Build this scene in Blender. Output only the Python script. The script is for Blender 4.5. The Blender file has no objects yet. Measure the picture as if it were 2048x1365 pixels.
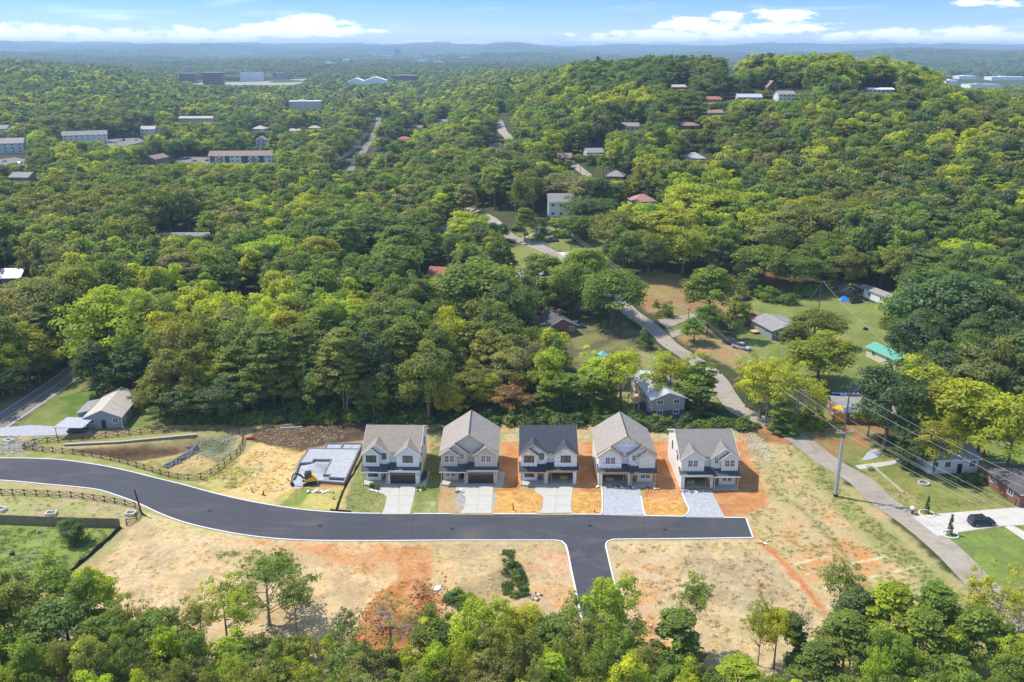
import bpy, bmesh, math, random, time
import numpy as np
from mathutils import Vector, Matrix
T0 = time.time()
random.seed(7)
RNG = np.random.default_rng(11)
rad = math.radians
sc = bpy.context.scene
COL = sc.collection

# ------------------------------------------------------------------ camera, sky, sun, exposure
CH = 83.0                       # height of the drone above the building plots
FPX = 1800.0
PITCH = math.atan(584 / 1800)
cam = bpy.data.cameras.new('camera')
cam.sensor_width = 36.0
cam.lens = 36.0 * FPX / 2048
cam.clip_start = 1.0
cam.clip_end = 60000.0
cam_o = bpy.data.objects.new('camera', cam)
COL.objects.link(cam_o)
cam_o.location = (0, 0, CH)
cam_o.rotation_euler = (math.pi / 2 - PITCH, 0, 0)
sc.camera = cam_o

SUN_DIR = Vector((6.3, -2.8, -10.6)).normalized()      # the way the light travels
SUN_EL = math.asin(-SUN_DIR.z)
world = bpy.data.worlds.new('World')
sc.world = world
world.use_nodes = True
WT = world.node_tree
WT.nodes.clear()

def wn(t, **k):
    n = WT.nodes.new(t)
    for a, b in k.items():
        setattr(n, a, b)
    return n

def wm(op, a, b=None, c=None, clamp=False):
    n = WT.nodes.new('ShaderNodeMath')
    n.operation = op
    n.use_clamp = clamp
    for i, v in enumerate((a, b, c)):
        if v is None:
            continue
        if isinstance(v, (int, float)):
            n.inputs[i].default_value = v
        else:
            WT.links.new(v, n.inputs[i])
    return n.outputs[0]

sky = wn('ShaderNodeTexSky', sky_type='NISHITA')
sky.sun_disc = False
sky.sun_elevation = SUN_EL
sky.sun_rotation = math.atan2(-SUN_DIR.x, -SUN_DIR.y)
sky.altitude = 300
sky.air_density = 1.0
sky.dust_density = 0.3
sky.ozone_density = 2.5
SKY_STR = 0.15
gm = wn('ShaderNodeGamma')
gm.inputs[1].default_value = 1.0
WT.links.new(sky.outputs[0], gm.inputs[0])
tc = wn('ShaderNodeTexCoord')
sep = wn('ShaderNodeSeparateXYZ')
WT.links.new(tc.outputs['Generated'], sep.inputs[0])
dx, dy, dz = sep.outputs
hyp = wm('SQRT', wm('ADD', wm('MULTIPLY', dx, dx), wm('MULTIPLY', dy, dy)))
az = wm('ARCTAN2', dx, dy)
el = wm('ARCTAN2', dz, hyp)
# the blue deepens quickly above the horizon, all the way round
tint = wn('ShaderNodeValToRGB')
tr = tint.color_ramp
tr.elements[0].position = 0.0
tr.elements[0].color = (0.58, 0.63, 0.80, 1)
tr.elements[1].position = 1.0
tr.elements[1].color = (0.98, 0.99, 1.0, 1)
e = tr.elements.new(0.25); e.color = (0.28, 0.40, 0.78, 1)
e = tr.elements.new(0.55); e.color = (0.15, 0.28, 0.72, 1)
WT.links.new(wm('MULTIPLY', el, 10.0, clamp=True), tint.inputs[0])
mulc = wn('ShaderNodeMixRGB', blend_type='MULTIPLY')
mulc.inputs[0].default_value = 1.0
WT.links.new(gm.outputs[0], mulc.inputs[1])
WT.links.new(tint.outputs[0], mulc.inputs[2])
# clouds: cumulus banks near the horizon, thin streaks higher up
cv = wn('ShaderNodeCombineXYZ')
WT.links.new(wm('MULTIPLY', az, 1.0), cv.inputs[0])
WT.links.new(wm('MULTIPLY', el, 2.6), cv.inputs[1])
def wnoise(scale, detail, rough, src, dist=0.0):
    n = wn('ShaderNodeTexNoise')
    n.inputs['Scale'].default_value = scale
    n.inputs['Detail'].default_value = detail
    n.inputs['Roughness'].default_value = rough
    n.inputs['Distortion'].default_value = dist
    WT.links.new(src, n.inputs['Vector'])
    return n.outputs['Fac']
n1 = wnoise(38, 6, 0.62, cv.outputs[0])
n2 = wnoise(9, 3, 0.5, cv.outputs[0])
edge = wm('ADD', wm('MULTIPLY', wm('SUBTRACT', n1, 0.5), 3.0), wm('MULTIPLY', wm('SUBTRACT', n2, 0.5), 1.0))
CLOUDS = [  # azimuth px, row px, half width px, half height px, strength (photo coordinates of the bank)
    (600, 62, 125, 11, 1.0), (612, 42, 48, 13, 1.0), (530, 53, 50, 9, .9), (675, 48, 40, 6, .6),
    (60, 70, 150, 15, .9), (230, 75, 130, 12, .82), (380, 72, 120, 14, .9), (150, 64, 40, 8, .6),
    (1330, 72, 160, 10, 1.0), (1400, 50, 70, 18, 1.0), (1440, 38, 45, 11, .8), (1230, 80, 90, 6, .8),
    (1560, 52, 90, 12, 1.0), (1560, 34, 55, 12, 1.0), (1680, 75, 50, 7, .85), (1560, 88, 70, 5, .5),
    (1830, 72, 100, 11, .9), (1960, 73, 140, 15, .95), (1975, 8, 55, 6, .8),
    (880, 88, 110, 6, .8), (1100, 86, 90, 5, .7), (-250, 66, 200, 16, 1.0), (2350, 60, 220, 18, 1.0)]
mask = None
for cx, cy, rx, ry, s in CLOUDS:
    dyy = 682.5 - cy
    Y = FPX * math.cos(PITCH) + dyy * math.sin(PITCH)
    Z = -FPX * math.sin(PITCH) + dyy * math.cos(PITCH)
    a0 = math.atan2(cx - 1024, Y)
    e0 = math.atan2(Z, math.hypot(Y, cx - 1024))
    ka, ke = FPX * 1.05 / rx, FPX * 1.05 / ry
    qa = wm('MULTIPLY', wm('SUBTRACT', az, a0), ka)
    qe = wm('MULTIPLY', wm('SUBTRACT', el, e0), ke)
    d = wm('ADD', wm('MULTIPLY', qa, qa), wm('MULTIPLY', qe, qe))
    f = wm('MULTIPLY', wm('SUBTRACT', 1.0, wm('MULTIPLY', d, 0.5)), s)
    mask = f if mask is None else wm('MAXIMUM', mask, f)
mask = wm('MAXIMUM', mask, -1.0)
c1 = wn('ShaderNodeMapRange', interpolation_type='SMOOTHSTEP')
c1.inputs[1].default_value = 0.16
c1.inputs[2].default_value = 0.80
WT.links.new(wm('ADD', mask, edge), c1.inputs[0])
# streaks
cs = wn('ShaderNodeCombineXYZ')
WT.links.new(wm('ADD', wm('MULTIPLY', az, 1.0), wm('MULTIPLY', el, 3.0)), cs.inputs[0])
WT.links.new(wm('ADD', wm('MULTIPLY', el, 12.0), wm('MULTIPLY', az, -0.6)), cs.inputs[1])
n3 = wnoise(5.5, 5, 0.55, cs.outputs[0], 0.6)
c2 = wn('ShaderNodeMapRange', interpolation_type='SMOOTHSTEP')
c2.inputs[1].default_value = 0.52
c2.inputs[2].default_value = 0.85
c2.inputs[4].default_value = 0.5
WT.links.new(n3, c2.inputs[0])
cl = wm('MAXIMUM', wm('MULTIPLY', c1.outputs[0], 0.93), c2.outputs[0])
cl = wm('MULTIPLY', cl, wm('GREATER_THAN', el, -0.01))
ccol = wn('ShaderNodeValToRGB')
ccol.color_ramp.elements[0].color = (4.9, 5.2, 5.9, 1)
ccol.color_ramp.elements[1].color = (5.8, 5.8, 5.9, 1)
WT.links.new(wm('MULTIPLY', wm('ADD', n1, wm('MULTIPLY', el, 4.0)), 1.0, clamp=True), ccol.inputs[0])
mixc = wn('ShaderNodeMixRGB')
WT.links.new(cl, mixc.inputs[0])
WT.links.new(mulc.outputs[0], mixc.inputs[1])
WT.links.new(ccol.outputs[0], mixc.inputs[2])
bg = wn('ShaderNodeBackground')
bg.inputs[1].default_value = SKY_STR
WT.links.new(mixc.outputs[0], bg.inputs[0])
wo = wn('ShaderNodeOutputWorld')
WT.links.new(bg.outputs[0], wo.inputs[0])

sun = bpy.data.lights.new('sun', 'SUN')
sun.energy = 3.0
sun.angle = rad(0.53)
sun.color = (1.0, 0.95, 0.86)
sun_o = bpy.data.objects.new('sun', sun)
COL.objects.link(sun_o)
sun_o.rotation_euler = SUN_DIR.to_track_quat('-Z', 'Y').to_euler()
sun_o.location = (-60, 60, 200)

sc.view_settings.view_transform = 'Standard'
sc.view_settings.look = 'None'
sc.view_settings.exposure = 1.08
sc.view_settings.gamma = 1.0
sc.view_settings.use_curve_mapping = False
sc.render.engine = 'CYCLES'
cy = sc.cycles
cy.use_denoising = True
cy.max_bounces = 6
cy.diffuse_bounces = 4
cy.glossy_bounces = 2
cy.transmission_bounces = 3
cy.volume_bounces = 0
cy.transparent_max_bounces = 4
cy.caustics_reflective = False
cy.caustics_refractive = False

# ------------------------------------------------------------------ numpy noise
def _h(ix, iy, seed):
    n = (ix.astype(np.int64) * 374761393 + iy.astype(np.int64) * 668265263 + seed * 1274126177) & 0x7fffffff
    n = ((n ^ (n >> 13)) * 1274126177) & 0x7fffffff
    n = n ^ (n >> 16)
    return (n & 0xffff) / 65535.0

def vnoise(x, y, seed=0):
    x = np.asarray(x, float); y = np.asarray(y, float)
    ix = np.floor(x); iy = np.floor(y)
    fx = x - ix; fy = y - iy
    fx = fx * fx * (3 - 2 * fx); fy = fy * fy * (3 - 2 * fy)
    a = _h(ix, iy, seed); b = _h(ix + 1, iy, seed); c = _h(ix, iy + 1, seed); d = _h(ix + 1, iy + 1, seed)
    return (a * (1 - fx) + b * fx) * (1 - fy) + (c * (1 - fx) + d * fx) * fy

def fbm(x, y, seed=0, o=4):
    s = 0; a = 0.5; t = 0
    for i in range(o):
        s = s + a * vnoise(x, y, seed + i * 17); t += a
        x = np.asarray(x) * 2.03 + 5.1; y = np.asarray(y) * 2.03 + 1.7; a *= 0.5
    return s / t

def sstep(a, b, x):
    t = np.clip((np.asarray(x, float) - a) / (b - a), 0, 1)
    return t * t * (3 - 2 * t)

# ------------------------------------------------------------------ a pixel of the photograph -> a place on the ground
SP, CP = math.sin(PITCH), math.cos(PITCH)
def ray(px, py):
    a, b = px - 1024.0, 682.5 - py
    return a, FPX * CP + b * SP, -FPX * SP + b * CP

def P(px, py, z=0.0):
    x, y, zz = ray(px, py)
    t = (z - CH) / zz
    return (x * t, y * t)

def PP(poly, z=0.0):
    return np.array([P(a, b, z) for a, b in poly])

def proj(X, Y, Z):
    d = Y * CP - (Z - CH) * SP
    u = X; v = Y * SP + (Z - CH) * CP
    return 1024 + FPX * u / d, 682.5 - FPX * v / d, d

def sdf(poly, X, Y):
    """signed distance to a polygon, negative inside"""
    X = np.asarray(X, float); Y = np.asarray(Y, float)
    best = np.full(X.shape, 1e18)
    ins = np.zeros(X.shape, bool)
    n = len(poly)
    for i in range(n):
        ax, ay = poly[i]; bx, by = poly[(i + 1) % n]
        ex, ey = bx - ax, by - ay
        L = ex * ex + ey * ey + 1e-12
        t = np.clip(((X - ax) * ex + (Y - ay) * ey) / L, 0, 1)
        d = (X - ax - t * ex) ** 2 + (Y - ay - t * ey) ** 2
        best = np.minimum(best, d)
        if abs(ey) > 1e-9:
            c = ((ay > Y) != (by > Y)) & (X < ex * (Y - ay) / ey + ax)
            ins ^= c
    d = np.sqrt(best)
    return np.where(ins, -d, d)

def pldist(pl, X, Y):
    X = np.asarray(X, float); Y = np.asarray(Y, float)
    best = np.full(X.shape, 1e18)
    for (ax, ay), (bx, by) in zip(pl[:-1], pl[1:]):
        ex, ey = bx - ax, by - ay
        L = ex * ex + ey * ey + 1e-12
        t = np.clip(((X - ax) * ex + (Y - ay) * ey) / L, 0, 1)
        best = np.minimum(best, (X - ax - t * ex) ** 2 + (Y - ay - t * ey) ** 2)
    return np.sqrt(best)

# ------------------------------------------------------------------ the lie of the land
TU = np.array([-.75, -.55, -.44, -.36, -.28, -.2, -.1, 0, .08, .16, .26, .36, .46, .56, .75])
TY = np.array([230, 300, 400, 500, 600, 800, 1100, 1500, 2200, 3000, 4500, 6500, 9000, 14000, 22000.])
TZ = np.array([
    [0, 0, 0, 0, 2, 5, 12, 33, 46, 20, 25, 60, 96, 150, 100],
    [0, 0, 0, 0, 2, 5, 12, 32, 42, 20, 25, 55, 98, 165, 100],
    [0, 0, 0, 0, 0, 4, 12, 26, 30, 10, 20, 50, 97, 150, 100],
    [0, 0, 0, 0, 0, 2, 4, 6, 6, 0, 20, 50, 104, 120, 100],
    [0, 0, 0, 0, 0, 0, 0, 0, 0, 0, 25, 52, 102, 110, 100],
    [0, 0, 0, 0, 0, 0, 0, 0, 2, 4, 25, 50, 104, 110, 100],
    [0, 0, 0, 3, 5, 5, 5, 5, 12, 8, 15, 35, 80, 110, 100],
    [0, 2, 10, 13, 14, 20, 28, 26, 20, 12, 15, 20, 78, 80, 80],
    [0, 2, 12, 20, 33, 50, 52, 34, 20, 15, 15, 20, 74, 80, 80],
    [0, 3, 13, 28, 42, 58, 54, 30, 15, 15, 15, 20, 65, 80, 80],
    [0, 0, 12, 32, 52, 60, 44, 20, 10, 10, 15, 20, 55, 90, 90],
    [0, 0, 13, 34, 56, 62, 40, 15, 5, 5, 15, 25, 55, 90, 90],
    [0, 1, 15, 36, 52, 46, 24, 6, 5, 5, 20, 70, 64, 90, 90],
    [0, 2, 18, 31, 32, 22, 8, 5, 5, 5, 25, 76, 74, 90, 90],
    [0, 5, 20, 28, 30, 20, 8, 5, 5, 5, 25, 72, 74, 90, 90]]).astype(float)

BASIN = PP([(112, 902), (392, 872), (468, 880), (476, 898), (440, 932), (388, 950), (330, 938), (200, 912)])
MOUND = PP([(790, 1165), (860, 1165), (876, 1245), (800, 1295), (730, 1290), (712, 1240), (745, 1195)])
MOUND2 = PP([(890, 1120), (1025, 1105), (1045, 1150), (1000, 1200), (900, 1205), (860, 1160)])

def T(x, y, fine=True):
    x = np.asarray(x, float); y = np.asarray(y, float)
    yy = np.maximum(y, 1.0)
    u = np.clip(x / yy, TU[0], TU[-1] - 1e-6)
    ly = np.log(np.clip(yy, TY[0], TY[-1] - 1))
    iu = np.clip(np.searchsorted(TU, u, 'right') - 1, 0, len(TU) - 2)
    LY = np.log(TY)
    iy = np.clip(np.searchsorted(LY, ly, 'right') - 1, 0, len(TY) - 2)
    fu = (u - TU[iu]) / (TU[iu + 1] - TU[iu]); fu = fu * fu * (3 - 2 * fu)
    fy = (ly - LY[iy]) / (LY[iy + 1] - LY[iy])
    z = (TZ[iu, iy] * (1 - fu) + TZ[iu + 1, iy] * fu) * (1 - fy) + (TZ[iu, iy + 1] * (1 - fu) + TZ[iu + 1, iy + 1] * fu) * fy
    k = sstep(1000, 2600, yy)
    z = z + k * (fbm(x / 1100 + 3, y / 1500, 5, 4) - 0.5) * 185 * sstep(2800, 7500, yy) + k * (fbm(x / 260, y / 260, 8, 3) - 0.5) * 16
    z = z + sstep(240, 420, yy) * (fbm(x / 60, y / 60, 3, 2) - 0.5) * 3.0
    z = np.minimum(z - 14 * sstep(5200, 8000, yy), 168)
    if fine:
        n = (y < 240)
        if np.any(n):
            xs = np.where(n, x, 0.0); ys = np.where(n, y, 150.0)
            z = z - np.where(n, 2.6 * sstep(0.0, -3.2, sdf(BASIN, xs, ys)), 0)
            d = sdf(MOUND, xs, ys)
            z = z + np.where(n, (2.1 + 1.2 * (fbm(xs * 1.6, ys * 1.6, 4, 3) - .5)) * sstep(0.6, -3.2, d), 0)
            d = sdf(MOUND2, xs, ys)
            z = z + np.where(n, (1.5 + 0.5 * (fbm(xs * .5, ys * .5, 14, 3) - .5)) * sstep(0.0, -4.0, d), 0)
    return z

TS = np.geomspace(70, 26000, 1500)
def G(px, py, dz=0.0):
    """first meeting of the line of sight with the ground (raised by dz)"""
    x, y, z = ray(px, py)
    t = TS / y
    X, Y, Z = x * t, y * t, CH + z * t
    below = Z < T(X, Y) + dz
    i = int(np.argmax(below))
    if not below[i] or i == 0:
        return float(X[-1]), float(Y[-1]), float(T(X[-1], Y[-1]))
    h0 = Z[i - 1] - T(X[i - 1], Y[i - 1]) - dz
    h1 = Z[i] - T(X[i], Y[i]) - dz
    f = h0 / (h0 - h1 + 1e-9)
    xx, yy = X[i - 1] + f * (X[i] - X[i - 1]), Y[i - 1] + f * (Y[i] - Y[i - 1])
    return float(xx), float(yy), float(T(xx, yy))

def GG(poly):
    return np.array([G(a, b)[:2] for a, b in poly])

# ------------------------------------------------------------------ materials
MATS = {}
class NT:
    def __init__(s, name):
        s.m = bpy.data.materials.new(name); s.m.use_nodes = True
        s.t = s.m.node_tree; s.t.nodes.clear()
        s.out = s.t.nodes.new('ShaderNodeOutputMaterial')
    def n(s, t, ins=None, **k):
        nd = s.t.nodes.new(t)
        for a, b in k.items():
            setattr(nd, a, b)
        for a, b in (ins or {}).items():
            s.set(nd, a, b)
        return nd
    def set(s, nd, a, b):
        i = nd.inputs[a]
        if isinstance(b, bpy.types.NodeSocket):
            s.t.links.new(b, i)
        elif isinstance(b, bpy.types.Node):
            s.t.links.new(b.outputs[0], i)
        else:
            if hasattr(i.default_value, '__len__') and len(b) == 3 and len(i.default_value) == 4:
                b = (*b, 1)
            i.default_value = b
    def noise(s, scale, detail=4, rough=.55, vec=None, dist=0):
        nd = s.n('ShaderNodeTexNoise', {'Scale': scale, 'Detail': detail, 'Roughness': rough, 'Distortion': dist})
        s.set(nd, 'Vector', vec if vec is not None else s.obj())
        return nd.outputs['Fac']
    def obj(s):
        if not hasattr(s, '_o'):
            s._o = s.n('ShaderNodeNewGeometry').outputs['Position']
        return s._o
    def local(s):
        if not hasattr(s, '_l'):
            s._l = s.n('ShaderNodeTexCoord').outputs['Object']
        return s._l
    def mapping(s, vec, scale):
        return s.n('ShaderNodeMapping', {'Vector': vec, 'Scale': scale}).outputs[0]
    def ramp(s, fac, a, b, lo=0.0, hi=1.0):
        nd = s.n('ShaderNodeMapRange', {0: fac, 1: a, 2: b, 3: lo, 4: hi})
        return nd.outputs[0]
    def mix(s, f, a, b, mode='MIX'):
        return s.n('ShaderNodeMixRGB', {0: f, 1: a, 2: b}, blend_type=mode).outputs[0]
    def math(s, op, a, b=0.0):
        return s.n('ShaderNodeMath', {0: a, 1: b}, operation=op).outputs[0]
    def mul(s, col, fac):
        c = s.n('ShaderNodeCombineColor', {0: fac, 1: fac, 2: fac}).outputs[0]
        return s.mix(1.0, col, c, 'MULTIPLY')
    def bsdf(s, col, rough=.8, metal=0, bump=None, bs=.3, bd=.05, spec=.3):
        b = s.n('ShaderNodeBsdfPrincipled', {'Base Color': col, 'Roughness': rough, 'Metallic': metal, 'Specular IOR Level': spec})
        if bump is not None:
            bn = s.n('ShaderNodeBump', {'Strength': bs, 'Distance': bd, 'Height': bump})
            s.set(b, 'Normal', bn.outputs[0])
        s.t.links.new(b.outputs[0], s.out.inputs[0])
        return s.m

def simple(name, col, rough=.7, var=.18, scale=2.0, metal=0, spec=.3, bs=.2, local=True):
    if name in MATS:
        return MATS[name]
    m = NT(name)
    v = m.local() if local else m.obj()
    f = m.noise(scale, 5, .6, v)
    f2 = m.noise(scale * 7, 3, .6, v)
    k = m.math('ADD', m.ramp(f, .25, .75, 1 - var, 1 + var), m.ramp(f2, .3, .7, -var * .4, var * .4))
    MATS[name] = m.bsdf(m.mul(col, k), rough, metal, bump=f2, bs=bs, bd=.02, spec=spec)
    return MATS[name]

def striped(name, col, period, depth, rough=.7, axis='Z', var=.08, dark=.55):
    """boards, laps, metal ribs: fine relief at a regular pitch"""
    m = NT(name)
    v = m.local()
    sp = m.n('ShaderNodeSeparateXYZ', {0: v})
    c = sp.outputs['XYZ'.index(axis)]
    fr = m.math('FRACT', m.math('DIVIDE', c, period))
    line = m.ramp(fr, 0.0, .12, dark, 1.0)
    f = m.noise(1.5, 4, .6, v)
    k = m.math('MULTIPLY', line, m.ramp(f, .25, .75, 1 - var, 1 + var))
    MATS[name] = m.bsdf(m.mul(col, k), rough, bump=fr, bs=.5, bd=depth)
    return MATS[name]

def shingle(name, col, var=.22):
    m = NT(name)
    v = m.local()
    br = m.n('ShaderNodeTexBrick', {'Vector': v, 'Color1': (1, 1, 1), 'Color2': (.72, .72, .74), 'Mortar': (.55, .55, .55),
             'Scale': 1.0, 'Mortar Size': .012, 'Brick Width': .45, 'Row Height': .16}, offset=.37)
    f = m.noise(1.2, 5, .65, v)
    f2 = m.noise(14, 2, .5, v)
    k = m.math('MULTIPLY', m.ramp(f, .25, .75, 1 - var * .6, 1 + var * .6), m.ramp(f2, .3, .7, 1 - var, 1 + var))
    c = m.mix(.55, col, m.mix(1.0, col, br.outputs[0], 'MULTIPLY'))
    MATS[name] = m.bsdf(m.mul(c, k), .9, bump=f2, bs=.3, bd=.03)
    return MATS[name]

# ------------------------------------------------------------------ mesh building
class MB:
    def __init__(s):
        s.v = []; s.f = []; s.m = []
    def add(s, vs, fs, mi=0):
        o = len(s.v)
        s.v += [tuple(map(float, p)) for p in vs]
        for f in fs:
            s.f.append(tuple(i + o for i in f)); s.m.append(mi)
        return s
    def box(s, x0, x1, y0, y1, z0, z1, mi=0):
        if x0 > x1: x0, x1 = x1, x0
        vs = [(x, y, z) for z in (z0, z1) for y in (y0, y1) for x in (x0, x1)]
        return s.add(vs, [(0, 2, 3, 1), (4, 5, 7, 6), (0, 1, 5, 4), (2, 6, 7, 3), (0, 4, 6, 2), (1, 3, 7, 5)], mi)
    def prism(s, poly, axis, a0, a1, mi=0):
        """polygon (2-D) swept along an axis: 'x' -> (y,z), 'y' -> (x,z), 'z' -> (x,y)"""
        n = len(poly)
        def pt(p, a):
            return {'x': (a, p[0], p[1]), 'y': (p[0], a, p[1]), 'z': (p[0], p[1], a)}[axis]
        vs = [pt(p, a0) for p in poly] + [pt(p, a1) for p in poly]
        fs = [tuple(range(n))[::-1], tuple(range(n, 2 * n))] + [(i, (i + 1) % n, n + (i + 1) % n, n + i) for i in range(n)]
        return s.add(vs, fs, mi)
    def slab(s, quad, th, mi=0):
        """a flat piece with the given top corners and thickness straight down"""
        n = len(quad)
        vs = list(quad) + [(a, b, c - th) for a, b, c in quad]
        fs = [tuple(range(n)), tuple(range(n, 2 * n))[::-1]] + [(i, n + i, n + (i + 1) % n, (i + 1) % n) for i in range(n)]
        return s.add(vs, fs, mi)
    def tube(s, pts, rs, n=6, mi=0, cap=True):
        pts = [Vector(p) for p in pts]
        if isinstance(rs, (int, float)):
            rs = [rs] * len(pts)
        rings = []
        for i, p in enumerate(pts):
            d = (pts[min(i + 1, len(pts) - 1)] - pts[max(i - 1, 0)]).normalized()
            a = d.cross(Vector((0, 0, 1)))
            if a.length < .05:
                a = d.cross(Vector((0, 1, 0)))
            a.normalize(); b = d.cross(a)
            rings.append([p + (a * math.cos(2 * math.pi * k / n) + b * math.sin(2 * math.pi * k / n)) * rs[i] for k in range(n)])
        vs = [v for r in rings for v in r]
        fs = [(i * n + k, i * n + (k + 1) % n, (i + 1) * n + (k + 1) % n, (i + 1) * n + k) for i in range(len(pts) - 1) for k in range(n)]
        if cap:
            fs += [tuple(range(n))[::-1], tuple(range((len(pts) - 1) * n, len(pts) * n))]
        return s.add(vs, fs, mi)
    def mesh(s, name, mats, smooth=False, recalc=True):
        me = bpy.data.meshes.new(name)
        me.from_pydata(s.v, [], s.f)
        for m in (mats if isinstance(mats, (list, tuple)) else [mats]):
            me.materials.append(m)
        if any(s.m):
            me.polygons.foreach_set('material_index', s.m)
        if recalc:
            bm = bmesh.new(); bm.from_mesh(me)
            bmesh.ops.recalc_face_normals(bm, faces=bm.faces)
            bm.to_mesh(me); bm.free()
        if smooth:
            me.polygons.foreach_set('use_smooth', [True] * len(me.polygons))
        me.update()
        return me
    def build(s, name, mats, parent=None, **k):
        return link(name, s.mesh(name, mats, **k), parent)

def link(name, me, parent=None, loc=None):
    o = bpy.data.objects.new(name, me)
    COL.objects.link(o)
    if parent is not None:
        o.parent = parent
    if loc is not None:
        o.location = loc
    return o

LABELS = set()
def tag(o, label=None, cat=None, group=None, kind=None):
    if label:
        o['label'] = label
    if cat: o['category'] = cat
    if group: o['group'] = group
    if kind: o['kind'] = kind
    return o

def thing(name, label, cat, loc=(0, 0, 0), rz=0.0, group=None):
    o = bpy.data.objects.new(name, None)
    o.empty_display_size = .3
    COL.objects.link(o)
    o.location = loc
    o.rotation_euler = (0, 0, rz)
    return tag(o, label, cat, group)

def np_mesh(name, V, F, mats, attrs=None, smooth=False):
    """V (n,3), F (m,k) with k 3 or 4"""
    me = bpy.data.meshes.new(name)
    V = np.ascontiguousarray(V, np.float32); F = np.ascontiguousarray(F, np.int32)
    k = F.shape[1]
    me.vertices.add(len(V)); me.vertices.foreach_set('co', V.ravel())
    me.loops.add(F.size); me.loops.foreach_set('vertex_index', F.ravel())
    me.polygons.add(len(F)); me.polygons.foreach_set('loop_start', np.arange(0, F.size, k, dtype=np.int32))
    if smooth:
        me.polygons.foreach_set('use_smooth', np.ones(len(F), bool))
    for m in (mats if isinstance(mats, (list, tuple)) else [mats]):
        me.materials.append(m)
    for an, (ty, dat) in (attrs or {}).items():
        at = me.attributes.new(an, ty, 'POINT')
        key = {'FLOAT': 'value', 'FLOAT_COLOR': 'color', 'FLOAT_VECTOR': 'vector', 'INT': 'value'}[ty]
        at.data.foreach_set(key, np.ascontiguousarray(dat, np.float32 if ty != 'INT' else np.int32).ravel())
    me.update(calc_edges=True)
    me.validate()
    return me
# ------------------------------------------------------------------ roads in plan
def cr(pts, step=1.5):
    """smooth a polyline (world) and resample it"""
    pts = [np.array(p, float) for p in pts]
    q = [2 * pts[0] - pts[1]] + pts + [2 * pts[-1] - pts[-2]]
    out = []
    for i in range(1, len(q) - 2):
        p0, p1, p2, p3 = q[i - 1:i + 3]
        n = max(1, int(np.linalg.norm(p2 - p1) / step))
        for k in range(n):
            t = k / n
            out.append(.5 * ((2 * p1) + (-p0 + p2) * t + (2 * p0 - 5 * p1 + 4 * p2 - p3) * t * t + (-p0 + 3 * p1 - 3 * p2 + p3) * t ** 3))
    out.append(pts[-1])
    return [tuple(p) for p in out]

def WP(l, z=0.0):
    return [P(a, b, z) for a, b in l]
UP_EDGE = [(-300, 925), (-120, 919), (0, 918), (61, 918.5), (123, 921.5), (172, 928), (215, 935), (265, 946), (308, 957), (369, 972), (431, 989), (492, 1003), (560, 1015), (618, 1022.5), (689, 1027.5), (761, 1029), (900, 1029.5), (1040, 1030)]
UP_EDGE2 = [(1040, 1030), (1203, 1031), (1290, 1033.5), (1369, 1035), (1448, 1037), (1491, 1037.5)]
LO_EDGE = [(-300, 965), (-120, 958), (0, 961), (92, 969), (185, 978), (225, 988), (277, 1007), (320, 1027), (369, 1045), (431, 1060), (508, 1073), (600, 1080.5), (740, 1082), (900, 1081), (1000, 1081), (1112, 1081)]
COR_L = [(1112, 1081), (1124, 1083), (1131, 1089), (1136, 1100), (1145, 1145), (1152, 1177), (1164, 1235), (1180, 1320)]
COR_R = [(1505, 1076), (1360, 1078), (1226, 1079.5), (1215, 1083), (1210, 1091), (1212, 1102), (1222, 1145), (1236, 1205), (1262, 1320)]
up = cr(WP(UP_EDGE)) + cr(WP(UP_EDGE2))[1:]
lo = cr(WP(LO_EDGE)) + cr(WP(COR_L), .7)[1:]
lo2 = cr(WP(COR_R), .7)
ROAD_POLY = up + lo2 + lo[::-1]
STREET_PX = [(2060, 1262), (1976, 1183), (1897, 1103), (1824, 1043), (1761, 1000), (1722, 963), (1655, 923), (1598, 880), (1540, 848), (1480, 822), (1453, 790), (1436, 762), (1408, 735), (1374, 712), (1340, 690), (1318, 668), (1292, 647), (1262, 626), (1238, 603), (1200, 572), (1150, 534), (1117, 514), (1097, 503), (1066, 490), (1022, 474), (1001, 457), (980, 440), (955, 428), (925, 420)]
street = cr([G(a, b)[:2] for a, b in STREET_PX], 2.0)
OLDROAD_PX = [(-260, 1010), (-120, 924), (0, 845), (97, 781), (145, 747), (200, 706)]
oldroad = cr([G(a, b)[:2] for a, b in OLDROAD_PX], 2.0)
FAR1 = cr([G(a, b)[:2] for a, b in [(668, 385), (700, 342), (726, 305), (745, 275), (756, 252), (757, 236)]], 6.0)
FAR2 = cr([G(a, b)[:2] for a, b in [(1035, 290), (1018, 278), (1006, 265), (1000, 250), (996, 240)]], 6.0)
FAR3 = cr([G(a, b)[:2] for a, b in [(1128, 320), (1160, 340), (1182, 358), (1205, 372)]], 5.0)

# ------------------------------------------------------------------ the ground, one sheet out to the horizon
us = np.linspace(-.98, .98, 600)
ys = [36.0]
while ys[-1] < 26000:
    y = ys[-1]
    ys.append(y * (1.03 if y < 84 else 1.0030 if y < 238 else 1.0095 if y < 1500 else 1.024))
ys = np.array(ys)
GX = us[None, :] * ys[:, None]; GY = np.repeat(ys[:, None], len(us), 1)
GZ = T(GX, GY)
C = np.zeros(GX.shape + (3,))
def c3(a): return np.array(a, float)
def two(x, y, a, b, s, seed, lo_=.38, hi_=.62):
    f = sstep(lo_, hi_, fbm(x / s, y / s, seed, 4))[..., None]
    return c3(a) * (1 - f) + c3(b) * f
# woodland floor everywhere first
C[:] = two(GX, GY, (.075, .060, .030), (.045, .062, .018), 7, 31)
fw = sstep(700, 1500, GY)[..., None]
C = C * (1 - fw) + two(GX, GY, (.040, .062, .020), (.070, .085, .025), 60, 33) * fw

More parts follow.
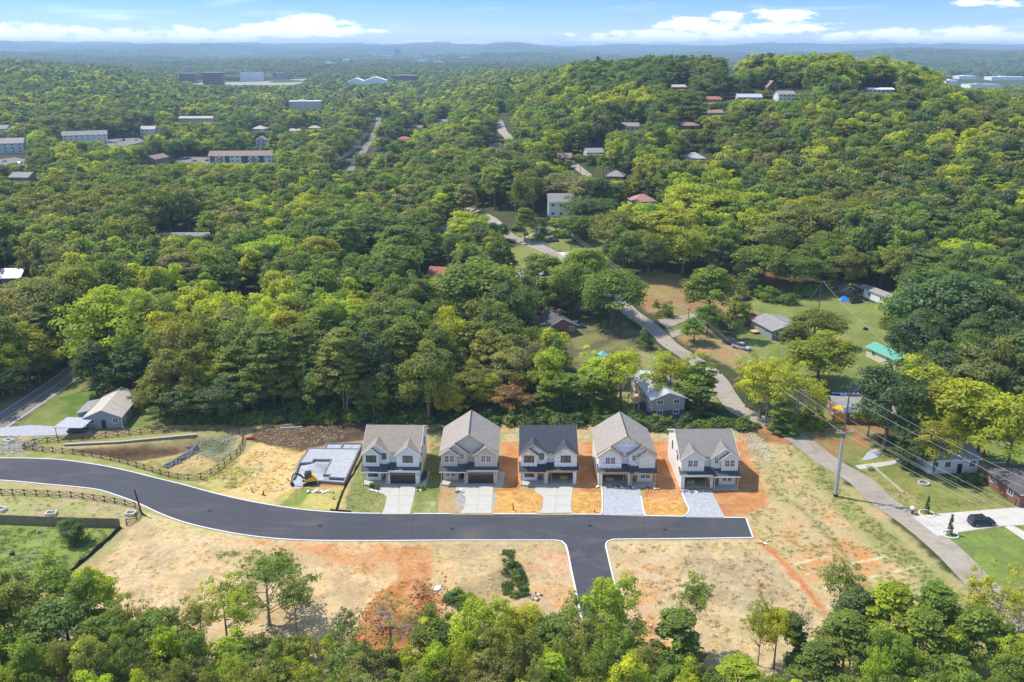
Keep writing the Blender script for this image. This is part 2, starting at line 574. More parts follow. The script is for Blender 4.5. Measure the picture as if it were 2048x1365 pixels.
def paint(poly, a, b, s=3.0, soft=.4, warp=1.2, seed=1, op=1.0, px=True, ground=False):
    pw = (GG(poly) if ground else PP(poly)) if px else np.array(poly)
    x0, y0 = pw.min(0) - 6; x1, y1 = pw.max(0) + 6
    r = np.where((ys >= y0) & (ys <= y1))[0]
    if len(r) == 0: return
    r0, r1 = r[0], r[-1] + 1
    X = GX[r0:r1]; Y = GY[r0:r1]
    sel = (X > x0) & (X < x1)
    if not sel.any(): return
    xs, yy = X[sel], Y[sel]
    d = sdf(pw, xs, yy) + (fbm(xs / 2.2, yy / 2.2, seed + 50, 4) - .5) * 2 * warp
    w = sstep(soft, -soft, d)[:, None] * op
    sub = C[r0:r1]
    sub[sel] = sub[sel] * (1 - w) + two(xs, yy, a, b, s, seed) * w
    C[r0:r1] = sub

STRAW = (.52, .365, .195); STRAW2 = (.42, .295, .16); TAN = (.42, .285, .14); TANG = (.31, .27, .11)
ORANGE = (.42, .175, .062); ORANGE2 = (.48, .235, .10); RUST = (.30, .10, .03)
LAWN = (.15, .18, .045); LAWN2 = (.195, .205, .060); LAWN3 = (.21, .21, .07); BRIGHT = (.175, .215, .045); DARKSOIL = (.10, .065, .04)
GOLD = (.58, .32, .09); GOLD2 = (.46, .25, .08); GOLD3 = (.52, .38, .17); GRAV = (.31, .31, .32)
# site as a whole
paint([(-400, 848), (300, 850), (700, 846), (1200, 852), (1480, 850), (1560, 880), (1640, 930), (1720, 985), (1960, 1200), (2150, 1500), (-400, 1500)], TANG, TAN, 5, .8, 1.5, 2)
# west verge of the old road, lawn and yard of the grey house
paint([(-260, 940), (0, 800), (150, 720), (190, 745), (150, 800), (60, 860), (-60, 930)], (.17, .17, .06), (.14, .10, .05), 3, .5, 1, 3)
paint([(40, 850), (150, 770), (340, 780), (345, 850), (330, 858), (60, 862)], LAWN, LAWN2, 4, .5, 1, 4)
paint([(100, 800), (200, 775), (290, 780), (250, 800), (170, 830), (110, 838)], LAWN, (.09, .15, .025), 3, .5, 1, 5)
paint([(-60, 872), (60, 880), (55, 915), (-60, 915)], (.24, .24, .22), TANG, 2, .5, .8, 6)
paint([(60, 866), (330, 855), (460, 862), (470, 880), (380, 866), (100, 895), (55, 905)], (.24, .24, .07), (.27, .21, .10), 3, .4, .6, 7)
paint([(0, 915), (60, 903), (180, 905), (330, 940), (390, 956), (480, 900), (490, 905), (450, 950), (560, 1014), (430, 990), (265, 946), (150, 922), (0, 917)], (.30, .27, .10), (.24, .23, .07), 3, .4, .7, 8)
# detention basin
paint([(112, 902), (392, 872), (468, 880), (476, 898), (440, 932), (388, 950), (330, 938), (200, 912)], (.42, .30, .13), (.27, .24, .08), 3, .5, .8, 9)
paint([(130, 900), (392, 880), (330, 892), (235, 907)], (.19, .11, .055), (.12, .075, .04), 2, .5, .6, 10)  # brown shadow band under the basin wall, painted into the ground colour
paint([(390, 875), (470, 868), (470, 900), (430, 905), (400, 890)], (.16, .15, .07), (.22, .21, .12), 1.5, .5, .8, 11)
paint([(235, 905), (275, 905), (250, 913)], ORANGE, ORANGE2, 1, .3, .3, 12)
# straw lot west of the foundation
paint([(490, 905), (520, 880), (560, 893), (640, 900), (640, 950), (595, 1000), (560, 1015), (440, 990), (400, 968), (445, 945)], (.56, .37, .15), GOLD3, 1.6, .6, 1.0, 13)
paint([(400, 955), (470, 925), (520, 940), (470, 975), (430, 985)], (.30, .30, .07), (.40, .34, .12), 1.2, .6, 1.2, 14, .75)
paint([(500, 880), (505, 858), (600, 848), (735, 846), (735, 880), (700, 885), (640, 893), (600, 905), (555, 895), (530, 888)], (.075, .05, .032), (.12, .075, .045), 2.5, .4, .9, 15)
paint([(590, 940), (600, 915), (640, 893), (700, 884), (728, 886), (725, 905), (700, 960), (680, 985), (600, 980)], ORANGE, (.33, .2, .12), 2, .4, .7, 16)
paint([(560, 990), (600, 974), (700, 974), (680, 1024), (560, 1014), (545, 1004)], (.45, .36, .12), (.34, .30, .08), 1.2, .4, .8, 17)
paint([(560, 1012), (598, 976), (628, 978), (600, 1015)], BRIGHT, LAWN2, 1.5, .3, .5, 18)
# house plots
paint([(687, 1026), (700, 970), (727, 900), (735, 905), (730, 965), (745, 980), (772, 985), (775, 1000), (765, 1028)], LAWN2, LAWN3, 2.2, .25, .3, 19)
paint([(755, 995), (775, 990), (765, 1018), (740, 1020)], (.38, .26, .12), LAWN3, 1, .5, .8, 20, .6)
paint([(823, 1029), (832, 978), (860, 905), (876, 870), (888, 880), (884, 960), (876, 1029)], LAWN, LAWN2, 1.8, .25, .4, 21)
paint([(826, 1012), (870, 1000), (870, 1026), (824, 1028)], LAWN3, (.34, .30, .13), 1, .4, .5, 22, .7)
paint([(855, 860), (895, 850), (885, 900), (862, 900)], (.30, .24, .10), (.16, .13, .06), 1.5, .4, .6, 23)
paint([(875, 1029), (882, 960), (915, 965), (932, 990), (920, 1029)], (.42, .25, .11), (.36, .26, .13), 1.5, .2, .2, 24)
paint([(915, 980), (932, 995), (930, 1015), (920, 1028), (912, 1000)], GRAV, (.34, .25, .2), .8, .2, .2, 25)
paint([(982, 1028), (986, 980), (1000, 978), (996, 1028)], GRAV, (.35, .3, .25), .8, .2, .2, 26)
for i, q in enumerate([[(1003, 880), (1045, 876), (1042, 990), (992, 990), (985, 975), (1000, 968)], [(1148, 880), (1200, 876), (1205, 1000), (1140, 1000), (1150, 965)], [(1300, 880), (1352, 880), (1368, 1000), (1290, 1000)]]):
    paint(q, ORANGE2, ORANGE, 2.5, .3, .4, 27 + i)
paint([(1003, 868), (1360, 868), (1360, 882), (1003, 884)], (.30, .27, .12), (.42, .33, .18), 1.5, .4, .7, 30)
for i, q in enumerate([[(985, 1029), (994, 984), (1045, 980), (1086, 988), (1086, 1008), (1074, 1030)], [(1141, 1030), (1146, 983), (1205, 985), (1204, 1031)], [(1291, 1034), (1281, 996), (1365, 996), (1378, 1022), (1368, 1035)]]):
    paint(q, GOLD, GOLD2, .7, .25, .25, 31 + i)
paint([(1425, 1036), (1420, 985), (1475, 880), (1490, 860), (1530, 985), (1545, 1000), (1500, 1037)], ORANGE2, ORANGE, 3, .4, .7, 35)
paint([(1470, 855), (1520, 850), (1600, 872), (1560, 900), (1500, 885)], (.36, .17, .07), (.20, .11, .05), 2.5, .5, 1.0, 36)
# eastern field
paint([(1490, 900), (1520, 888), (1590, 890), (1640, 940), (1690, 990), (1780, 1080), (1960, 1240), (1760, 1260), (1640, 1200), (1560, 1110), (1508, 1075), (1495, 1035), (1545, 1000)], (.37, .30, .13), (.46, .31, .155), 3.0, .8, 1.5, 37)
paint([(1560, 1020), (1640, 1010), (1700, 1060), (1760, 1130), (1720, 1180), (1640, 1160), (1570, 1080)], (.42, .31, .17), (.50, .24, .09), 3.5, 1.2, 2.5, 38, .8)
paint([(1590, 1110), (1690, 1080), (1745, 1110), (1730, 1150), (1610, 1175)], (.50, .22, .08), (.44, .27, .13), 2.0, 1.2, 2.2, 39, .85)
paint([(1500, 1060), (1530, 1085), (1560, 1105), (1600, 1160), (1660, 1230), (1640, 1240), (1580, 1170), (1545, 1115), (1500, 1085)], ORANGE, ORANGE2, 2, .5, .8, 40)
paint([(1590, 890), (1620, 900), (1690, 975), (1770, 1055), (1860, 1130), (1960, 1225), (1930, 1235), (1820, 1150), (1700, 1050), (1650, 990), (1600, 920)], (.16, .20, .04), (.24, .24, .07), 1.5, .8, 1.6, 41, .5)
paint([(1500, 868), (1520, 875), (1545, 905), (1538, 925), (1510, 900)], (.48, .42, .28), (.36, .30, .14), .8, .3, .5, 42, .8)
# bare earth south of the new road
paint([(180, 1160), (285, 1035), (330, 1045), (510, 1078), (700, 1084), (1115, 1084), (1140, 1160), (1190, 1400), (-200, 1400), (60, 1240)], STRAW, STRAW2, 3.5, .5, 1.0, 43)
paint([(285, 1024), (330, 1036), (430, 1066), (520, 1080), (430, 1075), (330, 1060), (290, 1045)], (.44, .36, .14), (.50, .38, .20), .8, .3, .4, 44)
paint([(470, 1080), (620, 1086), (790, 1088), (790, 1150), (700, 1150), (640, 1120), (520, 1090)], (.50, .31, .15), (.50, .21, .075), 3.0, .8, 1.6, 45, .8)
paint([(400, 1085), (560, 1120), (620, 1160), (600, 1190), (480, 1150)], (.34, .30, .12), STRAW2, 1.6, 1.0, 2, 46, .5)
paint([(790, 1095), (860, 1090), (868, 1140), (850, 1170), (880, 1240), (860, 1290), (760, 1320), (700, 1290), (735, 1210), (795, 1160)], ORANGE2, ORANGE, 2.5, .5, .8, 47)
paint([(735, 1215), (790, 1170), (800, 1240), (830, 1255), (850, 1170), (885, 1240), (850, 1290), (740, 1300)], (.32, .125, .04), (.42, .18, .065), .6, .4, .8, 48, .9)
paint([(870, 1090), (1120, 1086), (1150, 1175), (1120, 1230), (1000, 1220), (900, 1215), (868, 1150)], (.44, .31, .15), (.37, .27, .15), 4, .6, 1.2, 49)
paint([(1070, 1100), (1140, 1110), (1160, 1230), (1110, 1220), (1060, 1160)], (.48, .33, .19), (.50, .25, .11), 2.2, 1, 1.8, 50, .8)
paint([(1212, 1084), (1508, 1080), (1560, 1120), (1650, 1240), (1700, 1400), (1270, 1400), (1230, 1180)], (.50, .37, .20), (.41, .30, .16), 3, .6, 1.2, 51)
paint([(1230, 1100), (1340, 1120), (1360, 1180), (1330, 1260), (1270, 1240)], (.50, .27, .12), (.46, .33, .20), 2.2, 1.2, 2, 52, .8)
paint([(1280, 1220), (1370, 1240), (1360, 1300), (1290, 1300)], ORANGE2, STRAW, 1.4, 1, 1.6, 53, .8)
paint([(1370, 1120), (1530, 1110), (1610, 1190), (1500, 1230), (1400, 1200)], (.38, .29, .17), (.31, .235, .14), 1.6, 1, 2, 54, .8)
# south-west lawn
paint([(-300, 1045), (0, 1046), (242, 1056), (232, 1068), (150, 1140), (120, 1160), (-300, 1170)], BRIGHT, (.21, .25, .06), 3.0, .4, .6, 55)
paint([(-100, 1105), (60, 1100), (150, 1110), (130, 1150), (-100, 1160)], (.24, .25, .12), (.17, .21, .05), 1.5, .8, 1.5, 56, .7)
paint([(-300, 968), (90, 974), (190, 984), (262, 1004), (280, 1024), (245, 1048), (150, 1038), (-300, 1032)], (.29, .28, .10), (.36, .29, .15), 2.0, .4, .7, 57)
paint([(100, 1028), (240, 1038), (240, 1046), (110, 1040)], (.44, .24, .10), TANG, 1, .5, .8, 58, .6)
# east side of the street
paint([(1640, 900), (1700, 900), (2300, 860), (2400, 1300), (2000, 1200), (1900, 1090), (1830, 1030), (1760, 975), (1700, 930)], (.22, .21, .06), (.15, .17, .045), 4, .5, 1, 59)
paint([(1870, 1075), (2010, 1056), (2200, 1070), (2200, 1200), (1990, 1160), (1930, 1120)], LAWN, (.17, .22, .045), 3, .4, .6, 60)
paint([(1730, 940), (1745, 938), (1800, 975), (1850, 1010), (1800, 1010), (1750, 970)], (.33, .24, .11), (.22, .21, .06), 2, .8, 1.4, 61)
paint([(1965, 890), (2200, 885), (2200, 955), (1990, 958)], LAWN, (.16, .21, .04), 3, .3, .3, 62)
paint([(1590, 860), (1680, 800), (1760, 790), (1780, 860), (1700, 920), (1640, 915)], (.20, .19, .06), (.28, .14, .06), 3, .6, 1.2, 63)
# yards in the middle distance
paint([(1480, 610), (1560, 575), (1700, 560), (1800, 600), (1830, 680), (1770, 760), (1700, 790), (1640, 780), (1520, 720), (1475, 670)], LAWN, LAWN2, 6, .8, 1.5, 64, ground=True)
paint([(1640, 660), (1690, 660), (1700, 690), (1650, 690)], (.36, .20, .09), LAWN2, 2, .8, 1.6, 65, .6, ground=True)
paint([(1440, 545), (1590, 520), (1610, 560), (1540, 580), (1480, 585)], (.23, .12, .06), (.15, .09, .05), 3, .8, 1.6, 66, ground=True)
paint([(1245, 560), (1310, 540), (1480, 580), (1470, 620), (1330, 640), (1290, 620)], (.26, .20, .07), (.30, .16, .07), 5, .8, 1.6, 67, ground=True)
paint([(1330, 660), (1420, 630), (1440, 660), (1520, 720), (1480, 745), (1420, 715), (1370, 690)], (.32, .20, .09), (.22, .21, .06), 4, .6, 1.2, 68, ground=True)
paint([(1335, 655), (1390, 640), (1420, 640), (1400, 655), (1345, 662)], LAWN, LAWN2, 3, .3, .5, 69, ground=True)
paint([(1070, 640), (1250, 640), (1320, 700), (1240, 760), (1100, 720)], (.18, .17, .06), (.11, .09, .045), 4, .8, 1.6, 70, ground=True)
paint([(1150, 740), (1290, 700), (1420, 740), (1440, 800), (1380, 840), (1150, 840)], (.20, .21, .07), (.26, .20, .10), 4, .8, 1.5, 71, ground=True)
paint([(1000, 530), (1015, 495), (1060, 490), (1150, 530), (1160, 560), (1020, 560)], LAWN3, LAWN2, 5, .6, 1.2, 72, ground=True)
paint([(1060, 440), (1130, 430), (1240, 470), (1240, 520), (1150, 520), (1100, 495), (1030, 470)], LAWN2, LAWN, 5, .6, 1.5, 73, ground=True)
paint([(735, 312), (790, 305), (795, 335), (742, 345)], LAWN3, LAWN2, 8, 1.5, 3, 74, ground=True)
paint([(850, 395), (960, 400), (940, 430), (870, 425)], LAWN3, (.15, .10, .05), 5, 1, 2, 75, ground=True)
paint([(370, 480), (500, 470), (490, 500), (380, 500)], LAWN3, LAWN2, 5, 1, 2, 76, ground=True)
paint([(260, 800), (310, 800), (300, 855), (240, 855)], LAWN2, LAWN, 3, .5, 1, 77)
paint([(380, 320), (440, 325), (440, 350), (385, 345)], LAWN3, LAWN2, 8, 1, 2, 78, ground=True)
paint([(1455, 165), (1475, 166), (1462, 180), (1442, 178)], LAWN3, STRAW2, 12, 2, 4, 79, ground=True)
paint([(1690, 184), (1800, 185), (1800, 191), (1690, 191)], LAWN2, LAWN3, 12, 3, 6, 80, ground=True)
# wheel tracks left in the straw: rings of turning lorries
for (cx, cy_, r0, n) in [((250), 1195, 2.2, 7), (390, 1190, 2.0, 4)]:
    wx, wy = P(cx, cy_)
    r = np.where((ys > wy - 12) & (ys < wy + 12))[0]
    X = GX[r[0]:r[-1] + 1]; Y = GY[r[0]:r[-1] + 1]
    d = np.hypot(X - wx, (Y - wy)) + (fbm(X / 3, Y / 3, 91, 2) - .5) * 1.4
    w = 0
    for k in range(n):
        w = w + np.exp(-((d - r0 - k * 1.15) / .24) ** 2)
    w = np.clip(w, 0, 1) * sstep(.30, .55, fbm(X / 2.5, Y / 2.5, 92, 2)) * .55
    C[r[0]:r[-1] + 1] = C[r[0]:r[-1] + 1] * (1 - w[..., None]) + c3((.62, .48, .30)) * w[..., None]
def trackline(px, w_, col, op):
    pl = WP(px)
    pw = np.array(pl)
    r = np.where((ys > pw[:, 1].min() - 3) & (ys < pw[:, 1].max() + 3))[0]
    X = GX[r[0]:r[-1] + 1]; Y = GY[r[0]:r[-1] + 1]
    d = pldist(pl, X, Y) + (fbm(X / 1.5, Y / 1.5, 93, 3) - .5) * .8
    w = (sstep(w_, w_ * .4, d) * op)[..., None]
    C[r[0]:r[-1] + 1] = C[r[0]:r[-1] + 1] * (1 - w) + c3(col) * w
trackline([(1545, 978), (1600, 1015), (1660, 1075), (1712, 1140), (1760, 1200)], .7, (.24, .20, .07), .8)
trackline([(1520, 1085), (1552, 1112), (1590, 1150), (1640, 1215)], .6, (.46, .15, .05), .9)
for q in [[(1610, 1150), (1700, 1128), (1790, 1110)], [(1630, 1180), (1760, 1150), (1860, 1130)], [(1660, 1215), (1800, 1180)], [(1590, 1128), (1660, 1112)]]:
    trackline(q, .35, (.52, .46, .30), .7)
for k in range(7):
    trackline([(215 + 26 * k, 1160 - 6 * k), (300 + 28 * k, 1100 - 6 * k), (345 + 30 * k, 1070)], .32, (.56, .43, .27), .45)
for k in range(6):
    trackline([(900 + 10 * k, 1110 + 14 * k), (960, 1118 + 12 * k), (1015, 1112 + 12 * k)], .28, (.52, .37, .20), .5)
for k in range(5):
    trackline([(1075 + 14 * k, 1100 + 4 * k), (1090 + 14 * k, 1150), (1120 + 8 * k, 1195)], .25, (.54, .38, .24), .5)

ids = np.arange(GX.size).reshape(GX.shape)
F = np.stack([ids[:-1, :-1], ids[:-1, 1:], ids[1:, 1:], ids[1:, :-1]], -1).reshape(-1, 4)
V = np.stack([GX, GY, GZ], -1).reshape(-1, 3)
gm_ = NT('ground_mix')
at = gm_.n('ShaderNodeAttribute', attribute_name='col').outputs['Color']
pos = gm_.obj()
a1 = gm_.noise(1.1, 6, .68, pos); a2 = gm_.noise(5.5, 4, .7, pos)
st = gm_.noise(1.0, 5, .6, gm_.mapping(pos, (3.4, .9, 1)), 1.2)
a3 = gm_.noise(.16, 4, .6, pos)
k = gm_.math('ADD', gm_.ramp(a1, .28, .72, .80, 1.20), gm_.ramp(a2, .3, .7, -.17, .16))
k = gm_.math('ADD', k, gm_.ramp(st, .3, .7, -.12, .12))
k = gm_.math('MULTIPLY', k, gm_.ramp(a3, .3, .7, .84, 1.02))
cc = gm_.mul(at, k)
hue = gm_.mix(gm_.ramp(gm_.noise(.7, 4, .6, pos), .45, .75, 0, .35), cc, gm_.mix(1.0, cc, (.8, 1.12, .7), 'MULTIPLY'))
gh = gm_.math('ADD', a1, gm_.math('MULTIPLY', a2, .5))
GROUND = gm_.bsdf(hue, .95, bump=gh, bs=.7, bd=.18, spec=.1)
rgba = np.concatenate([C.reshape(-1, 3), np.ones((C.size // 3, 1))], 1)
ground = link('ground', np_mesh('ground', V, F, GROUND, {'col': ('FLOAT_COLOR', rgba)}, smooth=True))
tag(ground, kind='structure')

# ------------------------------------------------------------------ surfaces laid on it
def asphalt(name, col, crack=0, streak=.12):
    m = NT(name); pos = m.obj()
    f = m.noise(.35, 5, .6, m.mapping(pos, (.35, 2.2, 1))); g = m.noise(9, 3, .7, pos); h = m.noise(.09, 3, .5, pos)
    k = m.math('ADD', m.ramp(f, .3, .7, 1 - streak, 1 + streak), m.ramp(g, .3, .7, -.10, .10))
    k = m.math('MULTIPLY', k, m.ramp(h, .3, .7, .92, 1.1))
    c = m.mul(col, k)
    if not crack:
        ds = m.ramp(m.noise(.10, 6, .65, m.mapping(pos, (.6, 1.6, 1)), 1.0), .52, .72, 0, .30)
        c = m.mix(ds, c, (.21, .16, .11))
    if crack:
        vo = m.n('ShaderNodeTexVoronoi', {'Vector': m.n('ShaderNodeMixRGB', {0: .35, 1: pos, 2: m.n('ShaderNodeTexNoise', {'Vector': pos, 'Scale': .8}).outputs['Color']}, blend_type='ADD').outputs[0], 'Scale': .32}, feature='DISTANCE_TO_EDGE')
        cf = m.ramp(vo.outputs['Distance'], .006, .02, crack, 0)
        c = m.mix(cf, c, (.09, .08, .07))
        pt = m.ramp(m.noise(.22, 2, .4, m.mapping(pos, (1, 1, 1))), .60, .64, 0, .45)
        c = m.mix(pt, c, (.20, .17, .14))
    return m.bsdf(c, .85, bump=g, bs=.25, bd=.02)
ASPH = asphalt('new_asphalt', (.050, .050, .056))
OLDA = asphalt('old_asphalt', (.285, .242, .185), .38, .1)
GREYA = asphalt('grey_asphalt', (.17, .155, .14), .3, .14)
CONC = simple('pale_concrete', (.41, .385, .33), .85, .09, .6, local=False)
CONCW = simple('white_concrete', (.46, .42, .36), .85, .08, .5, local=False)
KERB = simple('kerb_concrete', (.62, .60, .55), .8, .16, 1.5, local=False)
GRAVEL = simple('gravel_mix', (.33, .33, .34), .95, .22, 1.3, local=False, bs=.6)
GRAVELT = simple('tan_gravel', (.38, .33, .28), .95, .2, 1.0, local=False, bs=.6)
DARKM = simple('dark_void', (.02, .02, .022), .9)

from mathutils.geometry import tessellate_polygon
def sheet(name, poly, z, mat, kind='structure', thick=0.0):
    vs = [Vector((p[0], p[1], 0)) for p in poly]
    tri = tessellate_polygon([vs])
    b = MB()
    if thick:
        n = len(poly)
        b.add([(p[0], p[1], z + thick) for p in poly], tri)
        b.add([(p[0], p[1], z + thick) for p in poly] + [(p[0], p[1], z) for p in poly], [(i, (i + 1) % n, n + (i + 1) % n, n + i) for i in range(n)])
    else:
        b.add([(p[0], p[1], z) for p in poly], tri)
    o = b.build(name, mat)
    for p in o.data.polygons:
        pass
    if not thick:
        up_ = sum(p.normal.z for p in o.data.polygons)
        if up_ < 0:
            o.data.flip_normals()
    return tag(o, kind=kind)

def ribbon(name, pl, w, dz, mat, nx=4, off=0.0):
    pl = [np.array(p, float) for p in pl]
    vs = []; fs = []
    for i, p in enumerate(pl):
        d = pl[min(i + 1, len(pl) - 1)] - pl[max(i - 1, 0)]
        d = d / (np.linalg.norm(d) + 1e-9); nrm = np.array([d[1], -d[0]])
        for k in range(nx + 1):
            q = p + nrm * (off + w * (k / nx - .5))
            vs.append((q[0], q[1], float(T(q[0], q[1], False)) + dz))
    for i in range(len(pl) - 1):
        for k in range(nx):
            a = i * (nx + 1) + k
            fs.append((a, a + 1, a + nx + 2, a + nx + 1))
    b = MB().add(vs, fs)
    o = b.build(name, mat, recalc=False)
    if sum(p.normal.z for p in o.data.polygons) < 0:
        o.data.flip_normals()
    return tag(o, kind='structure')

sheet('new_road', ROAD_POLY, .006, ASPH)
def kerb(pl, name='kerb', off=.13, w=.25, h=.15, parent=None):
    pl = [np.array(p, float) for p in pl]
    vs = []; fs = []
    for i, p in enumerate(pl):
        d = pl[min(i + 1, len(pl) - 1)] - pl[max(i - 1, 0)]
        d = d / (np.linalg.norm(d) + 1e-9); nrm = np.array([-d[1], d[0]])
        a = p + nrm * (off - w / 2); b_ = p + nrm * (off + w / 2)
        vs += [(a[0], a[1], 0), (a[0], a[1], h), (b_[0], b_[1], h), (b_[0], b_[1], 0)]
    for i in range(len(pl) - 1):
        for k in range(3):
            fs.append((4 * i + k, 4 * i + k + 1, 4 * i + 4 + k + 1, 4 * i + 4 + k))
    n = 4 * (len(pl) - 1)
    fs += [(0, 1, 2, 3), (n, n + 1, n + 2, n + 3)]
    return tag(MB().add(vs, fs).build(name, KERB), kind='structure')
def cut(pl, px0, px1):
    r = []
    for p in pl:
        x, y, _ = proj(p[0], p[1], 0.0)
        if px0 <= x <= px1: r.append(p)
    return r
for a, b in [(-600, 763), (822, 916), (984, 1074), (1140, 1205), (1290, 1372), (1448, 1500)]:
    kerb(cut(up, a, b))
kerb(lo[::-1])
kerb(lo2)
kerb([up[-1], lo2[0]][::1], off=.1)
ribbon('street', street, 5.3, .05, OLDA)
ribbon('old_road', oldroad, 7.4, .03, GREYA)
YEL = simple('yellow_paint', (.62, .42, .04), .7, .2)
WHT = simple('white_paint', (.72, .70, .66), .7, .15)
ribbon('road_marking', oldroad, .14, .04, YEL, 1, -.13)
ribbon('road_marking', oldroad, .14, .04, YEL, 1, .13)
ribbon('road_marking', oldroad, .16, .04, WHT, 1, 3.25)
ribbon('road_marking', oldroad, .16, .04, WHT, 1, -3.25)
ribbon('street', FAR1, 6.0, .25, GREYA)
ribbon('street', FAR2, 7.0, .3, OLDA)
ribbon('street', FAR3, 5.0, .3, OLDA)

def Z1(l):   # coordinates read off an enlargement of the west houses
    return [(560 + a / 4.267, 800 + b / 4.267) for a, b in l]
def Z2(l):
    return [(1000 + a / 3.793, 800 + b / 3.793) for a, b in l]
def Z4(l):
    return [(1160 + a / 4.55, 560 + b / 4.55) for a, b in l]
def Z5(l):
    return [(1640 + a / 4.015, 740 + b / 4.015) for a, b in l]
def Z3(l):
    return [(a / 3.25, 740 + b / 3.25) for a, b in l]

def drive(poly, mat, name='driveway', joints=0, z=.012, thick=.05):
    o = sheet(name, poly, z, mat, thick=thick)
    return o
D1 = PP(Z1([(845, 712), (1165, 712), (1158, 760), (1128, 900), (1113, 955), (1108, 978), (862, 978), (885, 945), (905, 870), (912, 828), (885, 806), (842, 796)]))
drive(D1, CONC)
drive(PP(Z1([(1166, 712), (1196, 720), (1232, 690), (1262, 612), (1280, 612), (1243, 744), (1170, 744)])), CONC, 'side_path')
D2 = PP(Z1([(1500, 740), (1612, 712), (1822, 712), (1818, 775), (1806, 950), (1812, 968), (1532, 970), (1570, 930), (1586, 835), (1545, 795), (1505, 775)]))
drive(D2, CONC)
drive(PP(Z1([(1823, 712), (1858, 712), (1868, 615), (1922, 615), (1902, 745), (1826, 745)])), CONC, 'side_path')
drive(PP(Z2([(270, 645), (558, 632), (545, 740), (538, 835), (552, 858), (288, 862), (322, 825), (330, 740), (265, 695)])), CONC)
drive(PP(Z2([(782, 655), (1062, 670), (1070, 735), (1102, 880), (786, 876), (785, 760)])), GRAVEL)
drive(PP(Z2([(1372, 680), (1610, 690), (1622, 730), (1708, 893), (1405, 893), (1438, 850), (1438, 825), (1400, 780)])), GRAVEL)
# joints sawn across the concrete drives
def joint(p, q, w=.05, mat=None):
    a, b = np.array(P(*p)), np.array(P(*q)); d = (b - a) / np.linalg.norm(b - a); n = np.array([-d[1], d[0]]) * w / 2
    o = sheet('drive_joint', [a - n, b - n, b + n, a + n], .0655, mat or DARKC); return o
DARKC = simple('joint_dirt', (.20, .18, .15), .9, local=False)
for (a, b) in [((764, 1010), (824, 1010)), ((774, 992), (828, 992)), ((930, 1010), (984, 1010)), ((932, 992), (984, 992)), ((1082, 1012), (1141, 1012)), ((1086, 992), (1143, 992)), ((800, 968), (797, 1028)), ((960, 968), (954, 1027)), ((1115, 970), (1110, 1027))]:
    joint(a, b)
for a_, b_ in (((826, 1029.5), (822, 1081)), ((1060, 1030.5), (1058, 1080.5)), ((1290, 1035), (1288, 1078)), ((560, 1016), (548, 1076)), ((300, 956), (268, 1002))):
    joint(a_, b_, .05, DARKM).location.z = -.055
for (px, py) in ((640, 1052), (905, 1058), (1180, 1052), (1330, 1060), (420, 1022)):
    x_, y_ = P(px, py)
    o_ = MB().tube([(0, 0, 0), (0, 0, .02)], .42, 14).build('manhole_cover', DARKM); o_.location = (x_, y_, .004)
    tag(o_, 'round manhole cover in the new road ' + {640: 'below the foundation', 905: 'below the beige house', 1180: 'at the mouth of the side road', 1330: 'near the road end', 420: 'on the curve below the basin'}[px], 'manhole', 'manhole covers in the new road')
kerb(cr(WP(Z2([(772, 872), (778, 800), (774, 700), (768, 650)])), .6), off=0, w=.25)
kerb(cr(WP(Z2([(1102, 878), (1088, 840), (1070, 735)])), .6), off=0, w=.25)
kerb(cr(WP(Z2([(1392, 888), (1425, 862), (1432, 828), (1420, 800), (1400, 760), (1378, 700)])), .6), off=0, w=.25)
drive(PP([(1824.5, 1034), (1870, 1029), (2029, 1016), (2070, 1016), (2150, 1040), (2080, 1050), (2009, 1052.5), (1940, 1062), (1874, 1073)]), CONCW)
drive(PP([(2009, 1054), (2024, 1051), (2075, 1078), (2075, 1095), (2050, 1082)]), CONCW, 'side_path')
for (a, b) in [((1855, 1034), (1905, 1067)), ((1905, 1028), (1960, 1059)), ((1955, 1022), (2005, 1052)), ((1850, 1054), (2020, 1034))]:
    joint(a, b, .08)
drive(PP(Z5([(282, 770), (560, 735), (700, 690), (700, 725), (600, 760), (400, 795), (320, 800)])), CONC)
drive(PP([(1722, 922), (1735, 905), (1752, 898), (1762, 905), (1757, 915), (1740, 920)]), GRAVEL, 'gravel_pad')
drive(PP([(0, 856), (61, 851), (117, 854), (186, 861), (182, 868), (40, 874), (-60, 872)]), GRAVEL)
def gsheet(name, poly, mat, dz=.1):
    pw = GG(poly)
    vs = [Vector((p[0], p[1], 0)) for p in pw]
    b = MB().add([(p[0], p[1], float(T(p[0], p[1])) + dz) for p in pw], tessellate_polygon([vs]))
    o = b.build(name, mat)
    if sum(p.normal.z for p in o.data.polygons) < 0: o.data.flip_normals()
    return tag(o, kind='structure')
gsheet('driveway', [(1314, 640), (1334, 639), (1372, 630), (1408, 624), (1408, 629), (1370, 643), (1334, 658)], OLDA)
gsheet('driveway', [(1334, 663), (1371, 659), (1393, 654), (1391, 661), (1358, 672), (1345, 676)], OLDA)
gsheet('driveway', [(1690, 778), (1740, 762), (1775, 752), (1778, 758), (1740, 770), (1700, 786)], GREYA)
gsheet('driveway', [(1114, 505), (1148, 505), (1126, 513)], CONCW)
gsheet('driveway', [(1040, 480), (1075, 462), (1140, 457), (1180, 455), (1180, 458), (1140, 462), (1078, 467)], CONCW)
gsheet('driveway', [(1064, 486), (1095, 484), (1098, 488), (1075, 492)], OLDA)
gsheet('car_park', [(214, 280), (275, 276), (290, 284), (240, 296), (215, 292)], GREYA, .3)
gsheet('car_park', [(350, 322), (372, 314), (440, 318), (425, 328), (390, 330), (365, 332)], GREYA, .3)
gsheet('car_park', [(-20, 322), (30, 316), (60, 322), (50, 332), (-20, 334)], GREYA, .3)
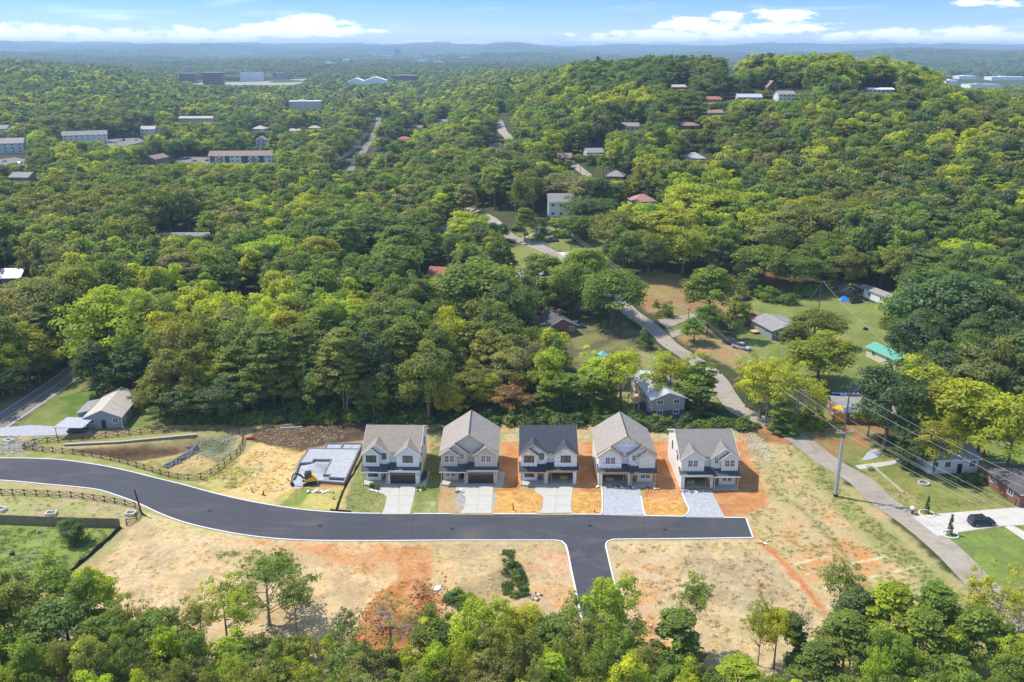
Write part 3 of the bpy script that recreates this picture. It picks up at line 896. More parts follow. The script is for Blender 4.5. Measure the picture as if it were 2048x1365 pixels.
gsheet('car_park', [(385, 168), (420, 166), (520, 164), (600, 158), (640, 160), (560, 176), (400, 176)], OLDA, .5)
gsheet('street', [(362, 188), (384, 178), (392, 180), (372, 190)], OLDA, .5)
# ------------------------------------------------------------------ the five new houses
SH_TAUPE = shingle('taupe_shingle', (.27, .225, .175))
SH_TAUPE2 = shingle('warm_taupe_shingle', (.31, .265, .22))
SH_CHAR = shingle('charcoal_shingle', (.050, .056, .068))
SH_GREY = shingle('grey_shingle', (.22, .195, .17))
SID_W = striped('white_siding', (.78, .745, .70), .18, .02, var=.04, dark=.80)
SID_B = striped('beige_siding', (.56, .47, .38), .18, .02, var=.05, dark=.80)
SID_G = striped('primed_siding', (.72, .67, .60), .18, .02, var=.06, dark=.82)
TRIM = simple('white_trim', (.78, .76, .72), .5, .04)
TRIMB = simple('beige_trim', (.66, .58, .48), .5, .04)
WOODY = simple('new_lumber', (.58, .36, .13), .7, .15)
OSB = simple('board_edge', (.52, .34, .15), .8, .2)
BLACKF = simple('black_frame', (.025, .024, .024), .5, .1)
DKFASC = simple('dark_flashing', (.035, .040, .052), .6, .1)
DOORB = simple('brown_door_steel', (.060, .030, .026), .45, .12)
BRICKC = simple('porch_concrete', (.42, .38, .32), .9, .12)
GLASS = None
def glassmat():
    m = NT('window_glass')
    f = m.noise(.8, 2, .5, m.local())
    c = m.mix(f, (.05, .055, .06), (.13, .115, .09))
    return m.bsdf(c, .12, spec=.8)
GLASS = glassmat()
GLASSD = simple('dark_glass', (.02, .022, .026), .15, .1, spec=.7)

def wrapmat():
    """white house wrap with red emblems and lines of grey print"""
    m = NT('house_wrap'); v = m.local()
    sp = m.n('ShaderNodeSeparateXYZ', {0: v})
    h = m.math('ADD', sp.outputs[0], m.math('MULTIPLY', sp.outputs[1], 1.0))
    z = sp.outputs[2]
    def cell(src, per, off, w):
        fr = m.math('FRACT', m.math('ADD', m.math('DIVIDE', src, per), off))
        return m.math('LESS_THAN', fr, w)
    row = m.math('FLOOR', m.math('DIVIDE', z, .95))
    hx = m.math('ADD', h, m.math('MULTIPLY', row, .47))
    red = m.math('MULTIPLY', cell(hx, 1.15, .1, .24), cell(z, .95, .2, .27))
    txt = m.math('MULTIPLY', cell(hx, 1.15, .62, .45), cell(z, .475, .35, .17))
    br = m.math('GREATER_THAN', m.noise(14, 1, .5, v), .46)
    txt = m.math('MULTIPLY', txt, br)
    wr = m.noise(2.2, 5, .6, v)
    c = m.mul((.80, .77, .76), m.ramp(wr, .3, .7, .88, 1.06))
    on = m.math('GREATER_THAN', m.noise(.7, 1, .5, v), .42)
    c = m.mix(m.math('MULTIPLY', red, on), c, (.62, .06, .09))
    c = m.mix(m.math('MULTIPLY', txt, .7), c, (.22, .24, .32))
    seam = cell(z, 1.35, .45, .03)
    c = m.mix(m.math('MULTIPLY', seam, .55), c, (.25, .25, .28))
    return m.bsdf(c, .5, bump=wr, bs=.3, bd=.03)
WRAP = wrapmat()

_wc = {}
def window(parent, x0, x1, z0, z1, y, frame=None, grid=(2, 2), face=-1, axis='y', name='window', glass=None):
    """a framed window standing proud of a wall; axis 'y' faces the street, 'x' a side wall"""
    frame = frame or TRIM
    w, h = x1 - x0, z1 - z0
    key = (round(w, 2), round(h, 2), frame.name, grid, axis, face, glass.name if glass else '')
    if key not in _wc:
        t = .09
        f = MB(); d0, d1 = (0, .07)
        f.box(0, t, -d1, d0, 0, h).box(w - t, w, -d1, d0, 0, h).box(t, w - t, -d1, d0, 0, t).box(t, w - t, -d1, d0, h - t, h)
        nx, nz = grid
        for i in range(1, nx):
            f.box(w * i / nx - .025, w * i / nx + .025, -.05, -.012, t, h - t)
        for i in range(1, nz):
            f.box(t, w - t, -.048, -.012, h * i / nz - .02, h * i / nz + .02)
        p = MB().box(t - .01, w - t + .01, -.022, -.004, t - .01, h - t + .01)
        _wc[key] = (f.mesh('frame', frame), p.mesh('pane', glass or GLASS))
    fm, pm = _wc[key]
    o = link(name, fm, parent)
    if axis == 'y':
        o.location = (x0, y, z0)
        if face > 0: o.rotation_euler = (0, 0, math.pi); o.location = (x1, y, z0)
    else:
        # y0..y1 given as x0..x1, wall plane at x=y
        if face > 0:
            o.rotation_euler = (0, 0, math.pi / 2); o.location = (y, x0, z0)
        else:
            o.rotation_euler = (0, 0, -math.pi / 2); o.location = (y, x1, z0)
    link('pane', pm, o)
    return o

def gable_slabs(xc, half, ze, za, y0, y1, ov=.35, th=.16):
    s = (za - ze) / half
    x0, x1 = xc - half - ov, xc + half + ov
    zl = ze - s * ov
    L = MB().slab([(x0, y0, zl), (xc, y0, za), (xc, y1, za), (x0, y1, zl)], th)
    Rr = MB().slab([(xc, y0, za), (x1, y0, zl), (x1, y1, zl), (xc, y1, za)], th)
    return L, Rr

def rake(parent, pts, y, mat, w=.2, d=.05, name='fascia'):
    b = MB()
    for (xa, za), (xb, zb) in zip(pts[:-1], pts[1:]):
        b.prism([(xa, za + .03), (xb, zb + .03), (xb, zb - w), (xa, za - w)], 'y', y - d, y)
    return b.build(name, mat, parent)

def new_house(label, px_left, py, kind, mirror, wall, lower, roofm, trim, frame, state, yaw=0.0, lw=None, sidewin=False, W=11.2):
    X, Y = P(px_left, py)
    root = thing('new_house', label, 'house', (X, Y, 0), yaw, 'new two storey houses along the new road')
    def M(x): return W - x if mirror else x
    def B(mb_fn, name, mat, parent=root):
        b = MB(); mb_fn(b); 
        if mirror: b.v = [(W - x, y, z) for x, y, z in b.v]
        return b.build(name, mat, parent)
    D = 14.4 if kind == 'A' else 13.4
    t = .22
    # walls: ground floor shell, upper floor, gable ends
    def shell(b):
        b.box(0, t, 1.3, D, 0, 3.25); b.box(W - t, W, 0, D, 0, 3.25); b.box(t, W - t, D - t, D, 0, 3.25)
        b.box(0, 3.35, 1.3, 1.3 + t, 0, 3.25)                   # room beside the porch
        b.box(3.35 - t, 3.35, 1.3 + t, 2.6, 0, 3.25)
        b.box(3.35, 4.85, 2.6, 2.6 + t, 0, 3.25)                # entry
        b.box(4.85, 4.85 + t, 0, 7.0, 0, 3.25)
        b.box(4.85 + t, 5.35, 0, t, 0, 3.25); b.box(10.45, W - t, 0, t, 0, 3.25)
        b.box(5.35, 10.45, .002, t, 2.5, 3.25)
        b.box(4.85 + t, W - t, 7.0, 7.0 + t, 0, 3.25)
    B(shell, 'ground_floor_wall', lower)
    B(lambda b: b.box(t, W - t, .3, D - t, 3.12, 3.24), 'floor_deck', OSB)
    if kind == 'A':
        zr, yr, s = 9.45, 7.9, None
        B(lambda b: b.prism([(1.6, 3.25), (D, 3.25), (D, 6.6), (yr, zr - .12), (1.6, 6.55)], 'x', 0, W), 'upper_wall', wall)
        def rf(b):
            b.slab([(-.3, 1.15, 6.36), (W + .3, 1.15, 6.36), (W + .3, yr, zr), (-.3, yr, zr)], .16)
            b.slab([(-.3, yr, zr), (W + .3, yr, zr), (W + .3, D + .4, 6.36), (-.3, D + .4, 6.36)], .16)
        roof = B(rf, 'roof', roofm)
        for xa, xb in ((-.34, -.302), (W + .302, W + .34)):
            B(lambda b: b.prism([(1.1, 6.40), (yr, zr + .03), (D + .45, 6.40), (D + .45, 6.2), (yr, zr - .2), (1.1, 6.18)], 'x', xa, xb), 'fascia', trim, roof)
        bays = [(1.62, 1.62, 6.4, 7.65, .5, 3.9, 0, 3.24), (2.55, 2.62, 6.45, 8.3, 1.05, 5.4, .3, 5.2), (8.95, 2.25, 6.4, 8.05, .5, 4.8, 6.7, W)]
    else:
        zr = 10.35; xc = W / 2
        B(lambda b: b.prism([(0, 3.25), (W, 3.25), (W, 6.6), (xc, zr - .14), (0, 6.6)], 'y', 1.6, D), 'upper_wall', wall)
        L, Rr = gable_slabs(xc, xc, 6.62, zr, 1.2, D + .4, .42)
        roof = L.add(Rr.v, Rr.f).build('roof', roofm, root)
        s = (zr - 6.62) / xc
        rake(roof, [(-.44, 6.62 - s * .44), (xc, zr), (W + .44, 6.62 - s * .44)], 1.2, trim if state != 'wrapped' else WOODY)
        def rg(b): b.box(xc - .12, xc + .12, 1.15, D + .4, zr - .03, zr + .05)
        B(rg, 'ridge_cap', DKFASC, roof)
        for (vx, vy) in ((2.4, 9.5), (3.4, 11.0), (8.3, 8.6)):
            zz = zr - s * abs(vx - xc)
            MB().tube([(vx, vy, zz - .1), (vx, vy, zz + .35)], .07, 7).build('vent_pipe', TRIM, roof)
        bays = [(1.62, 1.62, 6.36, 7.45, .5, 1.75, 0, 3.24), (2.65, 2.6, 6.45, 8.35, 1.0, 2.2, .3, 5.25), (8.95, 2.25, 6.4, 8.05, .5, 1.75, 6.7, W)]
    for i, (xc_, half, ze, za, y0, y1, xa, xb) in enumerate(bays):
        s_ = (za - ze) / half
        def bay(b):
            zl = ze - max(0, (xc_ - half) - xa) * 0
            poly = [(xa, 3.35), (xb, 3.35), (xb, za - s_ * abs(xb - xc_) - .12), (xc_, za - .14), (xa, za - s_ * abs(xa - xc_) - .12)]
            b.prism(poly, 'y', y0, 1.62)
        bw = B(bay, 'bay_wall', wall)
        L, Rr = gable_slabs(M(xc_), half, ze, za, y0 - .35, y1, .38)
        dr = L.add(Rr.v, Rr.f).build('gable_roof', roofm, root)
        c = M(xc_)
        rake(dr, [(c - half - .4, ze - s_ * .4), (c, za), (c + half + .4, ze - s_ * .4)], y0 - .35, trim if state != 'wrapped' or i == 5 else OSB, .19, .04)
    # porch and garage lean-to roofs
    def pr(b):
        b.slab([(-.35, -.85, 3.02), (4.98, -.85, 3.02), (4.98, 1.62, 4.15), (-.35, 1.62, 4.15)], .15)
    porch = B(pr, 'porch_roof', DARKROOF if roofm is not SH_CHAR else SH_CHAR)
    B(lambda b: b.box(-.35, 4.98, -.9, -.852, 2.80, 3.04), 'fascia', trim if state != 'wrapped' else OSB, porch)
    def gr(b):
        b.slab([(4.98, -.42, 3.18), (W + .35, -.42, 3.18), (W + .35, 1.62, 4.05), (4.98, 1.62, 4.05)], .15)
    garr = B(gr, 'garage_roof', DARKROOF if roofm is not SH_CHAR else SH_CHAR)
    B(lambda b: b.box(4.99, W + .35, -.47, -.422, 2.98, 3.2), 'fascia', trim if state != 'wrapped' else OSB, garr)
    B(lambda b: b.box(4.9, 5.06, -.9, 1.62, 3.2, 4.22), 'flashing', DKFASC, garr)
    slab = B(lambda b: b.box(-.15, 4.84, -.85, 1.295, 0, .2).box(3.352, 4.845, 1.295, 2.598, 0, .2), 'porch_slab', BRICKC)
    for x in (.0, 4.62):
        B(lambda b: b.box(x, x + .17, -.72, -.55, .2, 2.9), 'porch_post', WOODY)
    B(lambda b: b.box(4.85 + t, W - t, .24, 7.0, .0, .06), 'garage_floor', CONC)
    B(lambda b: b.box(-.03, W + .03, D - 6, D + .03, -.2, .25), 'foundation', BRICKC)
    fr = frame
    def win(x0, x1, z0, z1, y, **k):
        a, b_ = (W - x1, W - x0) if mirror else (x0, x1)
        return window(root, a, b_, z0, z1, y, fr, **k)
    g = (1, 1) if fr is BLACKF else (2, 2)
    gl = GLASS
    win(.65, 1.62, 4.5, 6.0, .5, grid=g); win(1.68, 2.65, 4.5, 6.0, .5, grid=g)
    win(3.75, 4.6, 4.95, 6.25, 1.0, grid=g)
    win(7.95, 8.92, 4.5, 6.0, .5, grid=g); win(8.98, 9.95, 4.5, 6.0, .5, grid=g)
    win(.75, 1.68, .95, 2.35, 1.3, grid=g); win(1.74, 2.67, .95, 2.35, 1.3, grid=g)
    # trim around corners
    if state != 'wrapped':
        for x in (0, 3.14, 6.7, W - .1):
            B(lambda b: b.box(x - .003, x + .103, .47, .5, 3.4, 6.35), 'corner_trim', trim)
        for x in (4.85, W - .12):
            B(lambda b: b.box(x, x + .12, -.03, 0, 0, 3.1), 'corner_trim', trim)
    else:
        for x in (4.85, W - .12):
            B(lambda b: b.box(x, x + .12, -.03, 0, 0, 3.1), 'corner_trim', OSB)
        B(lambda b: b.box(5.2, 10.5, -.03, 0, 2.5, 2.72), 'header_beam', OSB)
    dm = DOORB if state != 'wrapped' else OSB
    d = B(lambda b: b.box(3.72, 4.62, 2.53, 2.598, .22, 2.35), 'front_door', dm)
    B(lambda b: b.box(4.45, 4.52, 2.46, 2.529, 1.2, 1.3), 'handle', TRIM, d)
    if state == 'finished':
        gd = B(lambda b: b.box(5.352, 10.448, .10, .14, 0.02, 2.498), 'garage_door', DOORB)
        pmesh = MB().box(0, 1.2, -.03, 0, 0, .50).mesh('panel', DOORB)
        wmesh = MB().box(0, 1.2, -.03, 0, 0, .34).mesh('pane', GLASS)
        for r_ in range(4):
            for c_ in range(4):
                xx = 5.40 + c_ * 1.265
                top = r_ == 3
                o = link('pane' if top else 'panel', wmesh if top else pmesh, gd, (M(xx) - (1.2 if mirror else 0), .10, .07 + r_ * .62 + (.05 if top else 0)))
        for x in (5.0, 10.85):
            B(lambda b: b.box(x, x + .12, -.12, 0, 2.0, 2.3), 'wall_lamp', BLACKF)
    elif state in ('wrapped', 'open'):
        # the unfinished garage: bits of building kit standing inside
        B(lambda b: b.box(5.6, 5.68, .5, .58, .06, 2.2).box(6.1, 6.18, .5, .58, .06, 2.2), 'stud', WOODY)
        B(lambda b: b.box(8.0, 9.6, 2.0, 2.9, .06, .7), 'workbench', OSB)
        B(lambda b: b.prism([(5.42, 2.4), (5.9, 2.4), (5.42, 1.6)], 'y', .26, .3), 'brace', OSB)
    if sidewin:
        xx = W if sidewin > 0 else 0
        for ya in (4.0, 9.5):
            window(root, ya, ya + .9, 4.2, 5.9, xx, BLACKF, (1, 1), sidewin, 'x')
    return root
DARKROOF = SH_GREYP = shingle('grey_porch_shingle', (.085, .085, .092))
H1 = new_house('finished white two-storey house with twin front gables, black windows and brown garage door', 727.5, 968, 'A', False, SID_W, SID_W, SH_TAUPE, TRIM, BLACKF, 'finished', rad(-1.0), sidewin=1)
H2 = new_house('finished beige house with one tall front-facing taupe roof and brown garage door', 883, 968, 'B', False, SID_B, SID_B, SH_TAUPE2, TRIMB, TRIM, 'finished')
H3 = new_house('unfinished house with charcoal roof, printed white wrap and an empty garage opening', 1041.5, 968.5, 'A', False, WRAP, WRAP, SH_CHAR, OSB, BLACKF, 'wrapped')
H4 = new_house('half-clad house with tall taupe roof and red-printed wrap in its big gable', 1197, 972, 'B', True, WRAP, SID_G, SH_TAUPE2, OSB, TRIM, 'wrapped', rad(.5))
H5 = new_house('white-clad house with open garage beside the road end, nearest the tall steel pole', 1361, 978, 'A', True, SID_G, SID_G, SH_GREY, TRIM, TRIM, 'open', rad(.8), sidewin=-1)
# clad bays over the wrap on the fourth house
def over(root, x0, x1, z0, z1, y, apex):
    MB().prism([(x0, z0), (x1, z0), (x1, z1), (apex[0], apex[1]), (x0, z1)], 'y', y - .03, y - .004).build('siding', SID_G, root)
over(H4, 7.98, 11.18, 3.4, 6.2, .5, (9.58, 7.25))

# foundation of the sixth house
def foundation():
    x0, y0 = P(600, 968)
    pts = {k: np.array(P(*Z1([v])[0])) for k, v in dict(a=(118, 690), b=(250, 432), c=(700, 392), d=(545, 730), e=(340, 712), f=(385, 392), g=(530, 395)).items()}
    r = thing('house_foundation', 'unfinished block foundation filled with grey gravel beside the small digger', 'foundation', (pts['a'][0], pts['a'][1], 0))
    o = np.array([pts['a'][0], pts['a'][1]])
    def wall(nm, l, h=.62, w=.3):
        b = MB(); l = [np.array(p) - o for p in l]
        for p, q in zip(l[:-1], l[1:]):
            d = (q - p) / (np.linalg.norm(q - p) + 1e-9); n = np.array([-d[1], d[0]]) * w / 2; e_ = d * w / 2 * .98
            c = [p - e_ - n, q + e_ - n, q + e_ + n, p - e_ + n]
            b.slab([(c_[0], c_[1], h) for c_ in c], h)
            h += .004
        return b.build(nm, BLOCK, r)
    z1 = lambda l: [P(*q) for q in Z1(l)]
    wall('block_wall', z1([(118, 690), (165, 560), (250, 432), (385, 436), (675, 440)]))
    wall('block_wall', z1([(700, 392), (545, 728), (338, 712)]))
    wall('block_wall', z1([(385, 432), (400, 392), (700, 392)]))
    wall('block_wall', z1([(165, 560), (275, 553), (285, 528), (440, 530), (375, 658), (430, 660), (425, 682), (560, 690)]))
    wall('block_wall', z1([(520, 432), (540, 396)]))
    g_ = MB()
    for q, z in (([(165, 556), (250, 436), (672, 442), (560, 688), (430, 684), (434, 655), (380, 655), (445, 528), (285, 525), (272, 550)], .52), ([(120, 690), (168, 566), (280, 556), (290, 532), (436, 534), (372, 660), (428, 664), (418, 690), (540, 696), (540, 722), (340, 708)], .12), ([(390, 430), (402, 396), (696, 396), (675, 438)], .40)):
        w = [np.array(p) - o for p in z1(q)]
        g_.add([(a[0], a[1], z) for a in w], tessellate_polygon([[Vector((a[0], a[1], 0)) for a in w]]))
    gg = g_.build('gravel_fill', GRAVEL, r); gg['kind'] = 'stuff'
    for (cx, cy_, rr, h) in [(300, 590, 3.0, 1.3), (380, 690, 1.3, .7), (210, 680, 2.0, .7), (600, 425, 1.8, .6), (170, 720, 2.0, .35)]:
        c = np.array(P(*Z1([(cx, cy_)])[0])) - o
        b = MB(); n = 22; m = 7
        vs = [(c[0], c[1], h + .1)]
        for j in range(1, m + 1):
            for i in range(n):
                a = 2 * math.pi * i / n
                k = j / m * rr * (1 + .16 * math.sin(3 * a + cx) + .08 * random.random())
                vs.append((c[0] + k * math.cos(a), c[1] + k * math.sin(a) * .9, .06 + h * (1 - j / m) ** 1.1 + random.uniform(-.05, .05)))
        fs = [(0, 1 + i, 1 + (i + 1) % n) for i in range(n)]
        for j in range(m - 1):
            fs += [(1 + j * n + i, 1 + (j + 1) * n + i, 1 + (j + 1) * n + (i + 1) % n, 1 + j * n + (i + 1) % n) for i in range(n)]
        tag(b.add(vs, fs).build('gravel_heap', GRAVEL, r, smooth=True), kind='stuff')
BLOCK = simple('foundation_block', (.17, .175, .18), .9, .2, 2.0, local=False)
foundation()

# ------------------------------------------------------------------ mini excavator
MYEL = simple('machine_yellow', (.70, .43, .02), .4, .1, spec=.5)
MBLK = simple('machine_black', (.03, .03, .033), .5, .2)
def rot_mesh(b, ang, cx=0, cy_=0):
    c, s_ = math.cos(ang), math.sin(ang)
    b.v = [(cx + (x - cx) * c - (y - cy_) * s_, cy_ + (x - cx) * s_ + (y - cy_) * c, z) for x, y, z in b.v]
    return b
ex, ey = P(619, 968)
EX = thing('mini_excavator', 'yellow and black mini excavator with its arm folded beside the gravel foundation', 'excavator', (ex, ey, 0), rad(18))
for y in (-.8, .8):
    t_ = MB().prism([(-1.3, .1), (-1.1, 0), (1.1, 0), (1.3, .1), (1.35, .35), (1.15, .55), (-1.15, .55), (-1.35, .35)], 'y', y - .2, y + .2).build('track', MBLK, EX)
    for k in range(5):
        MB().tube([(-1.05 + k * .52, y - .23, .26), (-1.05 + k * .52, y + .23, .26)], .16, 8).build('road_wheel', DKFASC, t_)
MB().box(-.6, .6, -.6, .6, .3, .75).build('undercarriage', MBLK, EX)
MB().prism([(-.9, .78), (1.25, .78), (1.45, 1.1), (1.35, 1.55), (.5, 1.7), (-.9, 1.25)], 'y', -.75, .75).build('body', MYEL, EX)
cab = MB().prism([(-.85, 1.25), (.45, 1.72), (.45, 2.6), (-.55, 2.65), (-.9, 2.0)], 'y', -.7, .35).build('cab', GLASSD, EX)
MB().prism([(-.65, 2.652), (.55, 2.652), (.5, 2.76), (-.6, 2.76)], 'y', -.76, .42).build('cab_roof', MBLK, cab)
for yy in (-.72, .37):
    MB().tube([(.46, yy, 1.6), (.46, yy, 2.65)], .05, 5).tube([(-.9, yy, 2.0), (-.58, yy, 2.66)], .05, 5).build('cab_post', MBLK, cab)
MB().tube([(-.9, .1, 1.2), (-1.6, .1, 2.1), (-2.5, .1, 2.7), (-3.0, .1, 2.5)], [.17, .19, .16, .12], 6).build('boom', MBLK, EX)
MB().tube([(-3.0, .1, 2.55), (-3.35, .1, 1.6), (-3.45, .1, .8)], [.13, .12, .09], 6).build('stick', MBLK, EX)
MB().tube([(-1.2, .1, 1.3), (-2.2, .1, 2.3)], .06, 6).tube([(-2.3, .1, 2.85), (-3.2, .1, 2.4)], .05, 6).build('hydraulic_ram', TRIM, EX)
MB().prism([(-3.6, .85), (-3.2, .85), (-3.0, .45), (-3.15, .1), (-3.6, .12), (-3.75, .5)], 'y', -.25, .45).build('bucket', MBLK, EX)
MB().box(1.45, 1.6, -.9, .9, .12, .55).build('blade', MYEL, EX)

# ------------------------------------------------------------------ small things round the new houses
ACM = simple('ac_casing', (.06, .065, .07), .5, .15)
for i, (px, py, lab) in enumerate([(849, 958, 'nearer dark air conditioner unit beside the white house'), (851, 952, 'farther dark air conditioner unit beside the white house')]):
    x, y = P(px, py)
    r = thing('air_conditioner', lab, 'air conditioner', (x, y, .06), 0, 'air conditioners by the white house')
    MB().box(-.4, .4, -.4, .4, 0, .85).build('casing', ACM, r)
    MB().tube([(0, 0, .85), (0, 0, .93)], .33, 12).build('fan_guard', BLACKF, r)
ROCK = simple('white_rock', (.72, .70, .66), .8, .12, 3)
def rock_mesh(seed, s=1):
    rr = random.Random(seed); bm = bmesh.new(); bmesh.ops.create_icosphere(bm, subdivisions=1, radius=s)
    for v in bm.verts:
        v.co = Vector((v.co.x, v.co.y * .8, v.co.z * .6)) * rr.uniform(.8, 1.2)
    me = bpy.data.meshes.new('rock'); bm.to_mesh(me); bm.free(); return me
rm = rock_mesh(3, .38); rm.materials.append(ROCK)
pos_w = ['westernmost', 'second from the west', 'third from the west', 'easternmost']
for i, (a, b_) in enumerate([(768, 770), (788, 776), (808, 780), (828, 785)]):
    x, y = P(*Z1([(a, b_)])[0])
    o = link('landscape_rock', rm, None, (x, y, .1)); o.rotation_euler.z = i * 1.7
    tag(o, '%s of four white rocks left of the white house drive' % pos_w[i], 'rock', 'white landscaping rocks')
for i, (a, b_) in enumerate([(1175, 772), (1198, 776)]):
    x, y = P(*Z1([(a, b_)])[0])
    o = link('landscape_rock', rm, None, (x, y, .1)); o.rotation_euler.z = i * 2.7
    tag(o, '%s of two white rocks right of the white house drive' % ['left', 'right'][i], 'rock', 'white landscaping rocks')
# steel tap pipes and tree guards in the straw strips
def stub(px, py, lab, lean=(0, 0), h=1.0, r_=.09, mat=None, cat='pipe', nm='pipe_stub'):
    x, y, z = G(px, py)
    root = thing(nm, lab, cat, (x, y, z))
    MB().tube([(0, 0, 0), (lean[0] * .5, lean[1] * .5, h * .5), (lean[0], lean[1], h)], [r_, r_ * .9, r_ * .8], 7).build('pipe', mat or BLACKF, root)
    MB().tube([(-.25, 0, .03), (.6, -.5, .03)], r_ * .8, 6).build('offcut', mat or BLACKF, root)
    return root
stub(1027, 1020, 'black pipe sticking up in the straw right of the beige house drive', (-.15, 0), 1.5, .09)
stub(1190, 1024, 'small black pipe stub in straw left of the first gravel drive', (-.1, 0), .6, .09)
stub(667, 998, 'black pipe stub in the straw below the foundation by the silt fence', (.2, .1), .5, .1)
stub(505, 984, 'thin black stake leaning in the straw lot', (-.35, .2), 1.0, .09, cat='stake', nm='stake')
stub(526, 990, 'black drain stub with green weeds in the straw lot', (.2, .1), .7, .15)
# lumber and debris in front of open garages
DEBM = simple('tarp_grey', (.15, .15, .17), .6, .4, 3)
def debris(px, py, w, d, lab, mat=None, n=26, seed=1, cat='debris pile'):
    rr = random.Random(seed); x, y = P(px, py)
    b = MB()
    for i in range(n):
        cx, cy_ = rr.gauss(0, w * .3), rr.gauss(0, d * .3); s = rr.uniform(.08, .4)
        bb = MB().box(cx - s, cx + s, cy_ - s * .5, cy_ + s * .5, 0, rr.uniform(.06, .25)); rot_mesh(bb, rr.uniform(0, 3), cx, cy_)
        b.add(bb.v, bb.f, rr.choice([0, 0, 1, 2]))
    o = b.build('debris_pile', [mat or DEBM, OSB, TRIM]); o.location = (x, y, .06)
    return tag(o, lab, cat)
debris(1240, 975, 5.2, 1.2, 'grey rubble and offcuts at the mouth of the half-clad house garage', seed=2, n=40)
debris(1388, 984, 4.0, 1.0, 'dark tarp and rubble on the gravel before the end house garage', seed=3)
debris(1300, 978, 2.6, .8, 'scrap heap on the clay below the half-clad house porch', seed=4, n=18)
debris(922, 984, 2.4, .9, 'buckets and packaging on the beige house front step', seed=5, n=12)
debris(640, 985, 4.5, .9, 'offcuts strewn along the front wall of the foundation', seed=6, n=26)
debris(1528, 1085, 2.4, 1.5, 'broken planks scattered beside the road end', OSB, 14, 7)
debris(1068, 1195, 2.6, 1.4, 'grey boards half buried in the straw left of the side road', DEBM, 14, 8)
debris(870, 1178, 1.6, .6, 'short grey planks beside the orange dirt mound', TRIM, 6, 9)
debris(1282, 1254, 2.6, .8, 'pale pipe lying in bare earth right of the side road', TRIM, 5, 10)

# ------------------------------------------------------------------ crossbuck fences
FWOOD = simple('weathered_fence_wood', (.17, .095, .055), .85, .2, 3)
post_m = MB().box(-.08, .08, -.08, .08, -.1, 1.38).mesh('post', FWOOD)
rail_m = MB().box(0, 1, -.03, .03, -.05, .05).mesh('rail', FWOOD)
def crossbuck(label, pxs, step=2.25):
    pl = cr([G(a, b)[:2] for a, b in pxs], .3)
    acc = [pl[0]]; d = 0
    for p, q in zip(pl[:-1], pl[1:]):
        d += math.dist(p, q)
        if d >= step: acc.append(q); d = 0
    root = thing('crossbuck_fence', label, 'fence', (acc[0][0], acc[0][1], 0))
    o = Vector((acc[0][0], acc[0][1], 0))
    P3 = []
    for p in acc:
        P3.append(Vector((p[0], p[1], float(T(p[0], p[1])))) - o)
    for p in P3:
        link('post', post_m, root, p)
    def bar(nm, a, b):
        v = b - a; r_ = link(nm, rail_m, root, a)
        r_.rotation_euler = (0, -math.atan2(v.z, math.hypot(v.x, v.y)), math.atan2(v.y, v.x)); r_.scale = (v.length, 1, 1)
    for a, b in zip(P3[:-1], P3[1:]):
        n = Vector((-(b - a).y, (b - a).x, 0)).normalized() * .04
        up_ = lambda h: Vector((0, 0, h))
        bar('rail', a + up_(1.22), b + up_(1.22)); bar('rail', a + up_(.25), b + up_(.25))
        bar('brace', a + up_(.3) + n, b + up_(1.16) + n); bar('brace', a + up_(1.16) - n, b + up_(.3) - n)
crossbuck('brown crossbuck fence running in front of the drainage basin by the new road', [(47, 900), (95, 905), (160, 911), (235, 925), (300, 944), (350, 958), (393, 960), (425, 948), (455, 925), (478, 905), (486, 882), (476, 862)])
crossbuck('brown crossbuck fence along the top of the basin wall below the grey house', [(50, 897), (75, 888), (150, 882), (230, 874), (310, 866), (390, 862), (430, 861), (474, 862)])
crossbuck('brown crossbuck fence south of the new road beside the black gate post', [(-90, 985), (0, 990), (70, 992), (140, 996), (200, 1003), (240, 1010), (276, 1019), (282, 1026), (268, 1044), (244, 1056)])

# retaining wall of the basin
CW = simple('stained_concrete', (.20, .17, .14), .9, .35, .7, local=False)
def retaining():
    a = [P(x, y) for x, y in [(128, 893), (235, 888), (330, 879), (394, 873)]]
    b = MB(); 
    r = thing('retaining_wall', 'stained concrete retaining wall along the back of the drainage basin', 'wall', (a[0][0], a[0][1], 0))
    for (p, q) in zip(a[:-1], a[1:]):
        p = (p[0] - a[0][0], p[1] - a[0][1]); q = (q[0] - a[0][0], q[1] - a[0][1])
        b.slab([(p[0], p[1], .35), (q[0], q[1], .35), (q[0], q[1] + .4, .35), (p[0], p[1] + .4, .35)], 3.0)
    b.build('wall', CW, r)
    c = MB()
    for (p, q) in zip(a[:-1], a[1:]):
        p = (p[0] - a[0][0], p[1] - a[0][1]); q = (q[0] - a[0][0], q[1] - a[0][1])
        c.slab([(p[0], p[1] - .06, .5), (q[0], q[1] - .06, .5), (q[0], q[1] + .46, .5), (p[0], p[1] + .46, .5)], .149)
    c.build('coping', simple('coping', (.38, .35, .30), .9, .2), r)
retaining()
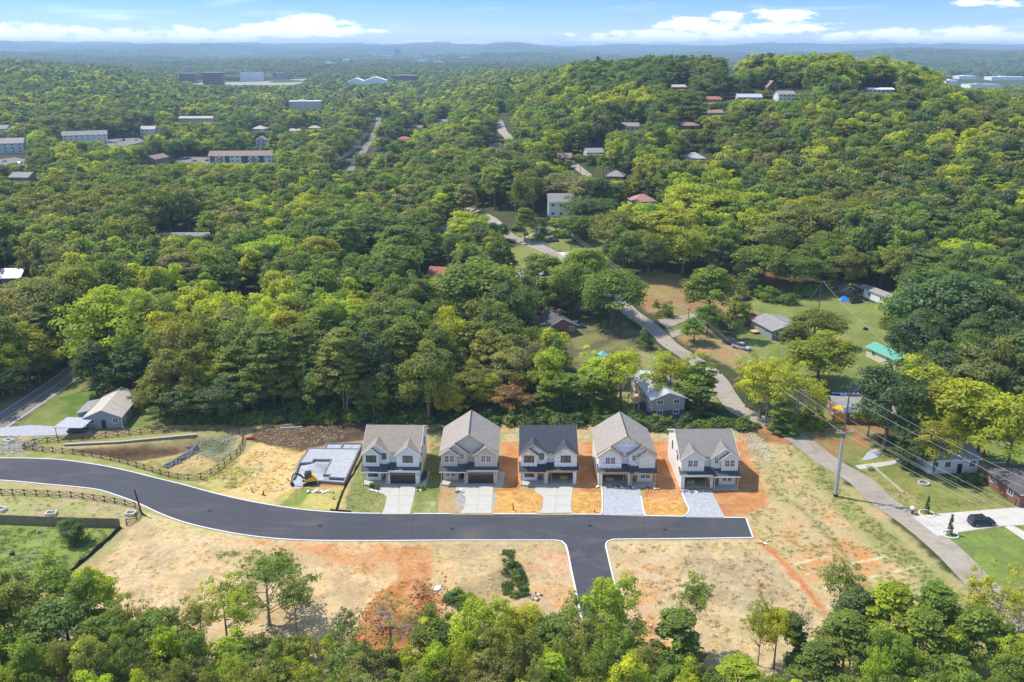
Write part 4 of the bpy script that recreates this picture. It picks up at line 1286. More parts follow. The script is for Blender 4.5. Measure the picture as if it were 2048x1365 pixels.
# stone check dam
def stonebank():
    p, q = np.array(P(328, 934, -2.2)), np.array(P(391, 890, -1.2))
    d = q - p; L = np.linalg.norm(d); ang = math.atan2(d[1], d[0])
    b = MB(); rr = random.Random(4)
    m_ = rock_mesh(9, .36); vs0 = [tuple(v.co) for v in m_.vertices]; fs0 = [tuple(f.vertices) for f in m_.polygons]
    for i in range(420):
        t = rr.uniform(0, L); w = rr.gauss(0, .5); h = max(0, .75 - abs(w) * .7)
        c, s_ = math.cos(ang), math.sin(ang); x = p[0] + c * t - s_ * w; y = p[1] + s_ * t + c * w
        z = float(T(x, y)) + h * rr.uniform(.5, 1)
        a = rr.uniform(0, 6)
        b.add([(x + (u * math.cos(a) - v * math.sin(a)), y + (u * math.sin(a) + v * math.cos(a)), z + w_) for u, v, w_ in vs0], fs0)
    o = b.build('stone_check_dam', simple('grey_riprap', (.16, .155, .15), .9, .35, 1.5, local=False))
    tag(o, kind='stuff', label='bank of grey riprap stones crossing the drainage basin', cat='rock bank')
stonebank()
def riprap(name, px0, py0, wx, wy, n, s, mat, seed=5, lab='loose stones', h=.05):
    rr = random.Random(seed); b = MB(); m_ = rock_mesh(seed, s); vs0 = [tuple(v.co) for v in m_.vertices]; fs0 = [tuple(f.vertices) for f in m_.polygons]
    cx, cy_, cz = G(px0, py0)
    for i in range(n):
        x = cx + rr.gauss(0, wx); y = cy_ + rr.gauss(0, wy); z = float(T(x, y)) + h * rr.random(); a = rr.uniform(0, 6); k = rr.uniform(.5, 1.3)
        b.add([(x + k * (u * math.cos(a) - v * math.sin(a)), y + k * (u * math.sin(a) + v * math.cos(a)), z + k * w_) for u, v, w_ in vs0], fs0)
    return tag(b.build(name, mat), kind='stuff', label=lab, cat='stones')
RIP = simple('pale_riprap', (.27, .26, .24), .9, .3, 1.0, local=False)
TANR = simple('tan_stone', (.38, .33, .23), .9, .25, 1.0, local=False)
riprap('riprap', 30, 893, 3.2, 2.2, 260, .3, RIP, 5, 'pale loose stones at the fence corner by the old road')
riprap('riprap', 442, 888, 2.6, 1.4, 120, .22, RIP, 6, 'scattered stones at the upper end of the basin')
riprap('rubble', 1512, 893, 1.3, 5.0, 330, .28, TANR, 7, 'tan broken stones on the clay behind the end house')
riprap('clods', 858, 1215, 1.6, 4.5, 420, .25, simple('clay_clod', (.33, .14, .05), .95, .25, 1.0, local=False), 8, 'rust clay clods on the flank of the mound')
riprap('clods', 745, 1245, 1.6, 4.0, 320, .24, MATS['clay_clod'], 12, 'rust clay clods on the near side of the mound')
def chips(name, poly, n, mat, seed, lab, l=.7, w=.12):
    rr = random.Random(seed); pw = PP(poly); x0, y0 = pw.min(0); x1, y1 = pw.max(0); b = MB(); k = 0
    while k < n:
        x, y = rr.uniform(x0, x1), rr.uniform(y0, y1)
        if sdf(pw, [x], [y])[0] > -.3: continue
        k += 1
        s = rr.uniform(.3, 1) * l; z = float(T(x, y))
        bb = MB().box(x - s / 2, x + s / 2, y - w * s, y + w * s, z, z + .12 * rr.uniform(.5, 1.6)); rot_mesh(bb, rr.gauss(0.2, .8), x, y)
        b.add(bb.v, bb.f)
    return tag(b.build(name, mat), kind='stuff', label=lab, cat='wood debris')
CHIP = simple('split_wood', (.52, .38, .22), .9, .25)
chips('wood_debris', [(508, 876), (520, 858), (600, 852), (700, 852), (690, 878), (600, 898), (540, 890)], 240, CHIP, 3, 'pale splintered wood scattered over the dark cleared soil', .6, .10)
chips('wood_debris', [(500, 905), (560, 900), (600, 940), (560, 990), (470, 980)], 160, simple('straw_clump', (.50, .36, .17), .95, .2), 4, 'clumps of straw over the western lot', .6, .14)
# orange and red fence-side things
o = MB().tube([(0, 0, .3), (1.6, .5, .35)], [.35, .3], 8).build('rolled_barrier', simple('red_plastic', (.55, .03, .03), .5, .1)); o.location = (*P(492, 880), 0)
tag(o, 'roll of red barrier mesh lying at the corner of the basin fence', 'barrier roll')
o = MB().tube([(0, 0, .15), (3, .1, .15), (5, .5, .16)], .14, 8).build('plastic_pipe', simple('pale_pipe', (.45, .5, .6), .5, .1)); o.location = (*P(560, 857), 0)
tag(o, 'pale plastic pipe lying at the edge of the woods on dark soil', 'pipe')

# privacy fence (boards about two pixels wide: one joined part) with post caps
PVW = simple('grey_board', (.21, .175, .10), .85, .28, 1.2)
def board_fence(label, pxs, h=1.85, mat=None, rail=True):
    pl = [G(a, b) for a, b in pxs]; o = Vector(pl[0])
    root = thing('board_fence', label, 'fence', o)
    b = MB(); pb = MB(); rr = random.Random(2)
    for p, q in zip(pl[:-1], pl[1:]):
        p = Vector(p) - o; q = Vector(q) - o; d = (q - p); L = d.length; d.normalize(); n = Vector((-d.y, d.x, 0))
        k = 0; t = 0
        while t < L:
            w = .15; hh = h + rr.uniform(-.02, .03); f = t / L
            c = p + d * t; c2 = p + d * min(t + w - .012, L)
            off = n * rr.uniform(0, .02)
            quad = [c + off, c2 + off, c2 + off + n * .025, c + off + n * .025]
            b.slab([(v.x, v.y, v.z + hh) for v in quad], hh)
            t += w
        k = 0
        while k * 2.4 < L:
            c = p + d * (k * 2.4)
            link('fence_post', fp_mesh, root, c + n * .12); k += 1
    bo = b.build('boards', mat or PVW, root); bo['kind'] = 'stuff'
fp_mesh = MB().box(-.05, .05, -.05, .05, 0, 1.9).mesh('fence_post', PVW)
board_fence('long grey board fence between the green lawn and the new road', [(-120, 1046), (0, 1048), (120, 1053), (241, 1056)])
board_fence('tan board fence round the patio at the right edge', [(1958, 944), (1990, 976), (2090, 972)], mat=simple('tan_board', (.42, .24, .08), .8, .2))
# silt fence
def silt(label, pxs, h=.75):
    pl = cr([P(a, b) for a, b in pxs], 1.2); o = pl[0]
    root = thing('silt_fence', label, 'fence', (o[0], o[1], 0))
    vs = []; fs = []; rr = random.Random(1)
    for i, p in enumerate(pl):
        hh = h * rr.uniform(.55, 1.05); l = rr.uniform(-.15, .15)
        vs += [(p[0] - o[0], p[1] - o[1], 0), (p[0] - o[0] + l, p[1] - o[1] + .05, hh), (p[0] - o[0] + l + .05, p[1] - o[1] + .09, hh), (p[0] - o[0] + .3, p[1] - o[1] + .3, 0)]
    for i in range(len(pl) - 1):
        for k in range(3):
            fs.append((4 * i + k, 4 * i + k + 1, 4 * i + 5 + k, 4 * i + 4 + k))
    MB().add(vs, fs).build('fabric', simple('black_fabric', (.022, .021, .02), .9, .3), root)
    st_ = MB().box(-.03, .03, -.03, .03, 0, 1.0).mesh('stake', FWOOD)
    for p in pl[::2]:
        link('stake', st_, root, (p[0] - o[0], p[1] - o[1] + .12, 0))
silt('sagging black silt fence running from the board fence toward the trees', [(240, 1058), (200, 1095), (150, 1138), (105, 1185)])
silt('black silt fence between the foundation lot and the white house lawn', [(727, 905), (718, 928), (700, 958), (685, 985), (672, 1022)], .5)
silt('low black silt fence in the grass below the basin fence', [(700, 1025), (660, 1022)], .4)
# storm drain boxes
for i, (px, py, lab) in enumerate([(103, 1030, 'sand-filled concrete drain box midway along the board fence'), (262, 1030, 'grey concrete drain box beside the black gate post'), (2, 1022, 'pale drain box at the left edge above the board fence'), (18, 884, 'white framed drain box on the gravel by the old road')]):
    x, y = P(px, py)
    r = thing('drain_box', lab, 'drain box', (x, y, 0), rad(10 - 12 * i), 'concrete drain boxes')
    MB().box(-.9, .9, -.7, -.55, 0, .6).box(-.9, .9, .55, .7, 0, .6).box(-.9, -.75, -.55, .55, 0, .6).box(.75, .9, -.55, .55, 0, .6).build('box_wall', KERB, r)
    MB().box(-.74, .74, -.54, .54, 0, .12).build('fill', simple('drain_sand', (.42, .25, .10), .9, .2), r)
# gate post
x, y = P(284, 1030)
r = thing('marker_post', 'tall black post leaning at the corner of the fence by the new road', 'post', (x, y, 0))
MB().tube([(0, 0, 0), (-.35, 0, 2.6), (-.75, 0, 5.2)], [.17, .15, .13], 8).build('shaft', BLACKF, r)
MB().tube([(0, 0, .1), (1.0, -.6, .08)], .16, 6).build('foot', BLACKF, r)
# lawn mast with wires
x, y = P(88, 1095)
r = thing('garden_mast', 'thin white mast with cross arm standing in the green lawn', 'mast', (x, y, 0))
MB().tube([(0, 0, 0), (0, 0, 3.4)], .06, 6).build('pole', simple('galvanised', (.45, .46, .47), .5, .1, metal=.3), r)
MB().tube([(-.9, 0, 3.3), (.9, .1, 3.35)], .05, 5).tube([(-.5, -.1, 1.7), (.5, .1, 1.75)], .04, 5).build('cross_arm', MATS['galvanised'], r)
o = MB().tube([(0, 0, .25), (.5, 0, .3)], [.35, .3], 10).build('garden_tub', BLACKF); o.location = (*P(22, 1110), 0)
tag(o, 'dark overturned tub on the green lawn near the left edge', 'tub')
# ------------------------------------------------------------------ other buildings
KEEP = []      # (px0, px1, lowest row that must stay in view, distance): what nearer tree tops must not hide
AVOID = []     # (x, y, radius): no trees standing here
W_WHITE = striped('weathered_white_siding', (.66, .65, .62), .2, .02, var=.08, dark=.82)
W_GREY = striped('grey_siding', (.27, .275, .29), .2, .02, var=.08, dark=.82)
W_TAUPE = striped('taupe_siding', (.30, .265, .24), .2, .02, var=.08, dark=.82)
W_CREAM = striped('cream_siding', (.62, .54, .38), .3, .02, var=.08, dark=.85)
W_BRICK = simple('red_brown_brick', (.20, .095, .065), .9, .25, 3)
W_BEIGE = simple('beige_render', (.50, .43, .34), .9, .1, 1)
W_DARK = simple('slate_cladding', (.075, .085, .10), .8, .1)
R_TAN = simple('tan_roof', (.40, .35, .28), .85, .15, .7)
R_GREY = simple('grey_roof', (.24, .22, .21), .9, .2, .7)
R_LIGHT = striped('pale_metal_roof', (.38, .38, .39), .4, .02, .4, 'X', .12, .8)
R_DARK = simple('dark_roof', (.085, .080, .080), .9, .25, .7)
R_BROWN = simple('brown_roof', (.24, .17, .13), .9, .2, .7)
R_RED = simple('faded_red_roof', (.34, .12, .08), .9, .2, .7)
R_GREEN = striped('green_metal_roof', (.12, .33, .24), .35, .02, .35, 'X', .12, .8)
R_WHITE = simple('white_roof', (.76, .76, .74), .6, .08)
HAZEGREY = simple('office_concrete', (.36, .33, .31), .9, .1)

def building(name, label, cat, px, py, w, d, h, yaw=0, rise=1.8, ridge='x', wall=None, roof=None, anchor='c',
             rows=1, cols=3, group=None, wpx=None, flat=False, hip=False, chimney=False, keep=True, keepf=.45, door=True, ov=.45, bands=False, sides=True, base=None, win=None):
    x, y, z = G(px, py)
    D = y * CP - (z - CH) * SP
    if wpx:
        w = wpx * D / FPX; 
    ya = rad(yaw)
    root = thing(name, label, cat, (x, y, z), ya, group)
    ox = -w / 2 if anchor == 'c' else (0 if anchor == 'l' else -w)
    wall = wall or W_WHITE; roof = roof or R_GREY
    x0, x1 = ox, ox + w
    wb = MB()
    if flat:
        wb.box(x0, x1, 0, d, -1.5, h)
        rb = MB().box(x0 - .2, x1 + .2, -.2, d + .2, h + .002, h + .5).box(x0 + w * .3, x0 + w * .5, d * .3, d * .6, h + .5, h + 2.2)
    elif ridge == 'x':
        wb.prism([(0, -1.5), (d, -1.5), (d, h), (d / 2, h + (0 if hip else rise) - .05 * (not hip)), (0, h)] if not hip else [(0, -1.5), (d, -1.5), (d, h), (0, h)], 'x', x0, x1)
        k = min(d / 2, w * .42) if hip else 0
        s = rise / (d / 2); a = ov * s
        zt = h + rise + .12; ze = h - a + .12
        rb = MB()
        hx = k if hip else -ov
        rb.slab([(x0 - ov, -ov, ze), (x1 + ov, -ov, ze), (x1 - hx, d / 2, zt), (x0 + hx, d / 2, zt)], .14)
        rb.slab([(x0 + hx, d / 2, zt), (x1 - hx, d / 2, zt), (x1 + ov, d + ov, ze), (x0 - ov, d + ov, ze)], .14)
        if hip:
            rb.slab([(x1 + ov, -ov, ze), (x1 + ov, d + ov, ze), (x1 - hx, d / 2, zt)], .14)
            rb.slab([(x0 - ov, d + ov, ze), (x0 - ov, -ov, ze), (x0 + hx, d / 2, zt)], .14)
    else:
        xc = (x0 + x1) / 2
        wb.prism([(x0, -1.5), (x1, -1.5), (x1, h), (xc, h + rise - .05), (x0, h)], 'y', 0, d)
        s = rise / (w / 2); zt = h + rise + .12; ze = h - ov * s + .12
        rb = MB().slab([(x0 - ov, -ov, ze), (xc, -ov, zt), (xc, d + ov, zt), (x0 - ov, d + ov, ze)], .14)
        rb.slab([(xc, -ov, zt), (x1 + ov, -ov, ze), (x1 + ov, d + ov, ze), (xc, d + ov, zt)], .14)
    wb.build('wall', wall, root)
    ro = rb.build('roof', roof, root)
    if base:
        MB().box(x0 - .03, x1 + .03, -.03, d + .03, -1.4, base).build('foundation', W_DARK, root)
    if chimney:
        MB().box(x0 + w * .6, x0 + w * .6 + .8, d * .5, d * .5 + .8, h, h + rise + 1.4).build('chimney', W_BRICK, ro)
    if not flat and D < 450:
        MB().box(x0 - ov, x1 + ov, -ov - .05, -ov - .002, ze - .16, ze + .03).build('gutter', TRIM, ro) if ridge == 'x' else \
            rake(ro, [(x0 - ov - .05, ze), ((x0 + x1) / 2, zt), (x1 + ov + .05, ze)], -ov - .002, TRIM, .2, .04, 'bargeboard')
    sh = h / rows
    fr = win or TRIM
    if bands:
        for r_ in range(rows):
            MB().box(x0 + .3, x1 - .3, -.12, -.02, r_ * sh + sh * .35, r_ * sh + sh * .8).build('window', GLASSD, root)
            MB().box(x0 - .12, x0 - .02, .3, d - .3, r_ * sh + sh * .35, r_ * sh + sh * .8).build('window', GLASSD, root)
    else:
        gap = w / cols
        ww = min(1.5, gap * .5); hh = min(1.4, sh * .45)
        rw, rh = round(ww, 1), round(hh, 1)
        for r_ in range(rows):
            for c_ in range(cols):
                if door and r_ == 0 and c_ == cols // 2 and rows <= 2:
                    dd = MB().box(x0 + gap * (c_ + .5) - .5, x0 + gap * (c_ + .5) + .5, -.07, -.005, (base or 0) + .02, (base or 0) + 2.1).build('door', DOORB, root)
                    continue
                wx = x0 + gap * (c_ + .5) - rw / 2
                window(root, wx, wx + rw, r_ * sh + sh * .42, r_ * sh + sh * .42 + rh, -.002, fr, (2, 1) if D < 350 else (1, 1))
        if sides:
            side = -1 if x > 0 else 1
            xx = x0 if side < 0 else x1
            n = max(1, int(d / 4.5))
            for r_ in range(rows):
                for k in range(n):
                    yy = d * (k + .5) / n
                    window(root, yy - rw / 2, yy + rw / 2, r_ * sh + sh * .42, r_ * sh + sh * .42 + rh, xx + side * .002, fr, (2, 1) if D < 350 else (1, 1), side, 'x')
    # what should stay in view
    c, s_ = math.cos(ya), math.sin(ya)
    cs = [(x + lx * c - ly * s_, y + lx * s_ + ly * c) for lx in (x0, x1) for ly in (0, d)]
    top = h + (0 if flat else rise)
    pr = [proj(a, b, z) for a, b in cs] + [proj(a, b, z + h) for a, b in cs]
    pxs = [p[0] for p in pr]; ybot = max(p[1] for p in pr); ytop = min(p[1] for p in pr)
    if keep:
        KEEP.append((min(pxs), max(pxs), ybot - (ybot - ytop) * keepf, D))
    mx = x + (ox + w / 2) * c - d / 2 * s_; my = y + (ox + w / 2) * s_ + d / 2 * c
    AVOID.append((mx, my, math.hypot(w, d) / 2 + 2.5))
    return root

B = building
g = B('bungalow', 'grey gabled bungalow with beige roof behind the drainage basin fence', 'house', 209, 857, 8.0, 14, 2.9, 5, 1.7, 'y', W_GREY, R_TAN, cols=3, keepf=.1)
MB().box(-7.0, -4.6, 4, 11, 0, 2.4).build('side_wing', W_GREY, g)
MB().slab([(-7.4, 3.6, 2.4), (-4.3, 3.6, 3.0), (-4.3, 11.4, 3.0), (-7.4, 11.4, 2.4)], .12).build('wing_roof', R_GREY, g)
MB().tube([(4.3, -.5, 3.0), (4.2, -.3, 2.6), (4.2, -.3, .4), (4.6, -.9, .1)], .09, 6).build('downpipe', TRIM, g)
g = B('split_level_house', 'taupe split-level house with pale grey roof behind the half-clad new house', 'house', 1335, 838, 8.0, 17, 5.2, 9, 1.5, 'y', W_TAUPE, R_LIGHT, rows=2, cols=2, keepf=.25, door=False, base=2.2)
MB().box(-6.6, -4.2, 6, 11, 2.2, 2.4).build('deck', OSB, g)
for (a, b_) in ((-6.5, 6.1), (-6.5, 10.8), (-5.2, 6.1)):
    MB().tube([(a, b_, 0), (a, b_, 3.3)], .08, 5).build('deck_post', TRIM, g)
B('brown_roof_house', 'small dark-roofed house with brick chimney under big trees by the blue truck', 'house', 1123, 672, 10, 9, 3, 22, 2.4, 'y', W_BRICK, R_DARK, cols=3, chimney=True, keepf=.5)
g = B('tall_white_house', 'tall plain white house with grey roof on the rise beyond the bend', 'house', 1122, 438, 11, 9, 7.6, 2, 2.9, 'x', W_WHITE, R_GREY, rows=2, cols=3, keepf=.08, door=False, wpx=50, base=.9)
B('tan_roof_house', 'white house with tan gabled roof half hidden by trees left of the bend', 'house', 893, 472, 8, 9, 3, -20, 2.2, 'y', W_WHITE, R_TAN, cols=2, keepf=.3)
g = B('metal_roof_house', 'house with pale metal roofs and brick chimney beside the round lawn', 'house', 1068, 572, 13, 10, 3, 6, 1.8, 'x', W_WHITE, R_LIGHT, cols=4, chimney=True, keepf=.62, wpx=66)
B('cream_house', 'cream house with pale roof behind the charcoal-roofed new house', 'house', 1212, 778, 9, 10, 3.2, -14, 2.0, 'y', W_CREAM, R_LIGHT, cols=3, keepf=.55)
B('teal_roof_shed', 'small shed with teal gabled roof behind the cream house', 'shed', 1200, 742, 4.5, 5, 2.4, -12, 1.5, 'y', W_CREAM, simple('teal_roof', (.16, .38, .42), .5, .1), cols=1, keepf=.3, door=False)
g = B('grey_ranch_house', 'pale grey house with brown-grey roof beside the two red cars', 'house', 1543, 681, 11, 12.5, 3.0, 16, 1.3, 'y', W_GREY, R_GREY, anchor='l', cols=3, keepf=.2)
MB().box(-2.2, -.02, 6.5, 9.0, .5, .75).build('porch_deck', OSB, g)
g = B('white_trailer', 'white trailer home on blocks with covered deck at the edge of the woods', 'trailer', 1773, 616, 4.2, 12.5, 3.6, 16, .7, 'y', W_WHITE, R_GREY, anchor='l', cols=1, keepf=.1, base=.6)
MB().box(-.3, 4.3, 13.0, 18.0, .6, .8).build('deck', OSB, g)
MB().slab([(-.4, 12.9, 3.4), (4.4, 12.9, 3.4), (4.4, 18.4, 3.2), (-.4, 18.4, 3.2)], .12).build('deck_roof', R_LIGHT, g)
for (a, b_) in ((-.2, 13.2), (-.2, 17.8), (4.2, 17.8), (-.2, 15.5)):
    MB().tube([(a, b_, 0), (a, b_, 3.3)], .09, 5).build('deck_post', OSB, g)
B('plank_shed', 'old plank shed among the trees left of the trailer', 'shed', 1697, 592, 4, 4, 2.2, 10, 1.1, 'y', simple('old_planks', (.22, .15, .10), .9, .3), R_BROWN, cols=1, keepf=.3, door=False)
B('green_roof_shed', 'cream shed with green metal roof at the side of the big lawn', 'shed', 1790, 741, 5.5, 12, 2.9, 18, 1.1, 'y', W_CREAM, R_GREEN, anchor='l', cols=1, keepf=.2, door=False)
g = B('tarp_house', 'grey-roofed house with orange tarp under repair behind the steel pole', 'house', 1669, 846, 13, 9, 3.2, -6, 1.5, 'x', W_BRICK, R_GREY, anchor='l', cols=4, keepf=.25)
MB().slab([(-.6, -.6, 3.3), (1.4, -.6, 3.3), (1.6, 2.6, 4.1), (-.6, 2.8, 4.15)], .03).build('tarp', simple('orange_tarp', (.75, .33, .02), .6, .1), g)
MB().box(-.05, 2.4, -.08, -.01, .2, 2.6).build('tarp_sheet', MATS['orange_tarp'], g)
MB().slab([(1, 8.0, 4.35), (7.5, 8.0, 4.35), (7.5, 9.3, 4.0), (1, 9.3, 4.0)], .12).build('blue_tarp', simple('blue_tarp', (.05, .14, .5), .6, .2), g)
g = B('metal_roof_cottage', 'white cottage with shiny metal roof under the yellow tree', 'house', 1905, 947, 10.5, 11, 3.2, 4, 1.8, 'x', W_WHITE, R_LIGHT, cols=4, keepf=.75)
B('brick_house', 'brick house with dark hip roof cut off by the right edge of the photo', 'house', 2037, 1016, 12, 11, 3, 8, 1.8, 'x', W_BRICK, R_DARK, anchor='l', cols=3, keepf=.2, hip=True)
B('left_edge_house', 'pale metal-roofed house cut by the left edge of the photo', 'house', 2, 572, 14, 9, 3, 5, 2.4, 'x', W_GREY, R_LIGHT, cols=3, keepf=.6)
B('red_roof_shed', 'low red-roofed outbuilding at the left edge below the metal-roofed house', 'shed', -6, 604, 7, 6, 2.6, 0, 1.2, 'x', W_WHITE, R_RED, cols=2, keepf=.6)
B('hidden_metal_house', 'long pale metal-roofed house behind trees left of the wooded street', 'house', 365, 492, 22, 9, 3, 3, 2.0, 'x', W_TAUPE, R_GREY, cols=5, keepf=.98)
B('pink_roof_house', 'house with dusty pink hip roof right of the tall white house', 'house', 1290, 416, 12, 10, 3, 10, 2.4, 'x', W_BEIGE, simple('pink_roof', (.36, .18, .15), .9, .15), cols=3, keepf=.45, wpx=46, hip=True)
B('grey_hip_house', 'small grey hip-roofed house on the wooded slope right of centre', 'house', 1230, 364, 11, 9, 2.8, -12, 2.2, 'x', W_BRICK, R_GREY, wpx=32, cols=3, keepf=.3, hip=True)
B('pale_roof_house', 'pale pyramid-roofed house deep in trees right of centre', 'house', 1392, 328, 14, 12, 2.8, 5, 2.4, 'x', W_WHITE, R_LIGHT, wpx=38, cols=3, keepf=.5, hip=True)
B('white_slope_house', 'white ranch house with grey roof and chimney on the middle slope', 'house', 1256, 264, 15, 9, 3.4, -4, 1.8, 'x', W_WHITE, R_GREY, wpx=42, cols=5, keepf=.12, chimney=True)
B('brown_carport_house', 'brown-roofed house with carport beside the short drive on the slope', 'house', 1380, 262, 15, 9, 3, 8, 1.5, 'x', W_BRICK, R_BROWN, wpx=36, cols=4, keepf=.2)
HG = 'houses on the hillside'
B('hill_house', 'long rust-roofed house low on the hillside', 'house', 1426, 208, 16, 9, 2.8, 3, 1.6, 'x', W_TAUPE, R_RED, wpx=34, cols=4, keepf=.35, group=HG)
B('hill_house', 'wide grey-roofed house on the hillside right of the rust-roofed one', 'house', 1499, 204, 18, 10, 2.8, -5, 1.8, 'x', W_BEIGE, R_LIGHT, wpx=48, cols=5, keepf=.45, group=HG)
B('hill_house', 'brown A-frame house with steep roof and deck on the hill', 'house', 1545, 183, 8, 10, 3, 0, 4.2, 'y', W_BRICK, R_BROWN, wpx=20, cols=3, keepf=.15, group=HG)
B('hill_house', 'white two-storey house with blue-grey roof near the hilltop', 'house', 1573, 204, 12, 9, 4.6, 6, 1.8, 'x', W_WHITE, R_GREY, wpx=34, cols=4, rows=2, keepf=.2, group=HG)
B('hill_house', 'long low white house on the hill crest beside the utility poles', 'house', 1762, 188, 17, 9, 2.8, -2, .8, 'x', W_WHITE, R_WHITE, wpx=50, cols=6, keepf=.12, group=HG)
B('hill_house', 'tan-roofed house high on the left shoulder of the hill', 'house', 1358, 182, 14, 9, 2.8, 4, 1.6, 'x', W_TAUPE, R_TAN, wpx=28, cols=4, keepf=.3, group=HG)
B('hill_house', 'small grey house beside the curved hilltop lane', 'house', 1462, 152, 10, 8, 2.8, -8, 1.8, 'y', W_GREY, R_TAN, wpx=20, cols=2, keepf=.3, group=HG)
B('hill_house', 'beige house with flat porch below the rust-roofed hillside house', 'house', 1432, 236, 13, 9, 3, 5, 1.4, 'x', W_BEIGE, R_BROWN, wpx=30, cols=4, keepf=.4, group=HG)
MG = 'scattered roofs in the middle woods'
for lab, px, py, wp, yw, rf_, wl, hp in [
    ('orange-tiled roof just right of the far straight road', 808, 286, 28, 4, R_RED, W_BEIGE, True),
    ('brown gabled roof beyond the orange-tiled one', 832, 262, 24, -12, R_BROWN, W_BEIGE, False),
    ('dark roof of a house left of the far curving street', 992, 302, 26, 15, R_DARK, W_BRICK, False),
    ('low brown roof by the lane right of centre', 1128, 326, 28, -6, R_BROWN, W_TAUPE, False),
    ('grey roof with white gable above the bend', 1190, 316, 34, 8, R_GREY, W_WHITE, False),
    ('pale hip roof among trees left of the straight road', 627, 262, 24, -8, R_TAN, W_WHITE, True),
    ('tan roof beyond the long apartment block', 590, 268, 22, 10, R_TAN, W_WHITE, False),
    ('grey roof near the upper end of the far curving street', 885, 250, 20, 4, R_GREY, W_WHITE, False),
    ('rusty shed roof in the trees left of the big dark oak', 872, 566, 32, -10, R_RED, W_TAUPE, False),
    ('pale roof peeking through the lime trees left of centre', 515, 628, 26, 8, R_LIGHT, W_WHITE, False)]:
    B('wooded_house', 'house with ' + lab, 'house', px, py, 10, 9, 3, yw, 2.0, 'x', wl, rf_, wpx=wp, cols=3, keepf=.55, group=MG, hip=hp)
AG = 'apartment blocks on the left'
B('apartment_block', 'white apartment block with grey gable roof at the far left edge', 'apartment block', 20, 308, 14, 22, 8, 20, 3.2, 'x', W_WHITE, R_GREY, wpx=52, rows=3, cols=4, keepf=.2, group=AG, door=False)
B('apartment_block', 'long grey-roofed apartment block running uphill above its car park', 'apartment block', 172, 288, 30, 12, 7.5, 24, 3, 'x', W_WHITE, R_GREY, anchor='c', rows=3, cols=8, keepf=.3, group=AG, door=False, wpx=82)
B('apartment_block', 'small white apartment block right of the upper car park', 'apartment block', 296, 274, 14, 12, 7, 5, 2.4, 'x', W_WHITE, R_TAN, wpx=28, rows=2, cols=3, keepf=.3, group=AG, door=False)
g = B('apartment_block', 'long brown-roofed apartment block with balconies left of the straight road', 'apartment block', 482, 334, 52, 13, 8, 4, 3, 'x', W_WHITE, R_BROWN, wpx=124, rows=3, cols=12, keepf=.3, group=AG, door=False)
for (a, b_) in ((-.47, -.40), (-.24, -.17), (.02, .12), (.30, .36)):
    w_ = 124 * G(482, 334)[1] / 1800
    MB().box(a * w_, b_ * w_, -.5, -.01, .2, 8).build('dark_bay', W_DARK, g)
for (a, b_) in ((-.36, -.27), (.16, .26)):
    for zz in (2.8, 5.4):
        MB().box(a * w_, b_ * w_, -1.3, -.01, zz, zz + .18).box(a * w_, b_ * w_, -1.32, -1.25, zz + .18, zz + 1.1).build('balcony', R_BROWN, g)
B('apartment_block', 'narrow apartment block end with dark stair bay above the long block', 'apartment block', 523, 300, 8, 16, 8, 10, 2.4, 'y', W_WHITE, R_BROWN, wpx=20, rows=3, cols=2, keepf=.3, group=AG, door=False)
B('apartment_block', 'brown-walled apartment block end beside the lower car park', 'apartment block', 300, 340, 8, 18, 7.5, -12, 2.2, 'y', W_BRICK, R_BROWN, wpx=26, rows=3, cols=2, keepf=.35, group=AG, door=False)
B('apartment_block', 'distant long flat brown-roofed block above the trees', 'apartment block', 392, 250, 50, 12, 7, 3, 1.8, 'x', W_BEIGE, R_TAN, wpx=66, rows=2, cols=9, keepf=.3, group=AG, door=False)
B('apartment_block', 'grey-roofed block by the pool at the lower left', 'apartment block', 40, 378, 14, 12, 7, -4, 2.4, 'x', W_GREY, R_GREY, wpx=40, rows=2, cols=3, keepf=.5, group=AG, door=False)
B('apartment_block', 'pale block half hidden at the far left edge above the white block', 'apartment block', 0, 276, 14, 14, 8, 8, 2.8, 'x', W_WHITE, R_GREY, wpx=30, rows=3, cols=3, keepf=.4, group=AG, door=False)
B('apartment_block', 'two-part hip-roofed block at the upper right of the apartments', 'apartment block', 516, 268, 14, 14, 5, -10, 2.6, 'x', W_WHITE, R_TAN, wpx=26, rows=1, cols=3, keepf=.4, group=AG, door=False, hip=True)
B('midrise_block', 'beige mid-rise block with flat roof and rows of dark windows', 'mid-rise', 611, 226, 40, 16, 15, 8, 0, 'x', W_BEIGE, R_WHITE, wpx=62, rows=5, cols=9, keepf=.25, flat=True, door=False)
OG = 'hazy office blocks in the valley'
for lab, px, py, wp, h_, wl, bd in [
    ('brown banded office block in the valley, the largest', 426, 170, 38, 26, W_BRICK, True),
    ('brown office block behind the left hill slope', 375, 166, 30, 22, W_BRICK, True),
    ('long pale office block highest in the valley', 470, 152, 38, 18, W_BEIGE, False),
    ('white striped hotel block right of the brown offices', 503, 163, 44, 22, W_WHITE, False),
    ('small blue-grey block at the right end of the valley', 560, 156, 16, 14, W_GREY, False),
    ('low pale hall between the hotel and the small block', 535, 158, 18, 9, W_BEIGE, False)]:
    B('office_block', lab, 'office block', px, py, 30, 22, h_, 4, 0, 'x', wl, R_TAN, wpx=wp, rows=7 if h_ > 20 else 3, cols=10 if wp > 30 else 4, keepf=.15, group=OG, flat=True, bands=bd, door=False, sides=False)
for lab, px, wp, py in [('left white-roofed sports hall beyond the woods', 713, 38, 171), ('right white-roofed sports hall beyond the woods', 752, 46, 169)]:
    B('sports_hall', lab, 'hall', px, py, 40, 50, 8, 6, 8, 'y', W_WHITE, R_WHITE, wpx=wp, cols=4, rows=1, keepf=.1, group='white-roofed halls', door=False, sides=False)
